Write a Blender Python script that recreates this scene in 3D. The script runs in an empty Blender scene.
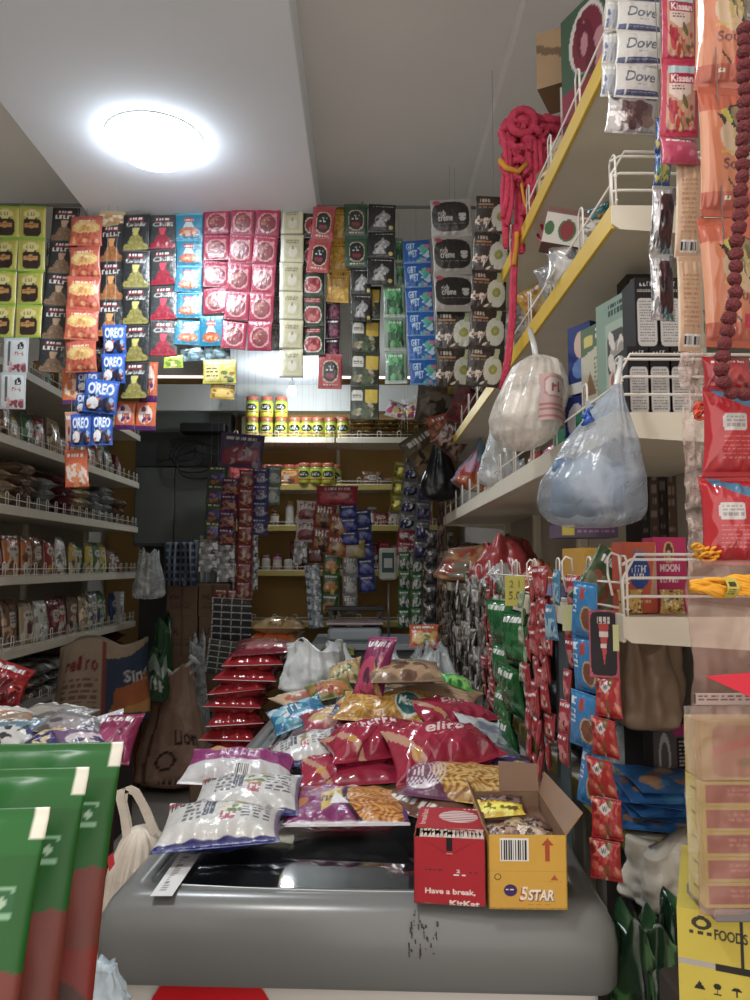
import bpy, math, random
import numpy as np
from mathutils import Vector, Matrix, Euler
PI = math.pi
S = bpy.context.scene
COL = S.collection
# ------------------------------------------------------------------ camera
CAM_H = 1.35
PITCH = math.radians(4.9)
YAW = math.radians(-0.75)
FPX = 760.0
cam = bpy.data.cameras.new('camera')
cam.sensor_fit = 'VERTICAL'
cam.sensor_height = 36.0
cam.lens = FPX / 1000.0 * 36.0
cam.clip_start = 0.03
camo = bpy.data.objects.new('camera', cam)
camo.location = (0, 0, CAM_H)
camo.rotation_euler = (PI / 2 + PITCH, 0, YAW)
COL.objects.link(camo)
S.camera = camo
CR = camo.rotation_euler.to_matrix()
def at(px, py, Y):
    """world point seen at pixel (px, py) on the vertical plane y = Y"""
    d = CR @ Vector(((px - 375.0) / FPX, (500.0 - py) / FPX, -1.0))
    t = Y / d.y
    return Vector((d.x * t, Y, CAM_H + d.z * t))
def pxm(Y):
    """metres per pixel at depth Y"""
    return Y / FPX
# ------------------------------------------------------------------ view, world, lights
S.view_settings.view_transform = 'Standard'
S.view_settings.look = 'None'
S.view_settings.exposure = 0.12
S.view_settings.gamma = 1.0
S.view_settings.use_curve_mapping = False
W = bpy.data.worlds.new('daylight')
S.world = W
W.use_nodes = True
bg = W.node_tree.nodes['Background']
bg.inputs[0].default_value = (1.0, 0.9, 0.84, 1)
bg.inputs[1].default_value = 1.75
def area_light(name, loc, power, size, color, rot=(0, 0, 0), shape='DISK', size_y=None, spread=None):
    l = bpy.data.lights.new(name, 'AREA')
    l.shape = shape; l.size = size
    if size_y: l.size_y = size_y
    if spread: l.spread = spread
    l.energy = power; l.color = color
    o = bpy.data.objects.new(name, l)
    o.location = loc; o.rotation_euler = rot
    COL.objects.link(o)
    return o
CEIL = 2.66
LAMP = at(155, 143, 2.25); LAMP.z = CEIL
area_light('lamp_light', (LAMP.x, LAMP.y, CEIL - 0.085), 11, 0.2, (0.86, 0.94, 1.0))
FILL_LAMP = Vector((-0.45, 0.45, CEIL))
area_light('front_fill_light', (FILL_LAMP.x, FILL_LAMP.y, CEIL - 0.085), 11, 0.2, (1.0, 0.96, 0.9))  # fill lamp added out of view to brighten the ceiling and near goods
LAMP_B = at(292, 391, 4.95)
_l = bpy.data.lights.new('back_lamp_light', 'POINT'); _l.energy = 10; _l.color = (0.9, 0.96, 1.0); _l.shadow_soft_size = 0.035
_o = bpy.data.objects.new('back_lamp_light', _l); _o.location = LAMP_B + Vector((0, 0, -.075)); COL.objects.link(_o)
# ------------------------------------------------------------------ materials
def lin(c):
    r = []
    for v in c[:3]:
        v = v / 255.0
        r.append(v / 12.92 if v <= 0.04045 else ((v + 0.055) / 1.055) ** 2.4)
    return tuple(r)
MATS = {}
def mat(name, rgb=None, rough=0.5, metal=0.0, spec=0.5, noise=0.0, nscale=8.0, bump=0.0, bscale=40.0,
        emit=None, estr=0.0, alpha=1.0, coat=0.0, vcol=False, alpha_var=0.0):
    if name in MATS: return MATS[name]
    m = bpy.data.materials.new(name); m.use_nodes = True
    nt = m.node_tree; N = nt.nodes; L = nt.links
    b = N['Principled BSDF']
    b.inputs['Roughness'].default_value = rough
    b.inputs['Metallic'].default_value = metal
    b.inputs['Specular IOR Level'].default_value = spec
    b.inputs['Coat Weight'].default_value = coat
    tc = N.new('ShaderNodeTexCoord')
    src = None
    if vcol:
        a = N.new('ShaderNodeAttribute'); a.attribute_name = 'print'
        src = a.outputs['Color']
    else:
        b.inputs['Base Color'].default_value = (*lin(rgb), 1)
    if noise > 0:
        n = N.new('ShaderNodeTexNoise'); n.inputs['Scale'].default_value = nscale
        n.inputs['Detail'].default_value = 4
        L.new(tc.outputs['Object'], n.inputs['Vector'])
        mr = N.new('ShaderNodeMapRange')
        mr.inputs['From Min'].default_value = 0.3; mr.inputs['From Max'].default_value = 0.7
        mr.inputs['To Min'].default_value = 1 - noise; mr.inputs['To Max'].default_value = 1 + noise * 0.5
        L.new(n.outputs['Fac'], mr.inputs['Value'])
        mx = N.new('ShaderNodeMix'); mx.data_type = 'RGBA'; mx.blend_type = 'MULTIPLY'
        mx.inputs['Factor'].default_value = 1
        if src: L.new(src, mx.inputs[6])
        else: mx.inputs[6].default_value = (*lin(rgb), 1)
        L.new(mr.outputs['Result'], mx.inputs[7])
        src = mx.outputs[2]
    if src: L.new(src, b.inputs['Base Color'])
    if bump > 0:
        n2 = N.new('ShaderNodeTexNoise'); n2.inputs['Scale'].default_value = bscale
        n2.inputs['Detail'].default_value = 3
        L.new(tc.outputs['Object'], n2.inputs['Vector'])
        bp = N.new('ShaderNodeBump'); bp.inputs['Strength'].default_value = bump
        bp.inputs['Distance'].default_value = 0.01
        L.new(n2.outputs['Fac'], bp.inputs['Height'])
        L.new(bp.outputs['Normal'], b.inputs['Normal'])
    if emit:
        b.inputs['Emission Color'].default_value = (*lin(emit), 1)
        b.inputs['Emission Strength'].default_value = estr
    if alpha < 1:
        if alpha_var > 0:
            n3 = N.new('ShaderNodeTexNoise'); n3.inputs['Scale'].default_value = bscale * 0.5
            n3.inputs['Detail'].default_value = 4; n3.inputs['Distortion'].default_value = 1.5
            L.new(tc.outputs['Object'], n3.inputs['Vector'])
            m3 = N.new('ShaderNodeMapRange')
            m3.inputs['From Min'].default_value = 0.35; m3.inputs['From Max'].default_value = 0.65
            m3.inputs['To Min'].default_value = max(0, alpha - alpha_var)
            m3.inputs['To Max'].default_value = min(1, alpha + alpha_var)
            L.new(n3.outputs['Fac'], m3.inputs['Value'])
            L.new(m3.outputs['Result'], b.inputs['Alpha'])
        else:
            b.inputs['Alpha'].default_value = alpha
    MATS[name] = m
    return m
FOIL = mat('printed_foil', rough=0.3, spec=0.6, vcol=True, bump=0.25, bscale=60)
FOILM = mat('metallic_foil', rough=0.28, metal=0.55, vcol=True, bump=0.35, bscale=50)
CARD = mat('printed_card', rough=0.6, spec=0.3, vcol=True, noise=0.06, nscale=20)
WOVEN = mat('woven_sack', rough=0.7, spec=0.3, vcol=True, noise=0.15, nscale=14, bump=0.3, bscale=120)
GLOSS = mat('glossy_film', rough=0.16, spec=0.7, vcol=True, bump=0.12, bscale=25)
M_CEIL = mat('ceiling_paint', (236, 243, 250), rough=0.85, spec=0.2, noise=0.03, nscale=3)
M_CEILR = mat('ceiling_paint_side', (232, 232, 230), rough=0.85, spec=0.2, noise=0.03, nscale=3)
M_WALL = mat('wall_paint', (190, 184, 174), rough=0.8, noise=0.06, nscale=3)
M_WALLY = mat('wall_back_yellow', (168, 134, 78), rough=0.8, noise=0.1, nscale=4)
M_FLOOR = mat('floor_stone', (158, 150, 142), rough=0.45, noise=0.12, nscale=6)
M_WHITE = mat('white_board', (205, 208, 205), rough=0.6, noise=0.03)
M_SHELF = mat('shelf_cream_metal', (212, 204, 186), rough=0.45, noise=0.06, nscale=10)
M_SHELFY = mat('shelf_yellow_lip', (205, 170, 40), rough=0.4, noise=0.06, nscale=10)
M_WIRE = mat('wire_white', (225, 220, 212), rough=0.35)
M_BACKP = mat('rack_back_panel', (176, 168, 156), rough=0.55, noise=0.05, nscale=5)
M_CAB = mat('cabinet_grey', (92, 96, 92), rough=0.5, noise=0.06)
M_DARK = mat('dark_plastic', (22, 22, 24), rough=0.4)
M_STEEL = mat('brushed_steel', (150, 150, 152), rough=0.3, metal=0.8)
# ------------------------------------------------------------------ printing: small painted canvases
from mathutils import noise as mnoise
_TXT = {}
def text_tris(s, bold=0.0, shear=0.0):
    k = (s, bold, shear)
    if k in _TXT: return _TXT[k]
    c = bpy.data.curves.new('t', 'FONT'); c.body = s; c.offset = bold; c.shear = shear; c.size = 1.0
    c.resolution_u = 3
    o = bpy.data.objects.new('t', c); COL.objects.link(o)
    dg = bpy.context.evaluated_depsgraph_get(); dg.update()
    me = o.evaluated_get(dg).to_mesh()
    me.calc_loop_triangles()
    V = np.array([v.co[:2] for v in me.vertices]) if len(me.vertices) else np.zeros((0, 2))
    T = np.array([t.vertices[:] for t in me.loop_triangles], int)
    o.evaluated_get(dg).to_mesh_clear()
    bpy.data.objects.remove(o); bpy.data.curves.remove(c)
    if len(V):
        lo = V.min(0); hi = V.max(0)
        V = (V - lo) / (hi - lo)
    _TXT[k] = (V, T)
    return _TXT[k]
UNREAD = {'TOP', 'Gold', 'Masala', 'Garam', 'Haldi', 'Mixture', 'NO.1', 'Silk', 'Soft', 'N', 'Fizz', 'Jeera', 'Masti', 'Pure', 'Elaichi', 'Malt', 'Chini', 'P', 'Wafers', 'Fun', 'Marie', 'gold', 'Mango', 'Lite', 'TIGER', 'Pop', 'COSI', 'Fresh', 'Rice', 'Salt', 'Oil', 'Tea', 'Soap', 'Ok', 'Magic', 'STAR ', 'EAT', 'SUDHA', 'DIYA', 'INCENSE', 'Tonic', 'NO'}
class CV:
    """canvas: x right 0..1, y DOWN 0..1"""
    def __init__(s, w, h, c):
        s.w, s.h = w, h
        s.a = np.zeros((h, w, 3)); s.a[:] = c
        ys, xs = np.mgrid[0:h, 0:w]
        s.X = (xs + .5) / w; s.Y = (ys + .5) / h
    def put(s, m, c):
        m = np.clip(m, 0, 1)[..., None]
        s.a = s.a * (1 - m) + np.array(c, float) * m
        return s
    def rect(s, x0, y0, x1, y1, c):
        return s.put(((s.X >= x0) & (s.X < x1) & (s.Y >= y0) & (s.Y < y1)).astype(float), c)
    def ell(s, cx, cy, rx, ry, c, ring=None, rot=0):
        dx = s.X - cx; dy = s.Y - cy
        if rot:
            a = math.radians(rot); dx, dy = dx * math.cos(a) + dy * math.sin(a), -dx * math.sin(a) + dy * math.cos(a)
        r = np.sqrt((dx / rx) ** 2 + (dy / ry) ** 2)
        m = (r < 1).astype(float)
        if ring: m = ((r < 1) & (r > 1 - ring)).astype(float)
        return s.put(m, c)
    def poly(s, pts, c):
        m = np.zeros((s.h, s.w), bool); n = len(pts)
        for i in range(n):
            x0, y0 = pts[i]; x1, y1 = pts[(i + 1) % n]
            if y0 == y1: continue
            cond = ((s.Y >= min(y0, y1)) & (s.Y < max(y0, y1)) & (s.X < (x1 - x0) * (s.Y - y0) / (y1 - y0) + x0))
            m ^= cond
        return s.put(m.astype(float), c)
    def rrect(s, x0, y0, x1, y1, c, p=4):
        cx, cy = (x0 + x1) / 2, (y0 + y1) / 2
        m = (np.abs((s.X - cx) / ((x1 - x0) / 2)) ** p + np.abs((s.Y - cy) / ((y1 - y0) / 2)) ** p) < 1
        return s.put(m.astype(float), c)
    def grain(s, amt, seed=0, sx=1, sy=1):
        r = np.random.RandomState(seed)
        g = r.rand(s.h // sy + 2, s.w // sx + 2)
        g = np.repeat(np.repeat(g, sy, 0), sx, 1)[:s.h, :s.w]
        s.a = np.clip(s.a * (1 + amt * (g[..., None] - .5) * 2), 0, 255)
        return s
    def blobs(s, x0, y0, x1, y1, cols, n, r, seed=0, ry=None):
        R = random.Random(seed)
        for i in range(n):
            s.ell(R.uniform(x0, x1), R.uniform(y0, y1), r * R.uniform(.5, 1.3), (ry or r) * R.uniform(.5, 1.3),
                  R.choice(cols), rot=R.uniform(0, 180))
        return s
    def lines(s, x0, y0, x1, y1, n, c, seed=0, fill=.55):
        """rows of small print too small to read"""
        R = random.Random(seed); hh = (y1 - y0) / n
        for i in range(n):
            x = x0
            while x < x1:
                w = R.uniform(.02, .09)
                s.rect(x, y0 + i * hh, min(x + w, x1), y0 + (i + fill) * hh, c); x += w + R.uniform(.015, .04)
        return s
    def bars(s, x0, y0, x1, y1, n, c, seed=0):
        R = random.Random(seed); ww = (x1 - x0) / n
        for i in range(n):
            s.rect(x0 + i * ww, y0, x0 + i * ww + ww * R.uniform(.3, .8), y1, c)
        return s
    def barcode(s, x0, y0, x1, y1, n=9):
        s.rect(x0 - .02, y0 - .02, x1 + .02, y1 + .02, (235, 235, 230))
        return s.bars(x0, y0, x1, y1, n, (30, 30, 35), 3)
    def text(s, t, x0, y0, x1, y1, c, bold=0.0, shear=0.0, vert=False):
        if t in UNREAD:      # lettering too small to read in the photo: plain strokes of the same size
            R = random.Random(len(t) * 7 + ord(t[0])); n = max(2, len(t))
            for i in range(n):
                if vert: a, b = y1 - (i + .1) * (y1 - y0) / n, y1 - (i + .8) * (y1 - y0) / n; s.rect(x0, b, x1, b + (a - b) * .35, c); s.rect(x0 + (x1 - x0) * R.choice((0, .4, .8)), b, x0 + (x1 - x0) * R.choice((.3, .6, 1)), a, c)
                else:
                    a, b = x0 + (i + .1) * (x1 - x0) / n, x0 + (i + .8) * (x1 - x0) / n; q = R.choice((0, .4, .8)); s.rect(a, y0 + (y1 - y0) * R.choice((0, 0, .3)), a + (b - a) * .4, y1, c); s.rect(a, y0 + (y1 - y0) * q * .9, b, y0 + (y1 - y0) * (q * .9 + .22), c)
            return s
        V, T = text_tris(t, bold, shear)
        if not len(V): return s
        SS = 2
        W, H = s.w * SS, s.h * SS
        if vert:
            P = np.stack([(x0 + V[:, 1] * 0 + (1 - V[:, 1]) * 0 + (V[:, 1]) * 0), V[:, 0]], 1)
            P = np.stack([x0 + (1 - V[:, 1]) * (x1 - x0), y1 - V[:, 0] * (y1 - y0)], 1)
        else:
            P = np.stack([x0 + V[:, 0] * (x1 - x0), y1 - V[:, 1] * (y1 - y0)], 1)
        P = P * [W, H]
        M = np.zeros((H, W), bool)
        for a, b, d in T:
            q = P[[a, b, d]]
            lx, ly = np.floor(q.min(0)).astype(int); hx, hy = np.ceil(q.max(0)).astype(int) + 1
            lx, ly = max(lx, 0), max(ly, 0); hx, hy = min(hx, W), min(hy, H)
            if hx <= lx or hy <= ly: continue
            gy, gx = np.mgrid[ly:hy, lx:hx]; gx = gx + .5; gy = gy + .5
            def e(p, r): return (gx - p[0]) * (r[1] - p[1]) - (gy - p[1]) * (r[0] - p[0])
            e0, e1, e2 = e(q[0], q[1]), e(q[1], q[2]), e(q[2], q[0])
            M[ly:hy, lx:hx] |= ((e0 >= 0) & (e1 >= 0) & (e2 >= 0)) | ((e0 <= 0) & (e1 <= 0) & (e2 <= 0))
        m = M.reshape(s.h, SS, s.w, SS).mean((1, 3))
        return s.put(m, c)
def srgb2lin(a):
    a = np.clip(a, 0, 255) / 255.0
    g = (a * [.3, .55, .15]).sum(-1, keepdims=True); a = (g + (a - g) * .76) * .93  # greys and dims every print: veiling glare haze put into the colour
    return np.where(a <= 0.04045, a / 12.92, ((a + 0.055) / 1.055) ** 2.4)
# ------------------------------------------------------------------ mesh helpers
def new_mesh(name, V, F, m, colors=None, smooth=True, mats=None, midx=None):
    me = bpy.data.meshes.new(name)
    me.from_pydata([tuple(map(float, v)) for v in V], [], [tuple(int(i) for i in f) for f in F])
    for mm in (mats or [m]): me.materials.append(mm)
    if midx is not None: me.polygons.foreach_set('material_index', list(midx))
    if smooth: me.polygons.foreach_set('use_smooth', [True] * len(me.polygons))
    if colors is not None:
        ca = me.color_attributes.new('print', 'FLOAT_COLOR', 'POINT')
        c4 = np.ones((len(V), 4), np.float32); c4[:, :3] = srgb2lin(np.asarray(colors, float))
        ca.data.foreach_set('color', c4.ravel())
    me.update()
    return me
def ob(name, me, parent=None, loc=(0, 0, 0), rot=(0, 0, 0), scale=(1, 1, 1)):
    o = bpy.data.objects.new(name, me); COL.objects.link(o)
    if parent is not None: o.parent = parent
    o.location = loc; o.rotation_euler = rot; o.scale = scale
    return o
LABELS = {}
def tag(o, label, cat, group=None):
    if label in LABELS and not (group and LABELS[label] == group): print('DUPLICATE LABEL', label)
    LABELS[label] = group
    n = len(label.split())
    if n < 4 or n > 16: print('LABEL LENGTH', n, label)
    o['label'] = label; o['category'] = cat
    if group: o['group'] = group
    return o
def thing(name, label, cat, loc=(0, 0, 0), rot=(0, 0, 0), group=None):
    o = bpy.data.objects.new(name, None); COL.objects.link(o)
    o.empty_display_size = 0.05
    o.location = loc; o.rotation_euler = rot
    return tag(o, label, cat, group)
def struct(o):
    o['kind'] = 'structure'; return o
class MB:
    """collects shapes into one mesh"""
    def __init__(s): s.V = []; s.F = []; s.C = []; s.col = (200, 200, 200); s.M = []; s.mi = 0
    def add(s, V, F, c=None):
        n = len(s.V); s.V += [tuple(v) for v in V]; s.F += [tuple(i + n for i in f) for f in F]
        s.C += [c or s.col] * len(V); s.M += [s.mi] * len(F); return s
    def box(s, x0, y0, z0, x1, y1, z1, c=None, b=0.0, M=None):
        if b > 0:
            V = []
            for zz, ins in ((z0, b), (z0 + b, 0), (z1 - b, 0), (z1, b)):
                for (x, y) in ((x0 + b, y0 + 0), (x1 - b, y0), (x1, y0 + b), (x1, y1 - b), (x1 - b, y1), (x0 + b, y1), (x0, y1 - b), (x0, y0 + b)):
                    cx, cy = (x0 + x1) / 2, (y0 + y1) / 2
                    V.append((x + (math.copysign(ins, cx - x)), y + (math.copysign(ins, cy - y)), zz))
            F = [tuple(range(7, -1, -1)), tuple(range(24, 32))]
            for k in range(3):
                for i in range(8):
                    j = (i + 1) % 8
                    F.append((k * 8 + i, k * 8 + j, k * 8 + 8 + j, k * 8 + 8 + i))
        else:
            V = [(x0, y0, z0), (x1, y0, z0), (x1, y1, z0), (x0, y1, z0), (x0, y0, z1), (x1, y0, z1), (x1, y1, z1), (x0, y1, z1)]
            F = [(3, 2, 1, 0), (4, 5, 6, 7), (0, 1, 5, 4), (1, 2, 6, 5), (2, 3, 7, 6), (3, 0, 4, 7)]
        if M is not None: V = [tuple(M @ Vector(v)) for v in V]
        return s.add(V, F, c)
    def tube(s, pts, r, n=6, c=None, closed=False, rf=None):
        P = [Vector(p) for p in pts]; V = []; F = []; m = len(P)
        up = Vector((0.13, 0.21, 0.97)).normalized()
        for i, p in enumerate(P):
            if closed: d = P[(i + 1) % m] - P[i - 1]
            else: d = P[min(i + 1, m - 1)] - P[max(i - 1, 0)]
            if d.length < 1e-9: d = Vector((0, 0, 1))
            d.normalize()
            a = d.cross(up)
            if a.length < 0.05: a = d.cross(Vector((1, 0, 0)))
            a.normalize(); b = d.cross(a)
            rr = r if rf is None else rf(i / max(1, m - 1)) * r
            for k in range(n):
                t = 2 * PI * k / n
                V.append(tuple(p + a * (math.cos(t) * rr) + b * (math.sin(t) * rr)))
        for i in range(m if closed else m - 1):
            j = (i + 1) % m
            for k in range(n):
                l = (k + 1) % n
                F.append((i * n + k, i * n + l, j * n + l, j * n + k))
        if not closed:
            F.append(tuple(range(n - 1, -1, -1))); F.append(tuple((m - 1) * n + k for k in range(n)))
        return s.add(V, F, c)
    def lathe(s, prof, n=14, c=None, cols=None, loc=(0, 0, 0)):
        V = []; F = []; base = len(s.V)
        for (r, z) in prof:
            for k in range(n):
                t = 2 * PI * k / n; V.append((loc[0] + r * math.cos(t), loc[1] + r * math.sin(t), loc[2] + z))
        for i in range(len(prof) - 1):
            for k in range(n):
                l = (k + 1) % n; F.append((i * n + k, i * n + l, i * n + n + l, i * n + n + k))
        F.append(tuple(range(n - 1, -1, -1))); F.append(tuple((len(prof) - 1) * n + k for k in range(n)))
        s.add(V, F, c)
        if cols:
            for i, cc in enumerate(cols):
                for k in range(n): s.C[base + i * n + k] = cc
        return s
    def mesh(s, name, m, smooth=False, vcol=False, mats=None):
        return new_mesh(name, s.V, s.F, m, s.C if vcol else None, smooth, mats, s.M if mats else None)
def grid_faces(nx, ny, off=0, flip=False):
    i = np.arange(ny)[:, None]; j = np.arange(nx)[None, :]
    a = off + i * (nx + 1) + j
    F = np.stack([a, a + 1, a + nx + 2, a + nx + 1], -1).reshape(-1, 4)
    return F[:, ::-1] if flip else F
def sample(cv, U, Vd):
    """U right 0..1, Vd down 0..1"""
    xi = np.clip((U * cv.w).astype(int), 0, cv.w - 1); yi = np.clip((Vd * cv.h).astype(int), 0, cv.h - 1)
    return cv.a[yi, xi]
def pouch(name, w, h, d, cv, m=None, seed=0, wr=1.0, back=None, seal=0.07, bend=0.0, side_seal=False, res=None, crimp=True, sag=0.0):
    """a filled sachet or packet: width w (x), height h (z), thickness d (y), front faces -y, centred"""
    m = m or FOIL
    nx, ny = res or (cv.w, cv.h)
    nx = max(4, nx); ny = max(6, ny)
    r = np.random.RandomState(seed)
    u = np.linspace(-1, 1, nx + 1)[None, :]; v = np.linspace(-1, 1, ny + 1)[:, None]
    U = np.repeat(u, ny + 1, 0); Vv = np.repeat(v, nx + 1, 1)
    inner = np.clip((1 - seal * 2 - np.abs(Vv) * 1.0) / (1 - seal * 2), 0, 1)
    su = np.clip(1 - np.abs(U) ** (4 if side_seal else 2.6), 0, 1)
    sv = np.clip(1 - (np.abs(Vv) / (1 - seal * 1.6)) ** 3.0, 0, 1)
    if sag: sv = sv * (1 - sag * Vv)
    T = (su ** 0.6) * (sv ** 0.6)
    wrk = np.zeros_like(T)
    for k in range(7):
        fx, fy = r.uniform(-9, 9), r.uniform(-6, 6); ph = r.uniform(0, 6.28)
        wrk += (1 - np.abs(np.sin(fx * U + fy * Vv + ph))) * r.uniform(.2, 1)
    wrk = wrk / 7 - .35
    edge = np.exp(-((1 - np.abs(Vv)) / .35) ** 2) * (T > 0)
    crk = np.sin(U * r.uniform(9, 14) + r.uniform(0, 6)) * edge + np.sin(U * r.uniform(17, 23) + r.uniform(0, 6)) * edge * .6
    Tf = T * d / 2 + (wrk * .16 + crk * .07) * d * wr * np.clip(T * 2, 0, 1)
    X = U * w / 2 * (1 - .05 * np.clip(sv, 0, 1) * (d / max(w, 1e-6)) * 4)
    Z = Vv * h / 2
    if crimp:
        X = X + 0.0
    By = bend * (Vv ** 2) * h + (r.uniform(-1, 1) * .5 * U * Vv + r.uniform(-1, 1) * .4 * Vv) * d * .3 * wr
    front = np.stack([X, -Tf + By - .0004, Z], -1).reshape(-1, 3)
    bk = np.stack([X, Tf * .85 + By + .0004, Z], -1).reshape(-1, 3)
    Uf = (U + 1) / 2; Vf = 1 - (Vv + 1) / 2
    cf = sample(cv, Uf, Vf).reshape(-1, 3)
    if back is None:
        bcol = np.median(cv.a.reshape(-1, 3), 0)
        cb = np.repeat(bcol[None], len(bk), 0)
    elif isinstance(back, CV): cb = sample(back, 1 - Uf, Vf).reshape(-1, 3)
    else: cb = np.repeat(np.array(back, float)[None], len(bk), 0)
    n = len(front)
    F = [grid_faces(nx, ny), grid_faces(nx, ny, n, True)]
    # stitch the rim
    idx = np.arange(n).reshape(ny + 1, nx + 1)
    rim = np.concatenate([idx[0, :], idx[1:, -1], idx[-1, -2::-1], idx[-2:0:-1, 0]])
    nr = np.roll(rim, -1)
    F.append(np.stack([nr, rim, rim + n, nr + n], -1))
    return new_mesh(name, np.concatenate([front, bk]), np.concatenate(F), m, np.concatenate([cf, cb]), True)
def card(name, w, h, cv, t=0.001, m=None, bend=0.0, holes=None):
    return pouch(name, w, h, t, cv, m or CARD, wr=0, seal=0.0, bend=bend)
def boxm(name, w, d, h, front=None, top=None, side=None, left=None, base=(200, 200, 200), m=None):
    """carton: x width, y depth, z height, origin at the centre of its base; faces printed by canvases"""
    mb = MB(); V = []; F = []; C = []
    def face(o, ex, ez, cv):
        nonlocal V, F, C
        if cv is None: nx = ny = 1
        else: nx, ny = cv.w, cv.h
        n = len(V)
        gx = np.linspace(0, 1, nx + 1); gz = np.linspace(0, 1, ny + 1)
        for z in gz:
            for x in gx: V.append(tuple(np.array(o) + np.array(ex) * x + np.array(ez) * z))
        if cv is None: C += [base] * 4
        else:
            G, H = np.meshgrid(gx, gz); C += [tuple(q) for q in sample(cv, G, 1 - H).reshape(-1, 3)]
        F += [tuple(f) for f in grid_faces(nx, ny, n)]
    x, y = w / 2, d / 2
    face((-x, -y, 0), (w, 0, 0), (0, 0, h), front)
    face((x, -y, 0), (0, d, 0), (0, 0, h), side)
    face((x, y, 0), (-w, 0, 0), (0, 0, h), None)
    face((-x, y, 0), (0, -d, 0), (0, 0, h), left)
    face((-x, -y, h), (w, 0, 0), (0, d, 0), top)
    face((-x, y, 0), (w, 0, 0), (0, -d, 0), None)
    return new_mesh(name, V, F, m or CARD, C, False)
def soft(name, w, d, h, m, seed=0, neck=0.25, fold=0.12, nz=26, na=48, cv=None, base=(200, 200, 200), tip=0.06, bulge=1.0, lean=(0, 0), flat=3.0, lump=1.0):
    """soft bag: full at the bottom, gathered to a neck at the top; origin at the base centre"""
    r = np.random.RandomState(seed)
    V = []; C = []; F = []
    ph = r.uniform(0, 6.28, 8); fr = r.randint(3, 15, 8)
    for i in range(nz + 1):
        t = i / nz
        if t < 0.12: rad = math.sqrt(max(0, 1 - ((0.12 - t) / 0.12) ** 2)) * .94 + .02
        else:
            q = (t - .12) / .88
            rad = (1 - q ** 1.8) * (1 - tip) + tip if neck is None else (1 - (1 - neck) * (3 * q * q - 2 * q ** 3))
        for k in range(na):
            a = 2 * PI * k / na
            f = 0
            for j in range(8): f += math.sin(fr[j] * a + ph[j] + t * 2 * math.sin(ph[j])) / 8
            amp = fold * (0.35 + t * 1.3)
            ca, sa = math.cos(a), math.sin(a)
            sq = (abs(ca) ** flat + abs(sa) ** flat) ** (-1 / flat)
            nz_ = mnoise.noise(Vector((ca * 1.6 + seed, sa * 1.6, t * 3.0))) * .22 + mnoise.noise(Vector((ca * 4 + seed, sa * 4, t * 7.0))) * .09
            R = rad * (1 + lump * nz_ * (1 - .5 * t)) * (1 + amp * f * 1.8) * (1 + (sq - 1) * (1 - t) )
            x = R * ca * w / 2 + lean[0] * t * t; y = R * sa * d / 2 + lean[1] * t * t
            z = t * h * (1 + lump * .35 * t * mnoise.noise(Vector((ca * 1.3, sa * 1.3, seed * 1.7)))) + 0.03 * h * math.sin(3 * a + ph[0]) * (t > .1)
            V.append((x, y, z))
            if cv is not None and sa < 0.35:
                C.append(tuple(cv.a[int(np.clip((1 - t) * cv.h, 0, cv.h - 1)), int(np.clip((ca * .5 + .5) * cv.w, 0, cv.w - 1))]))
            else: C.append(base)
    for i in range(nz):
        for k in range(na):
            l = (k + 1) % na; F.append((i * na + k, i * na + l, (i + 1) * na + l, (i + 1) * na + k))
    F.append(tuple(range(na - 1, -1, -1)))
    F.append(tuple(nz * na + k for k in range(na)))
    return new_mesh(name, V, F, m, C, True)
def dup(o, parent=None):
    c = o.copy(); COL.objects.link(c); c.parent = parent
    for ch in list(o.children): dup(ch, c)
    return c
# ------------------------------------------------------------------ setting
def on_z(px, py, z):
    """world point seen at a pixel on the horizontal plane z"""
    d = CR @ Vector(((px - 375.0) / FPX, (500.0 - py) / FPX, -1.0))
    t = (z - CAM_H) / d.z
    return Vector((d.x * t, d.y * t, z))
def zat(py, Y): return at(365, py, Y).z
XL, XR, YB = -1.95, 0.70, 5.75
def slab(name, x0, y0, z0, x1, y1, z1, m, bev=0.0):
    mb = MB(); mb.box(x0, y0, z0, x1, y1, z1)
    o = struct(ob(name, mb.mesh(name, m)))
    if bev:
        b = o.modifiers.new('bevel', 'BEVEL'); b.width = bev; b.segments = 2
    return o
slab('floor', XL - .1, -1.6, -.05, XR + .1, YB + .1, 0, M_FLOOR)
slab('wall_left', XL - .1, -.3, 0, XL, YB, CEIL + .12, M_WALL)
slab('wall_light_block', XL - .1, -.4, 0, -.95, -.3, CEIL + .12, M_WALL)  # unseen wall, added to keep daylight off the left rack
slab('wall_right', XR, -.3, 0, XR + .1, YB, CEIL + .12, M_WALL)
slab('wall_back', XL - .1, YB, 0, XR + .1, YB + .1, CEIL + .12, M_WALLY)
slab('ceiling', XL - .1, -.3, CEIL + .14, XR + .1, YB, CEIL + .24, M_CEILR)
xa = on_z(0, 103, CEIL).x; xb = on_z(303, 103, CEIL).x; xc = on_z(496, 103, CEIL + .09).x
slab('trim_1', xa, -.3, CEIL, xb, YB, CEIL + .14, M_CEIL, .004)          # dropped centre panel
slab('trim_2', xc, -.3, CEIL + .09, XR, YB, CEIL + .14, M_CEILR, .004)      # dropped side panel
# white loft box over the back shelves
zb = zat(411, 5.45)
slab('wall_back_upper', at(150, 411, 5.45).x, 5.45, zb, at(433, 411, 5.45).x, YB, CEIL, M_WHITE)
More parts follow.
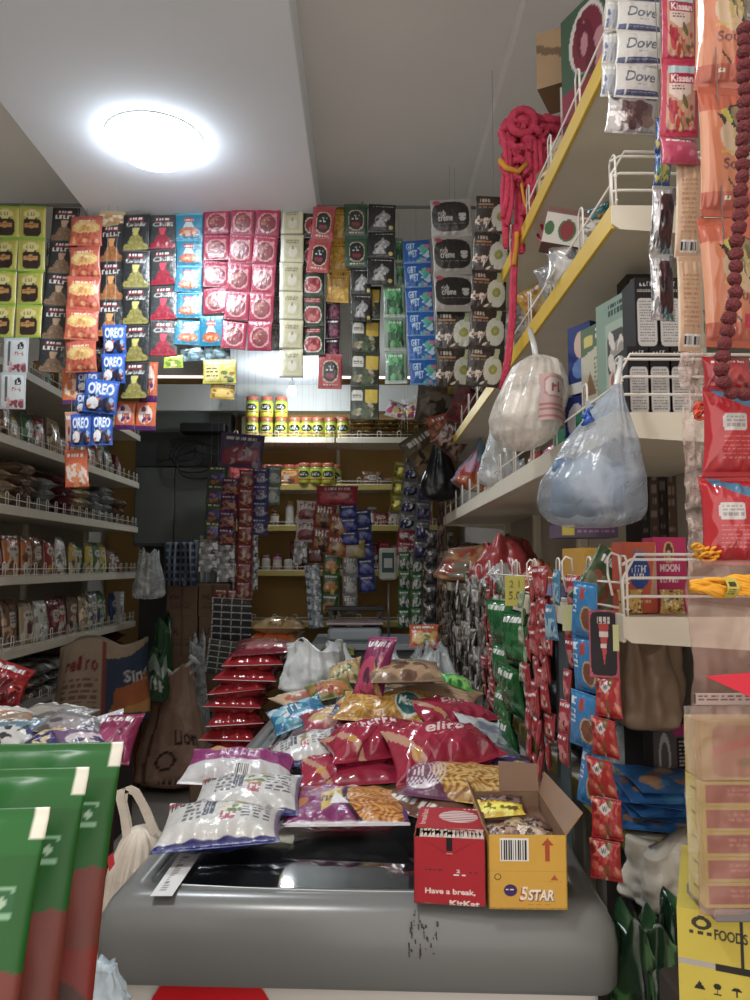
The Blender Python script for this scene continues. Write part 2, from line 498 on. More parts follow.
# ------------------------------------------------------------------ shelving
def wire_guard_mesh(name, L, h=0.065, step=0.105, r=0.0022):
    """low wire fence along local x"""
    mb = MB()
    mb.tube([(0, 0, h * .55), (L, 0, h * .55)], r, 5); mb.tube([(0, 0, h * .12), (L, 0, h * .12)], r, 5)
    n = max(2, int(L / step)); 
    for i in range(n + 1):
        x = min(L - .03, i * L / n + .005)
        mb.tube([(x, 0, 0), (x, 0, h * .93), (x + .006, 0, h), (x + .019, 0, h), (x + .025, 0, h * .93), (x + .025, 0, 0)], r, 5)
    return mb.mesh(name, M_WIRE, True)
def board_mesh(name, L, D, mlip, t=0.028, liph=0.034):
    """shelf: local x along the front 0..L, y from the front lip 0 to D, top at z = 0"""
    mb = MB()
    mb.box(0, .006, -t, L, D, 0)
    mb.mi = 1; mb.box(0, 0, -liph, L, .006, .004, b=0.0015)
    return mb.mesh(name, M_SHELF, mats=[M_SHELF, mlip])
# left rack: front faces +x
LX = at(137, 570, 5.2).x
Ls = [zat(y, 5.2) for y in (437, 484, 528, 573, 621, 664)]
LY0, LY1 = 2.35, 5.2
rk = thing('shelving_rack', 'long cream metal shelving rack along the left wall', 'shelving rack', (LX, LY0, 0), (0, 0, PI / 2))
mb = MB(); mb.box(0, .36, .1, LY1 - LY0, .375, 2.35); ob('back_panel', mb.mesh('back_panel', M_BACKP), rk)
for x in (0.0, 0.95, 1.9, LY1 - LY0 - .03):
    mb = MB(); mb.box(x, .33, 0, x + .03, .36, 2.35, b=.003); ob('upright', mb.mesh('upright', M_SHELF), rk)
bm_ = board_mesh('shelf', LY1 - LY0, .34, M_SHELFY if False else M_SHELF); wg_ = wire_guard_mesh('wire_guard', LY1 - LY0)
for i, z in enumerate(Ls):
    ob('shelf', bm_, rk, (0, 0, z)); ob('wire_guard', wg_, rk, (0, .012, z))
# back rack
BY = 5.2
bx0, bx1 = at(232, 500, BY).x, at(437, 500, BY).x
Bs = [zat(y, BY) for y in (438, 485, 526, 571, 622)]
rk = thing('shelving_rack', 'two bay metal shelving rack with yellow lips against the back wall', 'shelving rack', (bx0, BY, 0))
mb = MB(); mb.box(0, .38, .1, bx1 - bx0, .395, zb); ob('back_panel', mb.mesh('back_panel', M_WALLY), rk)
for x in (0.0, .7, bx1 - bx0 - .025):
    mb = MB(); mb.box(x, .35, 0, x + .025, .38, zb - .02, b=.003); ob('upright', mb.mesh('upright', M_SHELF), rk)
    mb = MB(); mb.box(x + .008, .01, -.03, x + .018, .36, .0, b=.002); bmm = mb.mesh('bracket', M_SHELF)
    for z in Bs: ob('bracket', bmm, rk, (0, 0, z))
mY = mat('shelf_dull_yellow_lip', (186, 168, 92), rough=.45)
for i, z in enumerate(Bs):
    for x0, x1 in ((0, .70), (.715, bx1 - bx0)):
        ob('shelf', board_mesh('shelf', x1 - x0, .36, M_SHELF if i == 0 else mY), rk, (x0, 0, z))
        ob('wire_guard', wire_guard_mesh('wire_guard', x1 - x0, .05, .12), rk, (x0, .012, z))
# right rack: front faces -x, near end at RY0
RX = 0.36; RY0, RY1 = 1.07, 3.5; RD = .30
Rs = [zat(617, RY0), zat(412, RY0), zat(205, RY0), 2.125]
rk = thing('shelving_rack', 'cream metal shelving rack on the right with wire fronted shelves', 'shelving rack', (RX, RY1, 0), (0, 0, -PI / 2))
RL = RY1 - RY0
mb = MB(); mb.box(0, RD + .01, .3, RL, RD + .022, 2.5); ob('back_panel', mb.mesh('back_panel', M_BACKP), rk)
mb = MB(); mb.box(1.2, RD - .02, 0, 1.23, RD + .01, 2.5, b=.003); upm = mb.mesh('upright', M_SHELF)
for x in (-1.2, -.6, 0, RL - 1.23): ob('upright', upm, rk, (x, 0, 0))
bA = board_mesh('shelf', RL, RD, M_SHELF, liph=.036); bC = board_mesh('shelf', RL, RD, M_SHELFY, liph=.034)
wg_ = wire_guard_mesh('wire_guard', RL, .085, .2, .0019)
endw = MB()
for z in (.026, .052, .078): endw.tube([(0, .0, z * .9), (0, .012, z), (0, RD - .03, z)], .0022, 6)
endw.tube([(0, 0, 0), (0, .0, .05), (0, .02, .085), (0, RD - .03, .085)], .0024, 6)
endm = endw.mesh('wire_guard', M_WIRE, True)
brk = MB()
prof = [(0.0, 0.0), (RD, 0), (RD, -.075), (RD - .035, -.052), (.012, -.036), (.0, -.028)]
V = [(0, y, z) for y, z in prof] + [(.004, y, z) for y, z in prof]
n_ = len(prof)
brk.add(V, [tuple(range(n_)), tuple(range(2 * n_ - 1, n_ - 1, -1))] + [(i, i + n_, (i + 1) % n_ + n_, (i + 1) % n_) for i in range(n_)])
brkm = brk.mesh('bracket', M_SHELF)
for i, z in enumerate(Rs):
    ob('shelf', bA if i < 2 else bC, rk, (0, 0, z))
    ob('wire_guard', wg_, rk, (0, .01, z)); ob('wire_guard', endm, rk, (RL - .006, .004, z + .002))
    ob('bracket', brkm, rk, (RL, 0, z)); ob('bracket', brkm, rk, (0, 0, z))
mb = MB(); mb.box(.3, -.03, -.025, RL, .155, 0); mb.mi = 1; mb.box(.3, -.036, -.03, RL, -.03, .004); mb.box(RL, -.036, -.02, RL + .004, .155, .004)
RLOW = zat(858, 1.3)
ob('shelf', mb.mesh('shelf', M_SHELF, mats=[M_SHELF, mY]), rk, (-.3, .145, RLOW))
ob('shelf', mb.mesh('shelf', M_SHELF, mats=[M_SHELF, mY]), rk, (-.3, .145, .42))
# hanging rail for the sachet strips in front of the ceiling
RAILY = 2.75
zr = zat(207, RAILY)
r0, r1 = at(-40, 207, RAILY).x, at(520, 207, RAILY).x
hr = thing('hanging_rail', 'thin metal rail under the ceiling carrying the sachet strips', 'rail', (r0, RAILY, zr))
mb = MB(); mb.tube([(0, 0, 0), (r1 - r0, 0, 0)], .006, 8); ob('rod', mb.mesh('rod', M_STEEL, True), hr)
for x in (.1, .8, 1.5, r1 - r0 - .05):
    mb = MB(); mb.tube([(x, 0, 0), (x, .0, .02), (x, .0, CEIL - zr + .0)], .003, 6); ob('hanger_wire', mb.mesh('hanger_wire', M_STEEL), hr)
# round ceiling lamps: one over the aisle, one added out of view as fill
for p, lab in ((LAMP, 'bright round white ceiling lamp over the shop aisle'), (FILL_LAMP, 'added unseen ceiling lamp above the viewer, brightening the shop front')):
    t = thing('ceiling_lamp', lab, 'lamp', (p.x, p.y, CEIL))
    mb = MB(); mb.lathe([(.148, 0), (.15, -.002), (.148, -.004), (.14, -.004)], 40); ob('rim', mb.mesh('rim', M_WHITE, True), t)
    mb = MB(); mb.lathe([(.147, -.0045), (.142, -.02), (.125, -.036), (.1, -.052), (.06, -.064), (.001, -.068)], 40)
    ob('diffuser', mb.mesh('diffuser', mat('lamp_diffuser', (255, 255, 255), emit=(235, 245, 255), estr=22)), t)
t = thing('pendant_lamp', 'small bright hanging bulb before the white loft above the yellow jars', 'lamp', tuple(LAMP_B + Vector((0, 0, .07))))
mb = MB(); mb.tube([(0, 0, .0), (0, 0, CEIL - LAMP_B.z - .07)], .003, 6); ob('cord', mb.mesh('cord', M_DARK), t)
mb = MB(); mb.lathe([(.008, .0), (.016, -.004), (.018, -.035), (.018, -.04)], 18); o = ob('lamp_base', mb.mesh('lamp_base', M_WHITE, True), t)
mb = MB(); mb.lathe([(.012, -.04), (.026, -.055), (.03, -.072), (.026, -.09), (.012, -.1), (.001, -.102)], 18); o = ob('bulb', mb.mesh('bulb', mat('bulb_glow', (255, 255, 255), emit=(235, 245, 255), estr=30), True), t)
# grey cabinet at the back left
CY = 5.5
cx0, cx1 = at(133, 500, CY).x, at(229, 500, CY).x
cab = thing('wall_cabinet', 'tall dark grey cabinet with two flat doors in back corner', 'cabinet', ((cx0 + cx1) / 2, CY, 0))
cw = (cx1 - cx0) / 2
mb = MB(); mb.box(-cw, .03, zat(546, CY), cw, .24, zb); ob('body', mb.mesh('body', M_CAB), cab)
dz0, dz1 = zat(544, CY), zat(468, CY)
mb = MB(); mb.box(-cw, .21, 0, cw, .24, zat(546, CY)); ob('shade_panel', mb.mesh('shade_panel', mat('recess_shade', (60, 60, 58), rough=.6)), cab)  # dark sheet standing for the shade in the open space under the doors
for sx in (-1, 1):
    mb = MB(); xs = sorted((sx * .004 - .09 * (1), sx * (cw - .01)))
    xs = (-cw + .01, -.054) if sx < 0 else (-.048, cw - .01)
    mb.box(xs[0], .008, dz0, xs[1], .03, dz1, b=.004); ob('door', mb.mesh('door', M_CAB), cab)
mb = MB(); mb.box(-cw + .01, .012, dz1 + .01, cw - .01, .03, zat(432, CY), b=.004); ob('fascia', mb.mesh('fascia', mat('cabinet_dark', (52, 55, 55))), cab)
mb = MB(); R = random.Random(5)
for k in range(4):
    c = at(182 + k * 6, 450 + k * 4, CY - .04); pts = []
    for i in range(25):
        a = 2 * PI * i / 24; pts.append((c.x + math.cos(a) * (.10 + .02 * k), c.y - .01 * k, c.z + math.sin(a) * (.09 + .015 * k) + .01 * math.sin(3 * a)))
    mb.tube(pts, .005, 5)
a, b = at(160, 462, CY - .05), at(225, 455, CY - .05)
mb.tube([a, (a + b) / 2 + Vector((0, 0, .05)), b], .005, 5)
o = ob('cable', mb.mesh('cable', M_DARK, True)); tag(o, 'coils of black cable hanging above the grey cabinet doors', 'cable')
mb = MB(); p = at(203, 428, CY - .12); mb.box(p.x - .16, p.y - .03, p.z - .035, p.x + .16, p.y + .1, p.z + .035, b=.008)
o = ob('router_box', mb.mesh('router_box', M_DARK)); tag(o, 'flat black box mounted above the grey cabinet under the loft', 'electrical box')
# ------------------------------------------------------------------ chest freezer
FZ = .885
fl, fr_ = on_z(111, 903, FZ), on_z(597, 905, FZ)
FW = .716; FL = 1.52; FYAW = math.radians(-3.2)
fc = (fl + fr_) / 2
M_GREY = mat('freezer_grey_plastic', (110, 112, 111), rough=.28, spec=.5, noise=.02)
M_GREYD = mat('freezer_rail_grey', (98, 104, 106), rough=.3, metal=.3)
M_FWHITE = mat('freezer_white_enamel', (215, 214, 208), rough=.35)
M_GLASS = mat('freezer_smoked_glass', (14, 18, 20), rough=.04, spec=.9, alpha=.6, coat=.6)
FR = thing('chest_freezer', 'grey topped chest freezer with sliding glass lids covered in snack packets', 'freezer', (fc.x, fc.y, 0), (0, 0, FYAW))
def bev(o, w=.01, s=3):
    b = o.modifiers.new('bevel', 'BEVEL'); b.width = w; b.segments = s
    b.limit_method = 'ANGLE'; return o
hw = FW / 2
mb = MB(); mb.box(-hw + .02, .02, .04, hw - .02, FL - .02, .775); bev(ob('cabinet_body', mb.mesh('cabinet_body', M_FWHITE), FR), .012)
def ring_box(mb, x0, y0, x1, y1, z0, z1, t):
    mb.box(x0, y0, z0, x1, y0 + t[0], z1); mb.box(x0, y1 - t[1], z0, x1, y1, z1)
    mb.box(x0, y0 + t[0], z0, x0 + t[2], y1 - t[1], z1); mb.box(x1 - t[2], y0 + t[0], z0, x1, y1 - t[1], z1)
# collar: swept profile round the top
prof = [(.0, .772), (-.004, .78), (-.006, .83), (-.003, .855), (.006, .872), (.018, .882), (.03, FZ), (.05, FZ), (.052, FZ - .012)]
V = []; F = []
def rr_ring(off, z, n=6):
    pts = []
    rad = .03
    x0, y0, x1, y1 = -hw + off, off, hw - off, FL - off
    for cx, cy, a0 in ((x1 - rad, y0 + rad, -90), (x1 - rad, y1 - rad, 0), (x0 + rad, y1 - rad, 90), (x0 + rad, y0 + rad, 180)):
        for k in range(n + 1):
            a = math.radians(a0 + 90 * k / n); pts.append((cx + rad * math.cos(a), cy + rad * math.sin(a), z))
    return pts
for off, z in prof: V += rr_ring(off, z)
m_ = len(rr_ring(0, 0))
for i in range(len(prof) - 1):
    for k in range(m_):
        l = (k + 1) % m_; F.append((i * m_ + k, i * m_ + l, (i + 1) * m_ + l, (i + 1) * m_ + k))
ob('collar', new_mesh('collar', V, F, M_GREY), FR)
mb = MB(); ring_box(mb, -hw + .062, .062, hw - .062, FL - .062, .3, FZ - .012, (.006, .006, .006)); mb.box(-hw + .06, .06, .29, hw - .06, FL - .06, .3)
ob('liner', mb.mesh('liner', mat('freezer_liner', (170, 176, 180), rough=.4)), FR)
for sx in (-1, 1):
    mb = MB()
    xa_, xb_ = sorted((sx * (hw - .05), sx * (hw - .1)))
    mb.box(xa_, .055, FZ - .014, xb_, FL - .07, FZ - .004, b=.002)
    mb.box(sx * (hw - .078) - .004, .07, FZ - .006, sx * (hw - .078) + .004, FL - .07, FZ + .003, b=.001)
    ob('slide_rail', mb.mesh('slide_rail', M_GREYD), FR)
for y0, y1, z in ((.055, .80, FZ - .009), (.74, FL - .07, FZ - .015)):
    V = []; F = []; nx = 16
    for j, y in enumerate((y0, y1)):
        for zz in (0, .005):
            for i in range(nx + 1):
                x = (-1 + 2 * i / nx); V.append((x * (hw - .098), y - (.012 * (1 - x * x) if j == 0 else 0), z + zz))
    for i in range(nx):
        F += [(i, i + 1, 2 * (nx + 1) + i + 1, 2 * (nx + 1) + i)[::-1], (nx + 1 + i, nx + 2 + i, 3 * (nx + 1) + i + 1, 3 * (nx + 1) + i),
              (i, i + 1, nx + 2 + i, nx + 1 + i)]
    gl = ob('glass_lid', new_mesh('glass_lid', V, F, M_GLASS, smooth=False), FR)
    mb = MB(); mb.tube([((-1 + 2 * i / 16) * (hw - .098), y0 - .012 * (1 - (-1 + 2 * i / 16) ** 2), z + .0065) for i in range(17)], .003, 6)
    ob('lid_edge', mb.mesh('lid_edge', mat('lid_edge_white', (220, 225, 225), rough=.3), True), gl)
# white instruction sticker on the left rail
a = [on_z(x, y, FZ + .0045) for x, y in ((150, 896), (172, 896), (201, 853), (180, 853))]
Minv = FR.matrix_world.inverted() if False else (Matrix.Translation((fc.x, fc.y, 0)) @ Matrix.Rotation(FYAW, 4, 'Z')).inverted()
nx, ny = 10, 40; V = []; C = []
scv = CV(nx, ny, (225, 226, 224)); scv.lines(.35, .08, .62, .92, 16, (120, 125, 130), 4)
for j in range(ny + 1):
    for i in range(nx + 1):
        u, v = i / nx, j / ny
        p = a[0] * (1 - u) * (1 - v) + a[1] * u * (1 - v) + a[2] * u * v + a[3] * (1 - u) * v
        V.append(tuple(Minv @ p)); C.append(tuple(scv.a[min(ny - 1, int((1 - v) * ny)), min(nx - 1, int(u * nx))]))
ob('sticker', new_mesh('sticker', V, grid_faces(nx, ny), CARD, C), FR)
# red round emblem low on the front
mb = MB(); c = Minv @ at(205, 1040, fc.y); V = [(c.x, .016, c.z)]; F = []
for k in range(40):
    t = 2 * PI * k / 40; V.append((c.x + .092 * math.cos(t), .016, c.z + .085 * math.sin(t)))
F = [(0, k + 1, (k + 1) % 40 + 1) for k in range(40)]
ob('round_emblem', new_mesh('round_emblem', V, F, mat('emblem_red', (200, 20, 32), rough=.4), smooth=False), FR)
# dark scuff marks on the front
scf = CV(22, 60, (128, 129, 126)); scf.blobs(.1, .1, .9, .95, [(96, 90, 88), (60, 52, 56), (110, 106, 104)], 46, .06, 3, .07)
sm = MB()
c0, c1 = Minv @ at(408, 915, fc.y - .012), Minv @ at(438, 965, fc.y - .012)
R = random.Random(8)
for k in range(34):
    x = R.uniform(c0.x, c1.x); z = R.uniform(c1.z, c0.z); w = R.uniform(.0008, .003); h = R.uniform(.002, .012)
    sm.add([(x, -.0068, z), (x + w, -.0068, z + .001), (x + w * .8, -.0068, z + h), (x - .0005, -.0068, z + h)], [(0, 1, 2, 3)])
ob('scuff_mark', sm.mesh('scuff_mark', mat('scuff_dark', (66, 58, 60), rough=.7)), FR)
# ------------------------------------------------------------------ sachet designs (as printed)
WH = (232, 232, 228); BK = (28, 26, 28)
def d_jar():
    c = CV(30, 40, (196, 186, 62)); c.rect(0, 0, 1, .06, (150, 196, 50)).rect(0, .94, 1, 1, (150, 196, 50))
    c.rrect(.16, .38, .86, .93, (52, 36, 30)); c.ell(.5, .26, .3, .14, (226, 214, 130)); c.text('TOP', .32, .2, .68, .3, (120, 100, 30), .03)
    c.ell(.5, .6, .28, .09, (206, 142, 70)); c.lines(.34, .57, .68, .64, 1, (90, 50, 20), 2); c.rect(0, .06, .05, .94, (214, 206, 90)); c.rect(.95, .06, 1, .94, (214, 206, 90))
    return c
def d_masala(pow_, lite=0, word='Masala'):
    base = (40 + lite, 44 + lite, 46 + lite)
    c = CV(34, 44, base); c.poly([(.5, .42), (.78, .78), (.98, .98), (.02, .98), (.22, .78)], pow_)
    c.ell(.5, .93, .48, .14, pow_).grain(.12, 3, 2, 2)
    c.poly([(.34, .42), (.66, .42), (.56, .6), (.44, .6)], tuple(min(255, int(v * 1.25 + 20)) for v in pow_))
    c.rrect(.2, .08, .8, .22, (150, 36, 46)); c.lines(.26, .11, .74, .19, 1, WH, 5); c.text(word, .14, .24, .88, .37, (232, 226, 218), .02)
    c.rect(0, 0, 1, .03, (90, 92, 92)); return c
def d_chips():
    c = CV(40, 52, (214, 92, 62)); c.ell(.5, .42, .46, .22, (232, 178, 96)); c.blobs(.15, .3, .85, .5, [(238, 204, 120), (214, 140, 70)], 16, .09, 2, .04)
    c.rect(0, 0, 1, .12, (206, 84, 66)); c.blobs(.1, .62, .9, .92, [(182, 62, 48), (226, 150, 90), (196, 74, 50)], 22, .09, 4, .05); c.lines(.2, .16, .8, .24, 1, (240, 214, 190), 1)
    return c
def d_orange_gold():
    c = CV(34, 44, (226, 104, 44)); c.text('Gold', .25, .06, .8, .2, (246, 232, 214), .02); c.ell(.5, .55, .4, .28, (236, 180, 130)); c.blobs(.2, .35, .8, .75, [(232, 214, 190), (206, 96, 60), (240, 170, 80)], 14, .1, 5)
    c.rect(0, .88, 1, 1, (88, 40, 110)); return c
def d_oreo():
    c = CV(40, 36, (34, 92, 206)); c.ell(.3, .72, .26, .26, (30, 30, 60)); c.ell(.3, .72, .18, .18, (232, 232, 240)); c.ell(.74, .75, .2, .22, (36, 32, 66))
    c.text('OREO', .12, .12, .9, .46, (240, 244, 252), .04); c.blobs(.1, .4, .9, .9, [(120, 180, 240), (240, 120, 60)], 8, .06, 1); return c
def d_purple_orange():
    c = CV(40, 40, (232, 96, 44)); c.rect(0, .84, 1, 1, (92, 30, 120)); c.ell(.5, .45, .36, .34, (238, 206, 186)); c.blobs(.2, .2, .8, .7, [(236, 120, 60), (246, 232, 220), (216, 70, 60), (120, 40, 130)], 16, .1, 6)
    c.lines(.25, .4, .75, .52, 1, (96, 34, 120), 3); return c
def d_crimson():
    c = CV(36, 44, (184, 42, 74)); c.lines(.12, .05, .88, .15, 1, (226, 150, 164), 2); c.ell(.5, .56, .4, .36, (206, 150, 150)); c.ell(.5, .56, .34, .31, (150, 42, 60))
    c.blobs(.28, .38, .72, .74, [(196, 150, 130), (130, 60, 60), (176, 96, 84)], 16, .1, 7, .07); c.ell(.8, .26, .08, .07, (220, 130, 140)); c.rect(0, .96, 1, 1, (150, 34, 60)); return c
def d_cyan():
    c = CV(32, 40, (30, 142, 184)); c.rect(0, 0, 1, .05, (90, 190, 214)); c.poly([(.5, .12), (.86, .86), (.14, .86)], (190, 214, 214)); c.ell(.5, .72, .36, .17, (206, 90, 56)); c.blobs(.25, .62, .75, .82, [(232, 170, 110), (220, 110, 70)], 12, .08, 3, .05)
    c.rrect(.3, .16, .7, .34, (206, 74, 70)); c.lines(.34, .2, .68, .3, 2, WH, 6); return c
def d_cream():
    c = CV(30, 42, (196, 192, 160)); c.rect(0, 0, .12, 1, (226, 224, 212)).rect(.14, .05, .96, .94, (206, 198, 150)); c.rrect(.22, .14, .88, .86, (188, 182, 142), 6); c.lines(.28, .2, .8, .34, 2, (120, 112, 86), 3)
    c.ell(.55, .6, .2, .18, (206, 200, 176)); c.rect(.5, .4, .6, .52, (176, 130, 90)); c.rect(0, .95, 1, 1, (130, 128, 100)); return c
def d_green_oval():
    c = CV(34, 44, (42, 62, 42)); c.rrect(.1, .36, .9, .92, (206, 196, 180), 3); c.rrect(.15, .4, .85, .88, (168, 34, 44), 3); c.blobs(.3, .5, .7, .8, [(206, 96, 90), (140, 20, 30)], 8, .1, 5)
    c.rrect(.14, .06, .86, .26, (160, 40, 52)); c.lines(.2, .1, .8, .22, 2, (226, 190, 180), 3); return c
def d_redblack_oval(bg=(184, 62, 66)):
    c = CV(36, 48, bg); c.rrect(.16, .2, .84, .84, (206, 180, 140), 2.6); c.rrect(.2, .23, .8, .81, (34, 36, 34), 2.6); c.text('NO.1', .3, .36, .7, .5, (210, 214, 210), .03); c.rrect(.3, .58, .7, .7, (150, 40, 60))
    c.rect(0, 0, 1, .1, tuple(int(v * .8 + 30) for v in bg)); c.lines(.2, .88, .8, .95, 1, (230, 190, 170), 4); return c
def d_yellow_masala():
    c = CV(34, 52, (214, 158, 30)); c.text('Mixture', .12, .1, .9, .2, (110, 60, 20), .02); c.blobs(.05, .3, .95, .95, [(226, 182, 60), (196, 130, 20), (232, 196, 90)], 34, .08, 5, .05); c.lines(.15, .24, .85, .3, 1, (120, 70, 20), 2); return c
def d_blackhorse():
    c = CV(38, 44, (36, 38, 38)); c.poly([(.2, .86), (.28, .5), (.46, .36), (.56, .22), (.66, .34), (.86, .44), (.8, .56), (.6, .56), (.66, .86)], (150, 152, 150)); c.blobs(.3, .4, .7, .8, [(196, 198, 196), (70, 72, 72)], 12, .06, 9)
    c.lines(.12, .06, .9, .15, 1, (214, 214, 206), 4); c.ell(.86, .86, .08, .07, (206, 190, 90)); return c
def d_squares():
    c = CV(34, 44, (44, 54, 40)); c.rrect(.52, .1, .98, .52, (214, 178, 50), 8); c.rrect(.06, .14, .44, .46, (206, 202, 186), 8); c.lines(.1, .2, .4, .4, 3, (90, 90, 84), 3); c.blobs(.1, .58, .9, .95, [(60, 90, 50), (120, 110, 60), (170, 160, 130)], 16, .09, 6); return c
def d_green():
    c = CV(30, 44, (126, 152, 130)); c.rect(.12, .08, .88, .92, (30, 104, 54)); c.blobs(.2, .15, .8, .85, [(60, 150, 80), (20, 70, 40), (90, 190, 110)], 18, .12, 4); c.lines(.22, .14, .8, .22, 1, (200, 226, 200), 5); c.rect(0, .9, 1, 1, (176, 190, 180)); return c
def d_wet():
    c = CV(46, 34, (26, 96, 196)); c.text('GET', .12, .14, .46, .42, (206, 232, 250), .03, .1); c.text('WET', .18, .46, .52, .76, (206, 232, 250), .03, .1)
    c.blobs(.55, .2, .98, .95, [(60, 190, 200), (90, 206, 150), (196, 226, 236), (206, 120, 160), (30, 120, 210)], 26, .09, 5); c.rect(0, .93, 1, 1, (90, 160, 226)); return c
def d_creme():
    c = CV(64, 54, (176, 172, 164)); c.rrect(.03, .08, .95, .86, (38, 34, 34), 3.2); c.text('rich', .18, .3, .36, .46, (226, 222, 214), .02); c.text('creme', .18, .46, .54, .58, (226, 222, 214), .02)
    c.ell(.78, .44, .1, .06, (206, 206, 200)); c.poly([(.68, .5), (.88, .5), (.82, .6), (.74, .6)], (206, 206, 200)); c.lines(.18, .64, .86, .68, 1, (130, 126, 120), 5); c.ell(.16, .1, .1, .06, (190, 70, 90)); return c
def d_egg():
    c = CV(50, 60, (50, 40, 34)); c.ell(.72, .58, .27, .36, (206, 208, 190)); c.poly([(.72, .28), (.86, .28), (.88, .02), (.74, .02)], (176, 186, 140)); c.ell(.72, .56, .12, .13, (150, 160, 70), rot=20); c.ell(.72, .56, .05, .05, (196, 176, 60)); c.rect(.78, .0, .98, .2, (110, 160, 70)) if False else c
    c.text('Silk', .1, .06, .42, .18, (196, 186, 170), .01); c.rect(.08, .22, .5, .26, (190, 130, 80)); c.lines(.08, .3, .5, .38, 1, (130, 116, 100), 2)
    c.blobs(.04, .62, .56, .98, [(196, 160, 126), (90, 66, 50), (226, 214, 200)], 12, .12, 4, .04); return c
def d_whitecard():
    c = CV(38, 44, (176, 184, 186)); c.rrect(.06, .04, .94, .96, (198, 204, 204), 8); c.ell(.72, .24, .13, .11, (36, 34, 38)); c.text('N', .65, .18, .79, .3, WH, .03); c.text('Soft', .5, .4, .86, .52, (190, 60, 80), .02); c.bars(.2, .1, .32, .8, 2, (90, 90, 96), 2)
    c.blobs(.3, .74, .9, .94, [(150, 60, 74), (200, 150, 150)], 10, .09, 3); return c
def d_yellowlot():
    c = CV(34, 30, (218, 204, 70)); c.rrect(.08, .1, .5, .9, (236, 226, 140), 6); c.lines(.12, .2, .46, .8, 4, (110, 90, 40), 2); c.blobs(.55, .2, .95, .9, [(150, 110, 60), (226, 214, 120), (90, 120, 60)], 10, .1, 3); return c
def d_darkfoil(col=(60, 58, 60), n=1):
    c = CV(24, 34, col); c.blobs(0, 0, 1, 1, [tuple(int(v * f) for v in col) for f in (1.6, .6, 1.25, 2.0)], 20, .13, n); c.lines(.15, .12, .85, .3, 2, (190, 186, 180), n); return c
def d_mix(cols, word=None, n=1, wh=(28, 34), tc=WH):
    c = CV(wh[0], wh[1], cols[0]); c.ell(.5, .65, .42, .26, cols[1]); c.blobs(.1, .42, .9, .92, cols[1:], 14, .12, n, .09)
    if word: c.text(word, .12, .1, .88, .32, tc, .03)
    else: c.lines(.15, .12, .85, .3, 1, tc, n)
    return c
_pc = {}
def pmesh(key, w, h, d, cvf, m=None, nvar=2, **kw):
    """cached variants of one packet mesh"""
    k = (key, round(w, 4), round(h, 4))
    if k not in _pc: _pc[k] = [pouch(kw.get('nm', 'packet_print'), w, h, d, cvf(), m, seed=hash(key) % 1000 + i if False else len(_pc) * 7 + i, **{a: b for a, b in kw.items() if a != 'nm'}) for i in range(nvar)]
    return _pc[k]
def strip(label, cvf, tx, ty, bx, by, wpx, n, Y, cols=1, group=None, yaw=0.0, depth=.010, m=None, cat='sachet strip',
          name='sachet_strip', part='sachet', jit=1.0, wm=None, skip=(), YB_=None, seed=None, wr=1.0):
    """a hanging strip of joined sachets, from its top centre pixel to its bottom centre pixel"""
    R = random.Random(seed if seed is not None else int(tx * 7 + ty * 13 + by))
    A = at(tx, ty, Y); B = at(bx, by, YB_ or Y)
    t = thing(name, label, cat, tuple(A), (0, 0, yaw), group)
    top_ = zr if group == GR else (CEIL if group in (GB, GN) else None)
    if top_ is not None and A.z < top_ - .04:
        s_ = MB(); s_.tube([(0, .004, 0), (0, .004, top_ - A.z)], .0006, 4); ob('string', s_.mesh('string', M_STEEL), t)
    w = (wm or wpx * pxm(Y) * 1.02 / cols); L = (B - A).length; h = L / n
    key = (cvf.__name__ if hasattr(cvf, '__name__') else str(id(cvf)), str(getattr(cvf, 'k', '')))
    kk = ('s', id(cvf), round(w, 4), round(h, 4))
    if kk not in _pc: _pc[kk] = [pouch(part, w * .99, h * 1.0, depth, cvf(), m or FOIL, seed=len(_pc) * 5 + i, wr=wr) for i in range(2)]
    ms = _pc[kk]
    Rz = Matrix.Rotation(-yaw, 3, 'Z')
    D = Rz @ (B - A)
    roll = math.atan2(D.x, -D.z) if abs(D.z) > 0 else 0
    for i in range(n):
        for c in range(cols):
            if (i, c) in skip: continue
            q = (i + .5) / n
            p = D * q + Vector(((c - (cols - 1) / 2) * w * math.cos(roll), 0, (c - (cols - 1) / 2) * w * math.sin(roll)))
            p += Vector((R.uniform(-.0015, .0015) * jit, R.uniform(-.003, .003) * jit, 0))
            ob(part, ms[R.randrange(2)], t, tuple(p), (R.uniform(-.10, .10) * min(jit, 1.5), -roll + R.uniform(-.02, .02) * jit, R.uniform(-.12, .12) * jit))
    return t
GR = 'sachet strips on the ceiling rail'
GB = 'sachet strips hanging in front of the back rack'; GN = 'strips hanging close to the viewer at right'
KEEP = []
def K(f, *a, **k):
    g = lambda: f(*a, **k)
    KEEP.append(g)
    return g
RYY = 2.75
k_jar = d_jar
strip('yellow green double strip of coffee brown jar sachets at far left of rail', d_jar, 20, 206, 14, 338, 54, 4, RYY, cols=2, group=GR)
k_brown = K(d_masala, (150, 116, 86), 10, 'Garam')
strip('black spice sachets with pale brown powder beside yellow jar sachets', k_brown, 67, 208, 52, 372, 29, 5, RYY + .02, group=GR)
strip('narrow grey white strip between yellow jar sachets and brown spice sachets', K(d_darkfoil, (110, 116, 120), 4), 52, 240, 44, 340, 10, 3, RYY + .05, group=GR)
strip('strip of large orange red snack packets with yellow window', d_chips, 87, 216, 80, 372, 33, 5, RYY - .04, group=GR, depth=.022, YB_=RYY - .06)
k_or = K(d_masala, (200, 122, 62), 6, 'Haldi')
strip('black spice sachets with orange powder right of orange snack packets', k_or, 113, 224, 110, 337, 27, 3, RYY, group=GR)
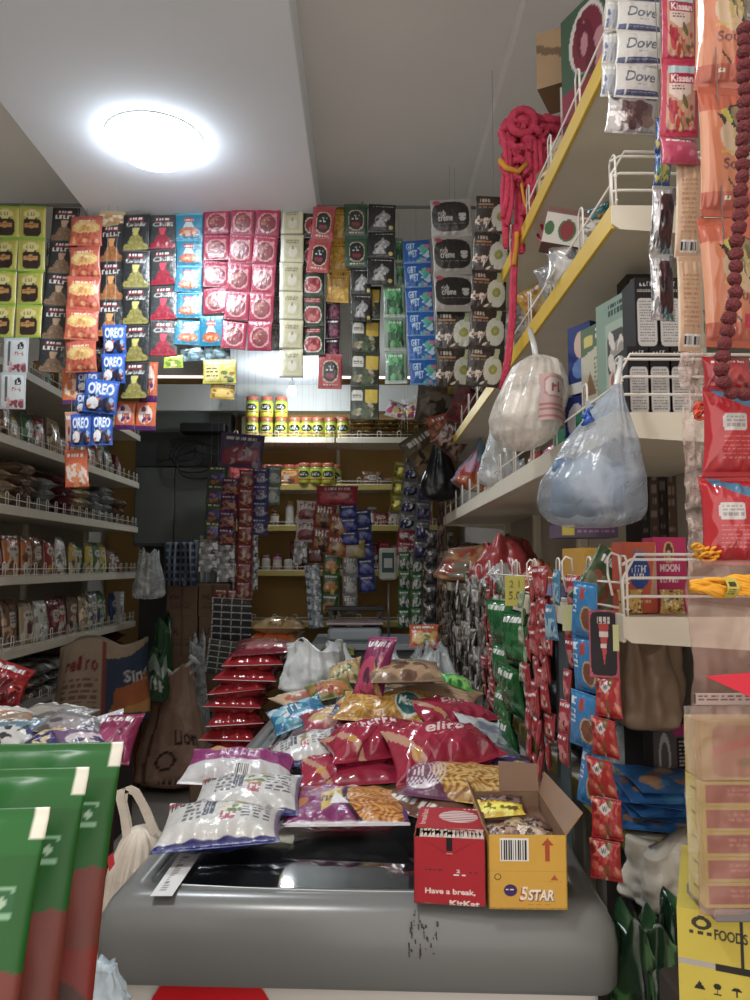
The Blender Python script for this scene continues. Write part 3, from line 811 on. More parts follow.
strip('pale gold sachet pair hanging highest above orange powder sachets', K(d_mix, [(206, 176, 120), (214, 150, 80), (236, 226, 190)]), 112, 208, 112, 226, 27, 1, RYY - .01, group=GR)
k_ol = K(d_masala, (150, 140, 62), 0, 'Coriander')
strip('black spice sachets with olive green powder, the longer powder strip', k_ol, 137, 214, 135, 399, 28, 5, RYY - .03, group=GR)
k_rd = K(d_masala, (190, 40, 62), 30, 'Chilli')
strip('black spice sachets with red chilli powder left of cyan strip', k_rd, 163, 214, 164, 356, 28, 4, RYY, group=GR)
strip('cyan blue strip of sachets with white triangle and orange dish', d_cyan, 190, 214, 188, 345, 28, 5, RYY, group=GR)
strip('single cyan blue sachet hanging right of the cyan strip bottom', d_cyan, 212, 316, 212, 346, 25, 1, RYY - .01, group=GR)
strip('single column of crimson sachets with round dish next to cyan strip', d_crimson, 216, 208, 216, 314, 27, 4, RYY - .02, group=GR)
strip('wide double crimson strip of round dish sachets, largest crimson on rail', d_crimson, 256, 207, 246, 350, 50, 5, RYY - .03, cols=2, group=GR)
strip('dark grey foil strip half hidden behind crimson and cream strips', K(d_darkfoil, (74, 76, 74), 7), 275, 210, 272, 350, 20, 5, RYY + .05, group=GR)
strip('cream and silver strip of square framed sachets', d_cream, 292, 207, 291, 378, 24, 6, RYY - .02, group=GR)
strip('dark green strip of sachets with red oval windows', d_green_oval, 314, 208, 313, 356, 23, 5, RYY, group=GR)
strip('short red strip of two black oval sachets folded over the rail', d_redblack_oval, 325, 206, 317, 273, 24, 2, RYY - .06, group=GR, wm=.084)
strip('mustard yellow strip of masala packets widening below the rail', d_yellow_masala, 342, 207, 337, 302, 24, 3, RYY + .01, group=GR)
strip('dark maroon and magenta narrow strip under the yellow masala packets', K(d_mix, [(70, 24, 44), (150, 30, 80), (40, 26, 40)]), 333, 300, 332, 358, 15, 3, RYY + .03, group=GR)
strip('red framed sachet with black oval hanging lowest below dark maroon strip', d_redblack_oval, 331, 354, 330, 389, 24, 1, RYY, group=GR)
strip('green strip of two black oval sachets with orange band', K(d_redblack_oval, (40, 84, 62)), 356, 205, 357, 268, 24, 2, RYY - .02, group=GR)
strip('pair of black silver print sachets below the green oval pair', d_blackhorse, 361, 268, 361, 321, 22, 2, RYY - .02, group=GR)
strip('black strip of three sachets with silver print and gold dot', d_blackhorse, 382, 205, 380, 285, 28, 3, RYY - .03, group=GR)
strip('dark green strip patterned with yellow and white squares', d_squares, 367, 286, 364, 420, 29, 4, RYY + .02, group=GR)
strip('silver framed strip of shiny green sachets', d_green, 394, 285, 397, 384, 23, 3, RYY - .01, group=GR, depth=.014)
strip('narrow green edge of strip behind the silver framed green strip', d_green, 399, 238, 400, 288, 9, 2, RYY + .04, group=GR)
strip('bright blue strip of six wet look sachets', d_wet, 416, 240, 424, 385, 28, 6, RYY - .02, group=GR)
strip('strip of three black rounded hair colour sachets on silver', d_creme, 450, 200, 456, 312, 42, 3, 2.45, group=GR, depth=.014)
strip('pair of black sachets with white egg shape below the hair colour sachets', d_egg, 456, 312, 455, 387, 40, 2, 2.46, group=GR)
strip('black strip with white and green egg shapes at right end of rail', d_egg, 494, 197, 484, 387, 37, 5, 1.95, group=GR)
# second layer: shorter bits hanging below
strip('silver white card sachets hanging at the left edge under yellow jars', d_whitecard, 17, 338, 12, 409, 26, 2, RYY - .05, group=GR, m=CARD)
strip('orange snack sachet under the large orange red packets', d_orange_gold, 76, 370, 76, 404, 27, 1, RYY, group=GR)
strip('blue cookie sachets hanging below the orange powder spice strip', d_oreo, 114, 325, 114, 384, 24, 2, RYY - .06, group=GR, depth=.016)
strip('pair of blue cookie sachets bunched below blue cookie strip', d_oreo, 103, 380, 98, 413, 34, 1, RYY - .07, group=GR, depth=.02, cols=1)
strip('dim blue cookie sachet pack tucked behind the bunched blue cookies', d_oreo, 88, 372, 86, 414, 24, 2, RYY - .0, group=GR, depth=.016)
strip('lowest double blue cookie sachets above the orange white sachet', d_oreo, 92, 414, 92, 446, 42, 1, RYY - .05, cols=2, group=GR, depth=.018)
strip('orange and purple double sachets at lower left of white loft', d_purple_orange, 136, 402, 134, 430, 42, 1, RYY, cols=2, group=GR)
strip('orange and purple sachet partly hidden beside olive powder sachets', d_purple_orange, 150, 362, 148, 402, 18, 1, RYY + .02, group=GR)
strip('lowest orange and white sachet of the left hanging bunch', K(d_mix, [(230, 92, 50), (236, 214, 200), (240, 140, 80)], None, 4), 77, 450, 76, 487, 24, 1, RYY - .02, group=GR)
strip('pale pink striped sachet left of the lowest blue cookies', K(d_mix, [(206, 140, 120), (226, 190, 180), (150, 60, 60)], None, 6), 71, 412, 71, 452, 13, 1, RYY - .01, group=GR)
strip('small lime tag sachet below the red chilli strip', K(d_mix, [(190, 220, 50), (120, 160, 40), (236, 240, 140)], None, 2), 173, 355, 173, 368, 20, 1, RYY, group=GR)
strip('yellow sachet pair hanging below crimson strips on white loft', d_yellowlot, 220, 360, 220, 384, 34, 1, RYY - .02, cols=1, group=GR, depth=.016)
strip('amber sachet hanging lowest below the yellow pair', K(d_mix, [(206, 160, 40), (230, 190, 80), (140, 90, 30)], None, 3), 223, 384, 222, 399, 24, 1, RYY - .01, group=GR)
strip('grey and teal crumpled sachets under the cyan strip', K(d_darkfoil, (90, 120, 130), 5), 205, 346, 206, 360, 50, 1, RYY + .01, cols=2, group=GR)
strip('dark brown sachet strip behind the left blue cookies', K(d_darkfoil, (70, 50, 46), 8), 98, 300, 97, 372, 12, 3, RYY + .04, group=GR)
# ------------------------------------------------------------------ back cluster strips (about 3.4 - 4.6 m away)
GB = 'sachet strips hanging in front of the back rack'
k_a = K(d_mix, [(70, 90, 40), (40, 60, 160), (196, 110, 40)], None, 11)
k_b = K(d_mix, [(96, 34, 90), (200, 120, 60), (60, 40, 120)], None, 12)
k_c = K(d_mix, [(150, 30, 40), (206, 150, 110), (110, 20, 30)], None, 13)
k_d = K(d_mix, [(60, 66, 150), (170, 180, 200), (90, 50, 110)], None, 14)
k_s = K(d_darkfoil, (140, 146, 148), 15)
Yb = 4.3
strip('green and blue chip packet strip at left of back cluster', k_a, 218, 466, 213, 540, 20, 4, Yb, group=GB, depth=.03)
strip('silver grey strip ending the leftmost back cluster column', k_s, 210, 536, 208, 572, 20, 2, Yb + .03, group=GB, depth=.02)
strip('purple and orange chip packet strip second in back cluster', k_b, 231, 478, 226, 545, 18, 4, Yb - .03, group=GB, depth=.03)
strip('silver grey pair below the purple and orange chip packets', k_s, 227, 545, 226, 582, 18, 2, Yb, group=GB, depth=.02)
strip('dark red sachet strip in the middle of the left back cluster', k_c, 247, 470, 243, 600, 15, 7, Yb - .05, group=GB, depth=.02)
strip('thin silver strip behind the dark red sachet strip', k_s, 254, 476, 254, 590, 8, 7, Yb + .02, group=GB)
strip('blue and white sachet strip right of dark red strip', k_d, 261, 468, 259, 535, 17, 4, Yb, group=GB, depth=.025)
strip('green white packet bulging beside the blue and white strip', K(d_mix, [(130, 150, 120), (190, 206, 196), (90, 110, 160)], None, 3), 274, 466, 272, 505, 16, 2, Yb + .05, group=GB, depth=.03)
strip('brown gold sachets just above the black blister sheet', k_c, 234, 590, 232, 615, 38, 2, Yb + .02, cols=3, group=GB)
strip('wide maroon and lilac packet topping the left back cluster', K(d_mix, [(90, 60, 110), (170, 40, 70), (190, 170, 180)], None, 5, (50, 34)), 243, 434, 240, 468, 44, 1, Yb - .08, group=GB, depth=.04)
def d_blister(c0):
    c = CV(44, 42, (30, 36, 44) if c0 else (50, 62, 50))
    for i in range(6):
        for j in range(4):
            c.rect(j * .25 + .0, i / 6, j * .25 + .24, i / 6 + .035, (214, 220, 222)); c.rect(j * .25, i / 6, j * .25 + .02, i / 6 + .15, (196, 200, 200))
    return c.grain(.2, 4)
strip('black and silver grid sheet of small blister sachets', K(d_blister, 1), 233, 598, 230, 641, 40, 1, Yb - .04, group=GB)
strip('dull green and silver grid sheet of blister sachets, the lower sheet', K(d_blister, 0), 232, 641, 227, 676, 44, 1, Yb - .03, group=GB)
# central back bunch
Yc = 4.1
strip('red box like double packet above the central back bunch', K(d_mix, [(176, 30, 48), (206, 70, 80), (150, 24, 40)], None, 8, (44, 16)), 337, 486, 337, 505, 42, 1, Yc - .05, group=GB, depth=.05)
strip('white and red snack packets at upper left of central bunch', K(d_mix, [(206, 196, 190), (150, 40, 50), (60, 50, 60)], 'Fizz', 5, (30, 34), (150, 30, 40)), 308, 501, 306, 542, 22, 2, Yc, group=GB, depth=.035)
strip('red and brown snack packets in the central bunch', K(d_mix, [(150, 50, 40), (176, 120, 70), (60, 50, 44)], 'Jeera', 4), 326, 505, 322, 552, 22, 2, Yc - .03, group=GB, depth=.035)
strip('orange brown snack packets beside the blue strips', K(d_mix, [(176, 74, 44), (196, 150, 90), (90, 60, 40)], 'Masti', 6), 340, 514, 336, 556, 20, 2, Yc - .05, group=GB, depth=.035)
k_bl = K(d_mix, [(36, 50, 140), (90, 110, 206), (60, 60, 150)], None, 7)
strip('short deep blue packet strip right of orange brown packets', k_bl, 348, 505, 350, 545, 18, 3, Yc - .06, group=GB, depth=.03)
strip('long deep blue packet strip curving down at centre back', k_bl, 362, 510, 368, 592, 17, 5, Yc, group=GB, depth=.03)
strip('tan and lime packet below the short deep blue strip', K(d_mix, [(170, 150, 60), (190, 170, 150), (200, 206, 60)], None, 9), 352, 540, 352, 558, 26, 1, Yc - .04, group=GB, depth=.03)
strip('green strip with orange logo spots hanging above the scale', K(d_mix, [(36, 92, 40), (206, 120, 40), (40, 130, 50), (220, 200, 80)], None, 3), 332, 553, 329, 615, 17, 3, Yc - .02, group=GB, depth=.02)
strip('silver strip of sachets with white lettering above the scale', K(d_mix, [(140, 144, 146), (190, 194, 194), (110, 112, 116)], 'Pure', 3), 350, 556, 350, 614, 15, 3, Yc - .03, group=GB, depth=.02)
strip('pale silver blue strip left of the green logo strip', K(d_darkfoil, (120, 136, 150), 4), 312, 565, 316, 628, 15, 4, Yc, group=GB, depth=.02)
strip('dull silver sachets hanging left of the pale silver blue strip', k_s, 301, 540, 300, 563, 14, 1, Yc + .02, group=GB, depth=.02)
strip('dark maroon lettered sachet between silver strips', K(d_mix, [(80, 30, 40), (120, 60, 60), (50, 30, 40)], 'Elaichi', 3), 315, 548, 315, 563, 16, 1, Yc - .02, group=GB, depth=.02)
# right back bunch
Yd = 3.75
k_gl = K(d_mix, [(150, 154, 158), (40, 50, 110), (190, 192, 196)], None, 5)
strip('shiny yellow gold foil strip at left of right back bunch', K(d_mix, [(176, 170, 40), (210, 206, 90), (110, 110, 30)], None, 3), 402, 462, 396, 512, 15, 3, Yd + .1, group=GB, depth=.04, m=FOILM)
strip('grey strip with navy lettering curving down, nearest the gold foil', k_gl, 415, 448, 406, 530, 17, 5, Yd, group=GB, depth=.035, m=FOILM)
strip('grey foil strip with navy marks beside the dark hanging bag', K(d_mix, [(130, 132, 138), (60, 60, 110), (170, 172, 176)], None, 8), 428, 444, 420, 560, 16, 6, Yd - .08, group=GB, depth=.035, m=FOILM)
strip('dark grey foil strip reaching down to the plastic bags', K(d_darkfoil, (80, 78, 80), 3), 432, 530, 430, 640, 15, 6, Yd - .1, group=GB, depth=.03, m=FOILM)
strip('green and white narrow strip, left of two above plastic bags', K(d_mix, [(40, 110, 60), (196, 200, 196), (30, 80, 50)], None, 4), 405, 552, 404, 628, 12, 4, Yd, group=GB, depth=.025)
strip('green and white narrow strip, right of two above plastic bags', K(d_mix, [(40, 110, 60), (196, 200, 196), (30, 80, 50)], None, 5), 418, 556, 416, 626, 11, 4, Yd - .05, group=GB, depth=.025)
strip('red lettered sachets between grey navy strip and green strips', K(d_mix, [(170, 30, 50), (206, 190, 190), (120, 30, 40)], None, 4), 408, 528, 406, 556, 20, 2, Yd + .02, group=GB, depth=.025)
for i, (x, y0, y1, c_) in enumerate(((442, 470, 660, (96, 70, 60)), (451, 530, 690, (70, 60, 56)), (446, 560, 680, (120, 100, 80)))):
    strip(['brown edge on strip hanging beside dark bag near rack end', 'dark edge on strip hanging at rack far end', 'tan edge on strip between brown and dark strips'][i], K(d_darkfoil, c_, i + 20), x, y0, x - 2, y1, 9, 7, 3.5 - .08 * i, group=GB, wm=.05, yaw=.7)
# ------------------------------------------------------------------ goods on the left rack
ORD = ['first', 'second', 'third', 'fourth', 'fifth', 'sixth', 'seventh', 'eighth', 'ninth', 'tenth', 'eleventh', 'twelfth', 'thirteenth', 'fourteenth', 'fifteenth', 'sixteenth', 'seventeenth', 'eighteenth']
SHN = ['top', 'second', 'third', 'fourth', 'fifth', 'lowest']
COLS = {'red': (170, 44, 40), 'brown': (128, 92, 66), 'green': (58, 116, 58), 'yellow': (206, 172, 60), 'orange': (206, 108, 46),
        'grey': (140, 140, 136), 'white': (204, 202, 194), 'tan': (176, 146, 104), 'maroon': (110, 38, 46), 'blue': (52, 72, 140), 'pink': (206, 120, 140), 'purple': (100, 50, 120)}
_gp = {}
def pack(kind, col, w, h, d, seed):
    """packet / jar / lying bag mesh parts: list of (part name, mesh, offset)"""
    k = (kind, col, round(w, 3), round(h, 3), seed % 2)
    if k in _gp: return _gp[k]
    base = COLS[col]; R = random.Random(seed * 31 + len(col))
    others = [tuple(int(v * .55 + 12) for v in base), tuple(min(255, int(v * 1.3 + 40)) for v in base), R.choice(list(COLS.values())), (214, 206, 190)]
    if kind == 'pouch':
        c = CV(22, 30, base); c.rect(0, 0, 1, .14, others[0]); c.ell(.5, .38, .36, .13, others[3]); c.lines(.24, .33, .76, .43, 1, others[0], seed); c.blobs(.1, .55, .9, .95, others, 14, .12, seed)
        r = [('pouch', pouch('pouch', w, h, d, c, FOIL, seed=seed, wr=1.3), (0, 0, h / 2), (0, 0, 0))]
    elif kind == 'clear':
        c = CV(22, 30, base); c.blobs(0, 0, 1, 1, [others[0], others[1], base], 40, .09, seed); c.rrect(.28, .3, .72, .62, (214, 206, 190), 6); c.lines(.32, .36, .68, .58, 3, others[0], seed)
        r = [('pouch', pouch('pouch', w, h, d, c, GLOSS, seed=seed, wr=1.5), (0, 0, h / 2), (0, 0, 0))]
    elif kind == 'lying':
        c = CV(24, 24, base); c.blobs(0, 0, 1, 1, [others[0], others[1], base, base], 26, .12, seed); c.rrect(.25, .3, .75, .7, others[3], 5)
        r = [('bag', pouch('bag', w, h, d, c, GLOSS, seed=seed, wr=1.2), (0, 0, d * .45), (-PI / 2, 0, 0))]
    elif kind == 'jar':
        mb = MB(); q = w / 2
        mb.lathe([(q * .85, 0), (q, .006), (q, h * .2), (q, h * .22), (q, h * .64), (q, h * .66), (q * .98, h * .74), (q * .66, h * .84), (q * .66, h * .86)], 14,
                 cols=[base] * 3 + [others[3], others[3]] + [base] * 4)
        m2 = MB(); m2.lathe([(q * .74, h * .86), (q * .76, h * .88), (q * .76, h * .985), (q * .7, h)], 14, c=others[2])
        r = [('jar_body', mb.mesh('jar_body', FOIL, True, True), (0, 0, 0), (0, 0, 0)), ('lid', m2.mesh('lid', FOIL, True, True), (0, 0, 0), (0, 0, 0))]
    else:
        f = CV(20, 28, base); f.rrect(.12, .1, .88, .45, others[1], 5); f.lines(.2, .18, .8, .38, 2, others[0], seed); f.blobs(.15, .5, .85, .92, others, 8, .13, seed)
        r = [('carton', boxm('carton', w, d, h, f, None, None, None, base), (0, 0, 0), (0, 0, 0))]
    _gp[k] = r
    return r
KN = {'pouch': 'snack_pouch', 'clear': 'grain_pouch', 'lying': 'grain_bag', 'jar': 'small_jar', 'box': 'small_carton'}
KC = {'pouch': 'snack pouch', 'clear': 'clear grain pouch', 'lying': 'grain bag', 'jar': 'jar', 'box': 'carton'}
def stand(kind, col, w, h, d, seed, loc, rotz, label, group, tilt=0.0, roll=0.0):
    parts = pack(kind, col, w, h, d, seed)
    if len(parts) == 1:
        n, me, off, r = parts[0]
        # bake the stand-up / lie-down offset into the object placement
        M = Matrix.Translation(loc) @ Matrix.Rotation(rotz, 4, 'Z') @ Matrix.Rotation(tilt, 4, 'X') @ Matrix.Rotation(roll, 4, 'Y') @ Matrix.Translation(off) @ Euler(r).to_matrix().to_4x4()
        o = ob(KN[kind], me); o.matrix_world = M
        tag(o, label, KC[kind], group)
    else:
        o = thing(KN[kind], label, KC[kind], loc, (0, 0, rotz), group)
        for n, me, off, r in parts: ob(n, me, o, off, r)
    return o
def left_row(si, seq, y_far=5.1, gap=.012, group=None):
    z = Ls[si] + .002; y = y_far; R = random.Random(si * 17 + 3)
    for i, (kind, col, w, h) in enumerate(seq):
        d = {'pouch': .05, 'clear': .06, 'lying': .085, 'jar': w, 'box': .06}[kind]
        y -= w / 2
        nst = 1 if kind != 'lying' else R.choice((3, 4))
        for k in range(nst):
            wh = {'pouch': 'standing', 'clear': 'standing', 'lying': 'lying', 'jar': 'standing', 'box': 'standing'}[kind]
            where = '%s from the back on the left rack\'s %s shelf' % (ORD[i], SHN[si])
            lab = '%s %s %s %s' % (col, KC[kind], wh, where)
            if kind == 'lying': lab = '%s grain bag %s up in pile %s' % (col, ORD[k], where.replace('from the back ', 'from back '))
            stand(kind, col, w, h, d, R.randrange(999) if False else i * 3 + si, (LX - (.07 if kind != 'lying' else .15) - R.uniform(0, .03), y, z + k * .052), PI / 2 + R.uniform(-.12, .12), lab,
                  group or ('goods on the left rack %s shelf' % SHN[si]), tilt=(-.08 if kind in ('pouch', 'clear') else 0))
        y -= w / 2 + gap
J = lambda c: ('jar', c, .07, .13)
P = lambda c, w=.13, h=.19: ('pouch', c, w, h)
Q = lambda c, w=.14, h=.2: ('clear', c, w, h)
LY = lambda c: ('lying', c, .22, .27)
BX = lambda c, w=.09, h=.15: ('box', c, w, h)
left_row(0, [J('red'), J('yellow'), P('brown', .1, .15), J('red'), BX('white'), J('green'), J('yellow'), P('red', .1, .14), J('brown'), BX('yellow'), J('red'), J('red'), BX('tan'), P('green', .11, .15), J('yellow')])
left_row(1, [P('grey', .13, .15), BX('maroon'), P('grey', .13, .17), Q('brown'), P('red', .12, .16), P('brown'), P('green'), P('maroon', .12, .15), Q('tan'), P('red'), P('green', .13, .17), P('yellow', .12, .15), Q('brown')])
left_row(2, [LY('brown'), LY('grey'), LY('grey'), LY('tan'), LY('maroon'), LY('grey'), LY('brown'), LY('tan')])
left_row(3, [P('maroon', .1, .14), P('brown', .12, .16), P('yellow'), P('green', .12), P('yellow', .12), P('green', .13, .18), P('yellow', .12, .18), Q('white', .13), P('red'), Q('brown'), P('orange'), P('orange', .14), P('red', .13), P('brown')])
left_row(4, [BX('white', .08, .2), P('blue', .13, .2), P('green', .1, .21), P('green', .1, .22), Q('grey', .13, .22), Q('tan', .13, .2), P('brown', .13, .21), P('red', .12, .21), Q('maroon', .14, .2), Q('white', .14, .2), P('tan', .13, .21), Q('brown', .13, .22)])
left_row(5, [LY('maroon'), LY('maroon'), LY('brown'), LY('brown'), LY('grey'), LY('grey'), LY('brown')])
# ------------------------------------------------------------------ goods on the back rack
jm = MB(); q = .046; H = .148
yl = (214, 206, 40); gn = (120, 160, 30)
jm.lathe([(q * .9, 0), (q, .005), (q, .03), (q, .032), (q, H * .7), (q, H * .72), (q * .93, H * .78), (q * .85, H * .82)], 20, cols=[yl, yl, yl, (196, 206, 60), (196, 206, 60), gn, gn, gn])
jbody = jm.mesh('jar_body', FOIL, True, True)
jl = MB(); jl.lathe([(q * .9, H * .8), (q * .92, H * .83), (q * .92, H * .96), (q * .84, H)], 20, c=(196, 92, 64)); jlid = jl.mesh('lid', FOIL, True, True)
lb = CV(26, 24, (206, 206, 50)); lb.ell(.5, .5, .42, .34, (24, 40, 34)); lb.text('Malt', .22, .38, .78, .62, (220, 226, 210), .02); lb.rect(0, .9, 1, 1, (180, 60, 50))
V = []; C = []
for j in range(25):
    for i in range(27):
        a = -PI / 2 + (i / 26 - .5) * 2.1; V.append(((q + .0008) * math.cos(a), (q + .0008) * math.sin(a), .03 + j / 24 * .075)); C.append(tuple(lb.a[min(23, int((1 - j / 24) * 24)), min(25, int(i / 26 * 26))]))
jlab = new_mesh('label_wrap', V, grid_faces(26, 24), FOIL, C)
jg = MB(); jarN = 0
def yjar(x, z, lab, y=BY + .07):
    t = thing('drink_powder_jar', lab, 'jar', (x, y, z), (0, 0, 0), 'yellow drink powder jars on the back rack')
    ob('jar_body', jbody, t); ob('lid', jlid, t); ob('label_wrap', jlab, t); return t
xs = [at(x, 430, BY + .07).x for x in (252, 266.5, 281, 295, 307, 318, 331, 343)]
for i, x in enumerate(xs):
    yjar(x, Bs[0] + .005, 'yellow jar with red lid, %s from left in lower row under the loft lamp' % ORD[i])
for i, x in enumerate(xs[:3]):
    yjar(x, Bs[0] + .005 + H + .001, ['left', 'middle', 'right'][i] + ' of three yellow jars stacked on the top back shelf row')
for i, px in enumerate((252, 268, 277, 289, 300, 311, 323, 335)):
    yjar(at(px, 470, BY + .12).x, Bs[1] + .005, 'dim yellow jar on the second back shelf, %s from left' % ORD[i], BY + .12)
for i, px in enumerate((306, 318, 330)):
    yjar(at(px, 470, BY + .06).x - .01, Bs[1] + .005, 'yellow jar in front row of second back shelf, %s from left' % ORD[i], BY + .03)
# stacked brown bags at the right of the top back shelf
R = random.Random(4)
for r_ in range(5):
    for c_ in range(3):
        x = at(362 + c_ * 25, 430, BY + .1).x; cc = CV(30, 24, (150, 112, 50)); cc.blobs(0, 0, 1, 1, [(196, 160, 80), (110, 76, 36), (214, 190, 120)], 26, .1, r_ * 3 + c_); cc.rrect(.3, .3, .7, .7, (196, 160, 60), 5)
        if (r_, c_) not in _gp: _gp[(r_ % 2, 'bb', c_)] = pouch('snack_bag', .185, .2, .034, cc, GLOSS, seed=r_ * 3 + c_)
        o = ob('snack_bag', _gp[(r_ % 2, 'bb', c_)], None, (x + R.uniform(-.008, .008), BY + .12, Bs[0] + .018 + r_ * .029), (-PI / 2, 0, R.uniform(-.1, .1)))
        tag(o, 'shiny golden brown bag, %s up in the %s pile at top back shelf' % (ORD[r_], ['left', 'middle', 'right'][c_]), 'snack bag', 'golden brown bags piled on the top back shelf')
for i, (px, a) in enumerate(((397, .3), (414, -.3))):
    cc = CV(34, 30, (206, 190, 184)); cc.blobs(.1, .1, .9, .9, [(206, 60, 120), (226, 206, 200), (236, 200, 90), (160, 40, 90)], 16, .14, i)
    o = ob('snack_packet', pouch('snack_packet', .15, .13, .05, cc, FOIL, seed=i + 3), None, tuple(at(px, 406, BY + .12)) , (-.3, a, 0)); o.location.z = Bs[0] + .005 + 5 * .031 + .06
    tag(o, ['pink and white packet', 'white and magenta packet'][i] + ' propped on the golden brown bags', 'snack packet')
def back_items(si, spec):
    for i, (px, kind, col, w, h, dy) in enumerate(spec):
        stand(kind, col, w, h, {'pouch': .04, 'clear': .05, 'jar': w, 'box': .06, 'lying': .06}[kind], i + si * 5, (at(px, 500, BY + dy).x, BY + dy, Bs[si] + .006), random.Random(i).uniform(-.2, .2),
              '%s %s on the back rack\'s %s shelf, %s from left' % (col, KC[kind], SHN[si], ORD[i]), 'goods on the back rack %s shelf' % SHN[si])
back_items(1, [(240, 'box', 'red', .15, .14, .04), (290, 'box', 'orange', .14, .1, .04), (372, 'clear', 'brown', .14, .1, .1), (390, 'lying', 'brown', .2, .18, .12), (408, 'clear', 'grey', .13, .08, .1)])
back_items(2, [(262, 'jar', 'red', .06, .1, .06), (275, 'jar', 'brown', .06, .1, .06), (290, 'jar', 'white', .06, .17, .08), (300, 'jar', 'red', .06, .1, .06), (372, 'jar', 'brown', .08, .13, .1), (381, 'pouch', 'red', .1, .09, .06), (395, 'pouch', 'brown', .1, .1, .06), (410, 'jar', 'red', .06, .09, .06), (425, 'box', 'red', .09, .1, .08)])
back_items(3, [(256, 'jar', 'red', .06, .11, .06), (267, 'jar', 'white', .06, .1, .06), (278, 'jar', 'pink', .06, .11, .06), (289, 'jar', 'white', .06, .09, .06), (297, 'box', 'maroon', .08, .2, .1), (372, 'box', 'maroon', .08, .18, .08), (384, 'box', 'red', .08, .2, .08), (399, 'box', 'pink', .08, .17, .08), (412, 'box', 'maroon', .08, .2, .08), (425, 'pouch', 'brown', .1, .16, .08)])
# small price cards on the back rack lips
for i, (px, py) in enumerate(((281, 498), (395, 536))):
    pass
# ------------------------------------------------------------------ weighing scale on the counter between freezer and back rack
CZ = zat(640, 3.9)
x0_, x1_ = at(312, 640, 3.8).x, at(438, 640, 3.8).x
ct = thing('counter_table', 'grey shop counter at the back holding the weighing scale', 'counter', ((x0_ + x1_) / 2, 3.95, 0))
hw_ = (x1_ - x0_) / 2
mb = MB(); mb.box(-hw_, -.25, CZ - .03, hw_, .3, CZ, b=.004); ob('counter_top', mb.mesh('counter_top', mat('counter_grey', (150, 156, 160), rough=.4)), ct)
mb = MB(); mb.box(-hw_ + .02, -.22, 0, hw_ - .02, .28, CZ - .03); ob('counter_body', mb.mesh('counter_body', mat('counter_dark', (84, 84, 86), rough=.6)), ct)
sc = at(355, 636, 3.85)
sc_t = thing('weighing_scale', 'electronic weighing scale with pinkish tray and pole display', 'weighing scale', (sc.x, 3.85, CZ))
mb = MB(); mb.box(-.13, -.14, .01, .13, .14, .075, b=.012); mb.box(-.11, -.12, 0, .11, .12, .01); bev(ob('scale_body', mb.mesh('scale_body', mat('scale_grey', (150, 158, 164), rough=.4)), sc_t), .004)
mb = MB(); mb.box(-.14, -.13, .088, .14, .13, .1, b=.004); mb.box(-.04, -.04, .07, .04, .04, .09); ob('weighing_tray', mb.mesh('weighing_tray', mat('tray_pink_steel', (186, 168, 168), rough=.35, metal=.3)), sc_t)
mb = MB(); mb.box(-.16, .16, .14, .16, .2, .165, b=.003); mb.box(-.14, .17, 0, -.12, .19, .14); mb.box(.12, .17, 0, .14, .19, .14); ob('rear_bar', mb.mesh('rear_bar', M_DARK), sc_t)
pl = at(389, 600, 3.95); Pp = Vector((pl.x - sc.x, .2, 0))
mb = MB(); mb.tube([(Pp.x, Pp.y, 0), (Pp.x, Pp.y, at(389, 583, 4.05).z - CZ)], .006, 8); ob('pole', mb.mesh('pole', M_STEEL, True), sc_t)
zc = at(389, 564, 4.05).z - CZ
mb = MB(); mb.box(Pp.x - .05, Pp.y - .025, zc - .085, Pp.x + .045, Pp.y + .02, zc + .085, b=.01); dp = ob('display_head', mb.mesh('display_head', mat('display_cream', (186, 190, 182), rough=.5)), sc_t)
mb = MB(); mb.box(Pp.x - .035, Pp.y - .029, zc - .045, Pp.x + .03, Pp.y - .024, zc + .06, c=(60, 96, 92)); mb.box(Pp.x - .024, Pp.y - .031, zc - .02, Pp.x + .02, Pp.y - .028, zc + .03, c=(196, 204, 200)); ob('display_screen', mb.mesh('display_screen', CARD, False, True), dp)
# ------------------------------------------------------------------ stacks left of the counter: flour bags above, red bags below
def pile(name, specs, Y, zb_, group, cat, fat=1.45):
    """specs bottom to top: (px centre, width px, thickness m, depth m, colours, label)"""
    z = zb_
    for i, (px, wpx, th, hh, cvf, m, label, rz) in enumerate(specs):
        x = at(px, 650, Y).x; w = wpx * pxm(Y)
        o = ob(name, pouch(name, w, hh, th * fat, cvf, m, seed=i * 3 + int(px), wr=1.0, seal=.06, bend=0), None, (x, Y, z + th * .42), (-PI / 2 + .03, 0, rz))
        tag(o, label, cat, group); z += th * .8
    return z
def d_redbag(seed):
    c = CV(60, 44, (196, 32, 40)); c.rect(0, .97, 1, 1, (226, 214, 206)); c.ell(.5, .5, .4, .34, (206, 120, 80)); c.blobs(.2, .25, .8, .75, [(176, 130, 70), (214, 50, 50), (150, 90, 50)], 26, .09, seed)
    c.rect(0, .8, 1, .9, (206, 40, 48)); return c
Yp = 3.35
zs = on_z(250, 752, .25)
zfl = 0.0
st = thing('carton_stack_base', 'brown carton on the floor under the stack of red bags', 'carton', (at(246, 700, Yp).x, Yp, 0))
zr_b = zat(752, Yp)
mb = MB(); mb.box(-.2, -.16, 0, .2, .16, zr_b, b=.004); mb.box(-.2, -.161, zr_b * .48, .2, -.16, zr_b * .54)
ob('carton', mb.mesh('carton', mat('carton_brown', (96, 74, 56), rough=.7, noise=.1)), st)
reds = []
for i, (px, w) in enumerate(((240, 56), (236, 52), (238, 54), (240, 56), (244, 56), (249, 60), (255, 58))):
    reds.append((px, w, .075, .3, d_redbag(i), GLOSS, 'red grain bag with white edge, %s from the floor in the red stack' % ORD[i], random.Random(i).uniform(-.12, .12)))
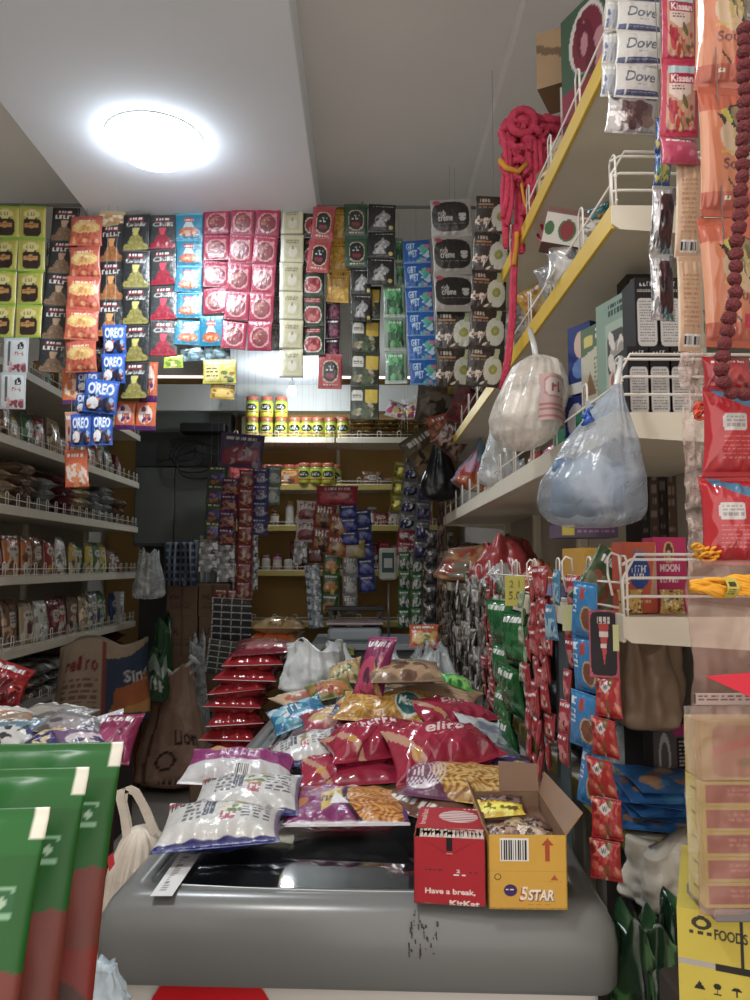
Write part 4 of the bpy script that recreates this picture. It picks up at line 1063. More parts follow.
ztop = pile('grain_bag', reds, Yp, zr_b, 'red grain bags stacked beside the freezer', 'grain bag')
ups = [(266, 62, .05, .3, d_mix([(150, 34, 50), (196, 110, 110), (120, 30, 44)], None, 3, (40, 30)), GLOSS, 'dark pink grain bag lying on top of the red stack', .05)]
zt2 = pile('grain_bag', ups, Yp + .02, ztop, 'red grain bags stacked beside the freezer', 'grain bag')
# flour stack stands behind on the back rack's low board
Yf = 3.9
zf = zat(668, Yf)
mb = MB(); xq = at(278, 650, Yf).x
st = thing('low_stool', 'low dark wooden stool under the flour and lentil bags', 'stool', (xq, Yf, 0))
mb.box(-.17, -.16, zf - .03, .17, .16, zf, b=.003); ob('seat', mb.mesh('seat', mat('stool_wood', (96, 72, 52), rough=.6, noise=.1)), st)
for sx in (-1, 1):
    for sy in (-1, 1):
        mb = MB(); mb.box(sx * .15 - .015, sy * .14 - .015, 0, sx * .15 + .015, sy * .14 + .015, zf - .03); ob('leg', mb.mesh('leg', MATS['stool_wood']), st)
fl_ = [(279, 54, .055, .26, d_mix([(150, 110, 96), (190, 160, 140), (110, 76, 66)], None, 4, (40, 26)), GLOSS, 'brown lentil bag at the bottom of the flour stack', .05),
       (280, 56, .05, .26, d_mix([(176, 140, 120), (206, 190, 170), (130, 90, 76)], None, 5, (40, 26)), GLOSS, 'pale brown grain bag second in the flour stack', -.05),
       (278, 54, .05, .26, d_mix([(206, 196, 180), (160, 120, 90), (226, 220, 210)], None, 6, (40, 26)), GLOSS, 'whitish flour bag below the orange flour bag', .08),
       (277, 50, .07, .24, CV(40, 26, (196, 120, 60)).rect(.1, .6, .8, 1, (226, 90, 30)).rect(.1, .1, .8, .5, (214, 150, 80)), GLOSS, 'bright orange flour bag near the top of the stack', -.04),
       (279, 52, .07, .25, d_mix([(186, 150, 90), (206, 176, 120), (150, 110, 60)], None, 7, (40, 26)), GLOSS, 'tan flour bag lying on top of the orange one', .06)]
pile('flour_bag', fl_, Yf, zf, 'flour and lentil bags stacked before the back rack', 'flour bag')
# ------------------------------------------------------------------ floor goods on the left
# brown rice sack with blue and orange print, standing
sx_, sz_ = at(100, 700, 3.9), 0
c = CV(110, 110, (176, 150, 120)); c.rect(.46, 0, .5, 1, (150, 60, 50)); c.text('rellino', .1, .18, .42, .34, (150, 36, 40), .03); c.lines(.1, .42, .42, .92, 8, (140, 90, 70), 4)
c.poly([(.52, .18), (1, .04), (1, .9), (.52, .96)], (52, 70, 96)); c.poly([(.62, .5), (.98, .36), (.98, .8), (.56, .86)], (196, 96, 44)); c.poly([(.56, .76), (.98, .62), (.98, .95), (.56, .95)], (206, 140, 60)); c.text('Sing', .7, .28, .98, .46, (220, 206, 196), .02, .1); c.ell(.76, .86, .2, .08, (44, 60, 84))
zb_ = zat(728, 3.9)
s = ob('rice_sack', soft('rice_sack', .46, .24, .42, WOVEN, 5, neck=.9, fold=.02, lump=.25, cv=c, base=(176, 150, 120), flat=5, tip=.9, na=140, nz=70), None, (sx_.x, 3.95, zb_), (0, 0, .35))
tag(s, 'standing tan rice sack with blue and orange printed side', 'rice sack')
mb = MB(); mb.box(-.33, -.12, 0, .1, .2, zb_, b=.004); o = ob('pallet_box', mb.mesh('pallet_box', mat('crate_dark', (56, 48, 44), rough=.8, noise=.1)), None, (sx_.x, 3.95, 0)); tag(o, 'dark low crate on the floor under the printed rice sack', 'crate')
# tied jute coloured lion sack on the floor
c = CV(90, 120, (190, 144, 114)); c.blobs(0, 0, 1, 1, [(178, 130, 104), (200, 156, 124), (186, 138, 108)], 40, .14, 4); c.text('Lion', .62, .5, .9, .62, (70, 40, 36), .03); c.ell(.5, .74, .13, .08, (80, 50, 44), ring=.25); c.lines(.4, .9, .7, .94, 1, (90, 60, 50), 3); c.poly([(.3, 0), (.34, 0), (.24, 1), (.2, 1)], (120, 82, 64))
lp = on_z(174, 775, 0.0)
lp = at(172, 786, 4.7); 
ts = thing('tied_sack', 'brown tied sack with white plastic handles standing on the floor', 'sack', (lp.x, 4.7, max(0, lp.z)))
ob('sack_body', soft('sack_body', .46, .36, at(172, 672, 4.7).z - lp.z, WOVEN, 8, neck=.5, fold=.05, lump=.5, cv=c, base=(186, 140, 110), flat=3.5, tip=.2, na=120, nz=80), ts)
mb = MB(); hz = at(172, 672, 4.7).z - lp.z
for sx, dx in ((-1, -.12), (1, .12)):
    mb.tube([(0, -.03, hz - .03), (sx * .03, -.06, hz + .01), (dx * .8, -.05, hz + .05), (dx * 1.1, -.02, hz + .12 if sx < 0 else hz + .09)], .02, 8, rf=lambda t: 1.2 - t * .75)
mb.tube([(.1, -.04, hz + .1), (.15, -.02, hz + .05), (.1, 0, hz - .01), (.02, .0, hz - .02)], .014, 8)
ob('handle', mb.mesh('handle', mat('plastic_white', (196, 196, 192), rough=.35), True), ts)
# red orange bag beside the lion sack
p = at(128, 760, 4.6)
o = ob('snack_sack', soft('snack_sack', .14, .12, .42, GLOSS, 3, neck=.9, fold=.05, base=(150, 60, 36), na=40, nz=24), None, (p.x, 4.6, 0.0), (0, 0, 0)); o.scale = (1, 1, at(132, 705, 4.6).z / .42)
tag(o, 'orange red plastic sack standing left of the brown tied sack', 'sack')
# green crate bag, clear bag, grey bag behind
M_PLC = mat('clear_plastic', (206, 212, 212), rough=.14, spec=.9, alpha=.5, alpha_var=.22, bump=.5, bscale=26)
M_PLW = mat('white_plastic_film', (214, 216, 214), rough=.22, spec=.6, alpha=.82, alpha_var=.12, bump=.4, bscale=22)
p = at(163, 668, 5.02)
o = ob('net_bag', soft('net_bag', .24, .16, at(163, 628, 5.02).z, GLOSS, 6, neck=.45, fold=.06, base=(40, 92, 48), na=50, nz=30), None, (p.x, 5.0, 0)); tag(o, 'dark green plastic bag behind the brown tied sack', 'plastic bag')
c = CV(40, 40, (46, 100, 52)); c.rect(0, .1, 1, .4, (140, 170, 150)).text('Fresh', .1, .5, .9, .75, (220, 226, 220), .03)
p = at(155, 690, 4.45)
o = ob('shopping_bag', soft('shopping_bag', .16, .12, .28, GLOSS, 9, neck=.7, fold=.05, cv=c, base=(46, 100, 52), na=60, nz=40), None, (p.x, 4.45, at(155, 703, 4.45).z)); tag(o, 'small green printed bag wedged between rice sack and tied sack', 'plastic bag')
p = at(192, 640, 5.0)
o = ob('plastic_bag', soft('plastic_bag', .2, .14, at(190, 635, 5.0).z, M_PLC, 12, neck=.5, fold=.1, na=60, nz=30), None, (p.x + .03, 5.0, 0)); tag(o, 'cloudy clear plastic bag behind the brown tied sack', 'plastic bag')
p = at(138, 735, 4.25)
o = ob('plastic_bag', soft('plastic_bag', .16, .12, at(150, 700, 4.95).z, M_PLC, 14, neck=.6, fold=.12, na=60, nz=30), None, (at(152, 700, 4.95).x, 4.95, 0)); tag(o, 'crumpled clear bag between rice sack and tied sack', 'plastic bag')
# cartons piled below the cabinet
for i, (xa_, xb_, ya_, yb_, Y) in enumerate(((166, 198, 584, 616, 5.13), (198, 228, 584, 616, 5.13), (166, 198, 616, 655, 5.13), (198, 228, 616, 655, 5.13), (166, 228, 655, 712, 5.13))):
    a, b = at(xa_, yb_, Y), at(xb_, ya_, Y)
    cc = CV(40, 40, (140, 104, 76)); cc.rect(.46, 0, .54, 1, (120, 86, 60)); cc.text(['Rice', 'Salt', 'Oil', 'Tea', 'Soap'][i], .12, .3, .42, .5, (90, 50, 40), .03); cc.lines(.12, .6, .8, .8, 3, (110, 74, 54), i)
    o = ob('cardboard_carton', boxm('cardboard_carton', b.x - a.x - .006, .3, b.z - a.z - .002, cc, None, None, None, (140, 104, 76)), None, ((a.x + b.x) / 2, Y + .15, a.z))
    tag(o, ['brown carton at top left of pile under the cabinet', 'brown carton at top right of pile under the cabinet', 'brown carton at middle left of pile under the cabinet', 'brown carton at middle right of pile under the cabinet', 'wide brown carton at the bottom of pile under the cabinet'][i], 'carton', 'cartons piled under the grey cabinet')
a = at(166, 712, 5.13); b = at(230, 712, 5.13)
mb = MB(); mb.box(a.x, 5.13, 0, b.x, 5.43, a.z - .002, b=.004); o = ob('storage_box', mb.mesh('storage_box', MATS['crate_dark'])); tag(o, 'dark storage box on the floor under the carton pile', 'box')
# checked shirt and grey clothes hanging
def cloth(name, w, h, cv, m, seed=0, amp=.02, folds=4, t=.006):
    V = []; nx, ny = cv.w, cv.h; R = random.Random(seed); ph = R.uniform(0, 6)
    for side in (0, 1):
        for j in range(ny + 1):
            for i in range(nx + 1):
                u, v = i / nx, j / ny
                yy = amp * math.sin(folds * 2 * PI * u + ph + 1.5 * v) * (1 - .5 * v) + amp * .5 * math.sin(9 * u + 5 * v)
                V.append(((u - .5) * w * (1 - .1 * v), yy + side * t, -h * (1 - v)))
    U_, V_ = np.meshgrid(np.linspace(0, 1, nx + 1), np.linspace(0, 1, ny + 1))
    C = sample(cv, U_, 1 - V_).reshape(-1, 3); n = (nx + 1) * (ny + 1)
    idx = np.arange(n).reshape(ny + 1, nx + 1); rim = np.concatenate([idx[0, :], idx[1:, -1], idx[-1, -2::-1], idx[-2:0:-1, 0]]); nr = np.roll(rim, -1)
    F = np.concatenate([grid_faces(nx, ny), grid_faces(nx, ny, n, True), np.stack([nr, rim, rim + n, nr + n], -1)])
    return new_mesh(name, V, F, m, np.concatenate([C, C]), True)
M_CLOTH = mat('woven_cloth', rough=.85, spec=.2, vcol=True, noise=.08, nscale=30)
c = CV(48, 48, (44, 56, 82))
for i in range(6): c.rect(i / 6, 0, i / 6 + .07, 1, (130, 140, 156)); c.rect(0, i / 6, 1, i / 6 + .06, (110, 122, 140))
p = at(180, 542, 5.1); o = ob('checked_shirt', cloth('checked_shirt', .22, .29, c, M_CLOTH, 3), None, tuple(p)); tag(o, 'dark blue checked shirt hanging below the grey cabinet doors', 'shirt')
p = at(205, 540, 5.35); o = ob('grey_cloth', cloth('grey_cloth', .17, .3, CV(24, 30, (120, 128, 136)).rect(.1, .5, .9, 1, (150, 156, 160)), M_CLOTH, 7), None, tuple(p)); tag(o, 'pale grey cloth bundle hanging right of the checked shirt', 'cloth')
p = at(150, 552, 4.9); o = ob('plastic_bag', soft('plastic_bag', .2, .14, .3, M_PLC, 21, neck=.6, fold=.12, na=60, nz=30), None, (at(148, 600, 4.9).x, 4.9, at(150, 600, 4.9).z)); tag(o, 'dusty white bag hanging at the end of the left rack', 'plastic bag')
# ------------------------------------------------------------------ packets heaped on the freezer
def d_white_info(seed=1):
    c = CV(130, 90, (206, 206, 202)); c.rect(0, .92, 1, 1, (30, 40, 130)).rect(.97, 0, 1, 1, (120, 120, 160)); c.ell(.08, .12, .09, .12, (196, 90, 80))
    c.text('Chini', .03, .12, .16, .3, (40, 60, 90), .03); c.lines(.18, .06, .33, .72, 7, (110, 112, 124), seed)
    c.text('DO NOT', .34, .1, .38, .62, (40, 48, 90), .02, vert=True); c.text('EAT', .4, .12, .44, .6, (40, 48, 90), .02, vert=True); c.bars(.35, .15, .45, .6, 4, (70, 74, 100), seed)
    c.rrect(.5, .42, .63, .72, (196, 90, 104), 5); c.blobs(.5, .1, .66, .55, [(150, 150, 60), (226, 214, 190), (90, 130, 60)], 12, .035, seed, .06); c.text('NO', .52, .5, .64, .64, WH, .02)
    c.lines(.68, .08, .92, .7, 8, (96, 98, 112), seed + 1, .4); c.lines(.05, .94, .9, .98, 1, (60, 60, 150), seed)
    return c
def d_noodle():
    c = CV(150, 100, (142, 40, 112)); c.put(((c.X - .78) ** 2 / .115 + (c.Y - .45) ** 2 / .34 < 1).astype(float), (60, 20, 50))
    m = ((c.X - .8) ** 2 / .1 + (c.Y - .45) ** 2 / .3 < 1)
    c.put(m.astype(float), (206, 120, 40)); w = np.sin(c.X * 60 + 5 * np.sin(c.Y * 22)) * np.sin(c.Y * 34 + 5 * np.sin(c.X * 19))
    c.put(((w > .25) & m).astype(float), (232, 166, 84)); c.put(((w < -.45) & m).astype(float), (156, 78, 26))
    c.ell(.14, .22, .1, .14, (206, 90, 60)); c.ell(.14, .22, .07, .1, (150, 50, 110)); c.ell(.1, .6, .07, .1, (196, 110, 50))
    c.poly([(.26, .45), (.42, .3), (.46, .62), (.3, .86)], (206, 170, 50)); c.text('Magic', .28, .48, .44, .66, (60, 30, 60), .02)
    c.poly([(.38, .4), (.52, .72), (.36, .72)], (226, 226, 230)); c.text('Yippee', .3, .04, .56, .34, (224, 214, 226), .04, .2); c.rect(0, .94, 1, 1, (206, 200, 206)); c.rect(.96, .1, 1, .9, (110, 70, 160)); return c
def d_noodle2():
    c = CV(120, 70, (120, 60, 100)); w = np.sin(c.X * 50 + 4 * np.sin(c.Y * 20)) * np.sin(c.Y * 28 + 5 * np.sin(c.X * 17)); m = ((c.X - .55) ** 2 / .12 + (c.Y - .5) ** 2 / .3 < 1)
    c.put(m.astype(float), (206, 150, 60)); c.put(((w > .2) & m).astype(float), (232, 190, 104)); c.put(((w < -.4) & m).astype(float), (160, 90, 30)); c.rect(.86, .5, 1, 1, (96, 60, 150))
    for i in range(5): c.ell(.1 + i * .03, .5, .1, .4, (226, 214, 220), ring=.1)
    return c
def d_elite(word='elite', sz=(150, 110)):
    c = CV(*sz, (186, 34, 66)); c.grain(.05, 2, 6, 6); c.put((np.abs((c.X - .12) - (c.Y - .5) * .35) < .035).astype(float), (206, 150, 120))
    c.text(word, .34, .3, .74, .52, (236, 214, 214), .02, .3); c.ell(.2, .75, .05, .07, (214, 150, 60)); c.ell(.22, .2, .04, .05, (200, 140, 80)); c.ell(.84, .6, .09, .12, (206, 50, 70), ring=.2); c.ell(.84, .2, .06, .08, (160, 26, 56), ring=.3)
    c.lines(.4, .56, .6, .6, 1, (214, 150, 150), 4); c.put((np.abs((c.X - .6) + (c.Y - .5) * .8) < .012).astype(float), (150, 22, 50)); return c
def d_magenta_white():
    c = CV(130, 70, (206, 204, 206)); c.rect(0, 0, 1, .62, (160, 44, 120)); c.ell(.28, .2, .1, .16, (206, 150, 90)); c.ell(.62, .2, .08, .12, (206, 160, 110)); c.text('Wafers', .3, .25, .7, .52, (206, 180, 206), .03, .2); c.barcode(.5, .72, .62, .88); c.ell(.86, .25, .08, .16, (120, 50, 120), ring=.3); return c
def d_teal():
    c = CV(90, 60, (30, 120, 170)); c.blobs(0, 0, 1, 1, [(120, 190, 214), (206, 220, 226), (20, 80, 140), (60, 160, 190)], 40, .09, 4); c.text('Fun', .3, .3, .6, .6, WH, .05, .2); return c
def d_gold():
    c = CV(110, 80, (206, 140, 36)); w = np.sin(c.X * 44 + 4 * np.sin(c.Y * 15)) * np.sin(c.Y * 30 + 3 * np.sin(c.X * 21)); c.put((w > .3).astype(float), (222, 172, 70)); c.put((w < -.6).astype(float), (176, 106, 30))
    c.ell(.8, .62, .15, .3, (206, 214, 200)); c.ell(.8, .62, .13, .26, (26, 96, 96)); c.text('Moon', .7, .5, .9, .72, (214, 226, 214), .03, .1); return c
def heap(name, cvf, w, h, d, px, py, z, rx, ry, rz, label, cat='snack packet', m=None, seed=1, wr=1.0, back=None, group=None, res=None, bend=0, seal=.07):
    me = pouch(name, w, h, d, cvf() if callable(cvf) else cvf, m or FOIL, seed=seed, wr=wr, back=back, res=res, bend=bend, seal=seal)
    p = on_z(px, py, z)
    M = Matrix.Translation(p) @ Matrix.Rotation(math.radians(rz), 4, 'Z') @ Matrix.Rotation(math.radians(rx), 4, 'X') @ Matrix.Rotation(math.radians(ry), 4, 'Y') @ Matrix.Rotation(-PI / 2, 4, 'X')
    o = ob(name, me); o.matrix_world = M
    return tag(o, label, cat, group)
Z0 = FZ + .004
NB = (34, 44, 130)
heap('snack_packet', K(d_white_info, 1), .195, .15, .06, 222, 826, Z0 + .04, 10, 0, 3, 'white and blue printed packet lying nearest on the freezer glass', back=NB, seed=3)
heap('snack_packet', K(d_white_info, 5), .19, .15, .05, 249, 795, Z0 + .045, 12, 0, 2, 'white and blue packet partly under the nearest white packet', back=NB, seed=8)
heap('snack_packet', d_magenta_white, .225, .13, .06, 240, 768, Z0 + .045, 12, 2, -3, 'magenta and white wafer packet behind the two white packets', back=(190, 60, 140), seed=4)
heap('snack_packet', K(d_white_info, 9), .15, .14, .05, 303, 750, Z0 + .06, 16, -14, 8, 'silver white packet leaning on the heap with blue underside', back=NB, seed=12)
heap('noodle_packet', d_noodle, .22, .17, .045, 349, 806, Z0 + .028, 7, 0, -3, 'purple instant noodle packet showing orange noodles at front of heap', 'noodle packet', back=(200, 190, 200), seed=5)
heap('noodle_packet', d_noodle2, .24, .17, .055, 468, 784, Z0 + .055, 8, 4, -6, 'noodle packet with golden noodle picture behind the two cartons', 'noodle packet', back=(110, 50, 120), seed=6)
heap('biscuit_packet', K(d_elite, 'Marie'), .22, .125, .1, 376, 744, Z0 + .085, 14, -4, 18, 'big crimson biscuit packet on the left of the heap', 'biscuit packet', seed=7, wr=1.4, m=GLOSS)
heap('biscuit_packet', d_elite, .23, .125, .1, 442, 750, Z0 + .09, 16, -4, 16, 'big crimson biscuit packet with pale lettering on heap top right', 'biscuit packet', seed=9, wr=1.4, m=GLOSS)
heap('biscuit_packet', K(d_elite, 'Elite', (100, 70)), .22, .15, .06, 452, 712, Z0 + .10, 10, 6, 24, 'crumpled crimson packet behind the lettered crimson packets', 'biscuit packet', seed=11, wr=2.0, m=GLOSS)
heap('biscuit_packet', K(d_elite, 'gold', (90, 60)), .22, .14, .05, 352, 770, Z0 + .04, 5, 0, 5, 'flattened crimson packet under the big left crimson packet', 'biscuit packet', seed=14, m=GLOSS)
heap('snack_packet', d_teal, .16, .12, .045, 298, 714, Z0 + .045, 18, -18, 22, 'teal blue snack packet at far left of heap', seed=15)
heap('snack_packet', K(d_mix, [(190, 60, 84), (206, 150, 130), (150, 40, 70), (214, 180, 90)], 'Mango', 7, (80, 50)), .16, .13, .05, 332, 719, Z0 + .06, 14, -6, 12, 'pink snack packet between teal packet and big crimson packet', seed=16)
heap('snack_packet', K(d_mix, [(70, 80, 110), (206, 90, 90), (120, 140, 190), (206, 170, 90)], None, 4, (70, 40)), .15, .1, .045, 362, 706, Z0 + .1, 10, 0, -8, 'small blue grey snack packet above the pink one', seed=17)
heap('snack_packet', d_gold, .23, .17, .07, 384, 706, Z0 + .11, 20, 0, -10, 'golden orange snack bag with teal oval logo in heap middle', seed=18)
heap('snack_packet', K(d_mix, [(120, 130, 50), (206, 120, 60), (60, 120, 60), (170, 60, 60)], None, 9, (70, 50)), .14, .11, .05, 330, 690, Z0 + .08, 18, -10, 16, 'green and orange snack packet at back left of heap', seed=19)
heap('snack_packet', K(d_mix, [(150, 34, 90), (206, 60, 100), (206, 150, 60), (96, 20, 60)], None, 12, (60, 70)), .09, .17, .05, 375, 668, Z0 + .2, 58, 0, -34, 'magenta snack packet standing tilted at back of heap', seed=20)
heap('snack_packet', K(d_mix, [(176, 160, 60), (90, 110, 40), (206, 190, 120)], None, 2, (60, 24)), .16, .07, .035, 338, 651, Z0 + .06, 20, 0, -4, 'yellow green strip packet lying on white plastic near scale', seed=21)
heap('snack_packet', K(d_mix, [(190, 150, 90), (206, 180, 120), (90, 120, 60)], None, 5, (50, 40)), .11, .1, .05, 345, 672, Z0 + .12, 22, -8, 0, 'tan and green crumpled packet behind the golden snack bag', seed=22, wr=2)
heap('snack_packet', K(d_mix, [(206, 170, 130), (206, 90, 60), (160, 130, 100)], None, 6, (60, 50)), .16, .12, .045, 300, 700, Z0 + .05, 10, 0, 35, 'peach and orange packet lying at freezer left edge', seed=23)
heap('paper_packet', K(d_mix, [(176, 138, 100), (190, 152, 114), (160, 122, 88)], None, 3, (90, 60)), .26, .16, .05, 430, 691, Z0 + .13, 14, 10, -22, 'folded brown paper bag lying on top of the heap', 'paper bag', m=CARD, seed=24, wr=1.8)
heap('snack_packet', K(d_mix, [(196, 196, 198), (150, 154, 160), (90, 96, 140)], 'Lite', 3, (70, 60), (40, 60, 120)), .15, .13, .05, 500, 762, Z0 + .05, 26, 16, 20, 'silver foil packet at right end of heap above carton', seed=25, m=FOILM)
heap('snack_packet', K(d_mix, [(70, 50, 130), (206, 190, 60), (110, 80, 160)], None, 13, (50, 40)), .11, .1, .04, 520, 772, Z0 + .05, 20, 10, 30, 'small purple and yellow packet at the right freezer edge', seed=26)
heap('snack_packet', K(d_mix, [(196, 200, 200), (160, 166, 170), (120, 126, 150)], None, 14, (60, 50)), .15, .14, .04, 490, 735, Z0 + .07, 20, 18, 10, 'grey white packet under right side of crimson packets', seed=27)
heap('snack_packet', K(d_mix, [(60, 170, 60), (120, 206, 90), (30, 110, 40)], None, 15, (30, 20)), .06, .045, .02, 457, 682, Z0 + .24, 20, 18, 10, 'tiny bright green packet right of the brown paper bag', seed=28)
heap('snack_packet', K(d_mix, [(150, 120, 90), (190, 150, 110), (120, 80, 60)], None, 16, (60, 50)), .2, .14, .05, 405, 672, Z0 + .19, 14, 0, 10, 'dull brown packet under the clear plastic bags', seed=29)
for i, (px, py, c0, lab) in enumerate(((330, 740, (120, 30, 60), 'dark crimson packet at the base of heap left side'), (430, 770, (150, 60, 40), 'rust coloured packet at the base behind red carton'), (400, 725, (170, 140, 60), 'mustard packet at the base under crimson packets'), (345, 715, (60, 60, 90), 'navy packet at the base of heap back'), (450, 730, (140, 36, 60), 'wine red packet under the right crimson packet'), (500, 785, (90, 60, 40), 'brown packet behind yellow carton'), (432, 803, (120, 70, 50), 'brown packet wedged behind the red chocolate carton'))):
    heap('snack_packet', K(d_mix, [c0, tuple(min(255, v + 50) for v in c0), (200, 180, 160)], None, i, (60, 46)), .2, .16, .05, px, py, Z0 + .028, 0, 0, i * 23, lab, seed=30 + i)
# plastic bags at the far end of the freezer
def pbag(px, py, Y, w, h, d, m, label, seed, neck=.2, fold=.14, rot=(0, 0, 0), name='plastic_bag', **kw):
    p = at(px, py, Y)
    if Y < 0: p = on_z(px, py, FZ + .012)
    o = ob(name, soft(name, w, d, h, m, seed, neck=neck, fold=fold, na=kw.pop('na', 80), nz=40, **kw), None, tuple(p), rot)
    return tag(o, label, 'plastic bag')
pbag(315, 693, 2.75, .22, .16, .16, M_PLW, 'crumpled white plastic bag at far left corner of freezer', 31, .85, .1)
pbag(336, 672, 2.95, .14, .1, .12, M_PLW, 'small white plastic bag in front of the scale', 32, .5, .1)
pbag(402, 706, -1, .2, .16, .21, M_PLC, 'clear plastic bag piled behind the heap left', 33, .6)
pbag(438, 708, -1, .24, .18, .27, M_PLC, 'clear plastic bag of sweets with red and green packet behind heap', 34, .3)
heap('snack_packet', K(d_mix, [(206, 90, 50), (226, 170, 80), (90, 130, 60), (214, 214, 200)], None, 17, (60, 40)), .12, .1, .03, 424, 636, Z0 + .18, 60, 0, -4, 'orange red and green packet showing at top of clear bags', seed=37)
# ------------------------------------------------------------------ open cartons at the front right of the freezer
def open_carton(name, corners_px, z, htop, cols, label, front, side_col, inner, flap=None, topcv=None):
    (xl, yl), (xr, yr) = corners_px[:2]
    a, b = on_z(xl, yl, z), on_z(xr, yr, z)
    w = (b - a).length; rz = math.atan2(b.y - a.y, b.x - a.x)
    t = thing(name, label, 'carton', tuple((a + b) / 2), (0, 0, rz))
    return t, w
# red chocolate carton
c = CV(150, 190, (206, 24, 38)); c.poly([(.12, .03), (.5, .28), (.88, .03), (.86, .03), (.5, .25), (.14, .03)], (176, 16, 30)); c.rect(.46, 0, .55, .2, (30, 16, 18)); c.lines(.46, .23, .55, .25, 1, (226, 150, 130), 2)
c.lines(.16, .48, .4, .52, 1, (110, 30, 30), 4); c.text('2', .6, .47, .65, .52, WH, .03); c.lines(.56, .54, .74, .57, 1, WH, 6); c.lines(.78, .5, .9, .54, 1, (120, 20, 30), 8)
c.text('Have a break,', .16, .76, .86, .86, (246, 226, 216), .03); c.text('KitKat', .5, .93, .92, 1.02, (246, 226, 216), .04)
t, w = open_carton('chocolate_carton', ((414, 903), (486, 907)), Z0, 0, 0, 'red chocolate carton with torn open top, left of the yellow carton', c, 0, 0)
p0 = t.location.copy(); hgt = at(450, 838, p0.y).z - Z0
dep = .125
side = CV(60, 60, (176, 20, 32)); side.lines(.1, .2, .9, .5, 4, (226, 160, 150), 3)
def face_grid(name, p00, p10, p11, p01, cv, m, parent, thick=.0015, jag=None):
    nx, ny = cv.w, cv.h; P = [np.array(q, float) for q in (p00, p10, p11, p01)]; nrm = np.cross(P[1] - P[0], P[3] - P[0]); nrm = nrm / np.linalg.norm(nrm)
    u = np.linspace(0, 1, nx + 1)[None, :, None]; v = np.linspace(0, 1, ny + 1)[:, None, None]
    vv = v.copy() * np.ones((1, nx + 1, 1))
    if jag is not None: vv = vv * jag[None, :, None] if True else vv
    G = P[0] * (1 - u) * (1 - vv) + P[1] * u * (1 - vv) + P[2] * u * vv + P[3] * (1 - u) * vv
    A = G.reshape(-1, 3); B = A - nrm * thick; n = len(A)
    U_, V_ = np.meshgrid(np.linspace(0, 1, nx + 1), np.linspace(0, 1, ny + 1)); C = sample(cv, U_, 1 - V_).reshape(-1, 3)
    idx = np.arange(n).reshape(ny + 1, nx + 1); rim = np.concatenate([idx[0, :], idx[1:, -1], idx[-1, -2::-1], idx[-2:0:-1, 0]]); nr = np.roll(rim, -1)
    F = np.concatenate([grid_faces(nx, ny), grid_faces(nx, ny, n, True), np.stack([nr, rim, rim + n, nr + n], -1)])
    kraft = np.repeat(np.array([[150, 112, 84]], float), n, 0)
    return ob(name, new_mesh(name, np.concatenate([A, B]), F, m, np.concatenate([C, kraft]), False), parent)
w2 = w / 2
face_grid('front_panel', (-w2, 0, 0), (w2, 0, 0), (w2, 0, hgt), (-w2, 0, hgt), c, CARD, t)
face_grid('side_panel', (w2, 0, 0), (w2, dep, 0), (w2, dep, hgt), (w2, 0, hgt), side, CARD, t)
face_grid('side_panel', (-w2, dep, 0), (-w2, 0, 0), (-w2, 0, hgt), (-w2, dep, hgt), side, CARD, t)
face_grid('back_panel', (w2, dep, 0), (-w2, dep, 0), (-w2, dep, hgt), (w2, dep, hgt), CV(4, 4, (176, 20, 32)), CARD, t)
face_grid('base_panel', (-w2, 0, .002), (w2, 0, .002), (w2, dep, .002), (-w2, dep, .002), CV(4, 4, (150, 112, 84)), CARD, t)
tc = CV(120, 110, (202, 34, 46)); tc.ell(.62, .42, .3, .28, (226, 206, 200))
for k in range(6): tc.rect(.32, .2 + k * .08, .92, .225 + k * .08, (190, 40, 50))
tc.text('breakfast', .05, .1, .14, .85, (226, 180, 176), .02, vert=True); tc.lines(.7, .04, .92, .1, 1, WH, 3)
jag = np.array([1.0] * 121)
R = random.Random(3); jg_ = np.clip(np.array([.0 + R.uniform(0, .03) for _ in range(121)]), 0, 1)
# the top flap: torn near the front, so it starts a little behind the front edge
o = face_grid('top_flap', (-w2, dep * .22, hgt + .004), (w2, dep * .22, hgt + .002), (w2 * .96, dep * 1.02, hgt + .001), (-w2 * .96, dep * 1.02, hgt + .001), tc, CARD, t)
mb = MB(); R = random.Random(9)
for k in range(16):
    x = -w2 * .85 + k * w * .85 / 15; mb.add([(x, .004, hgt - .001), (x + w * .06, .004, hgt - .001), (x + w * .045, .006 + R.uniform(.0, .012), hgt + R.uniform(.002, .006)), (x + .001, .004 + R.uniform(0, .01), hgt + R.uniform(.001, .006))], [(0, 1, 2, 3)], (214, 196, 184))
    mb.add([(x, dep * .24, hgt + .003), (x + w * .06, dep * .24, hgt + .003), (x + w * .04, dep * .24 - R.uniform(.003, .014), hgt + R.uniform(-.003, .003)), (x, dep * .24 - R.uniform(.003, .012), hgt + .001)], [(0, 1, 2, 3)], (206, 180, 166))
ob('torn_edge', mb.mesh('torn_edge', CARD, False, True), t)
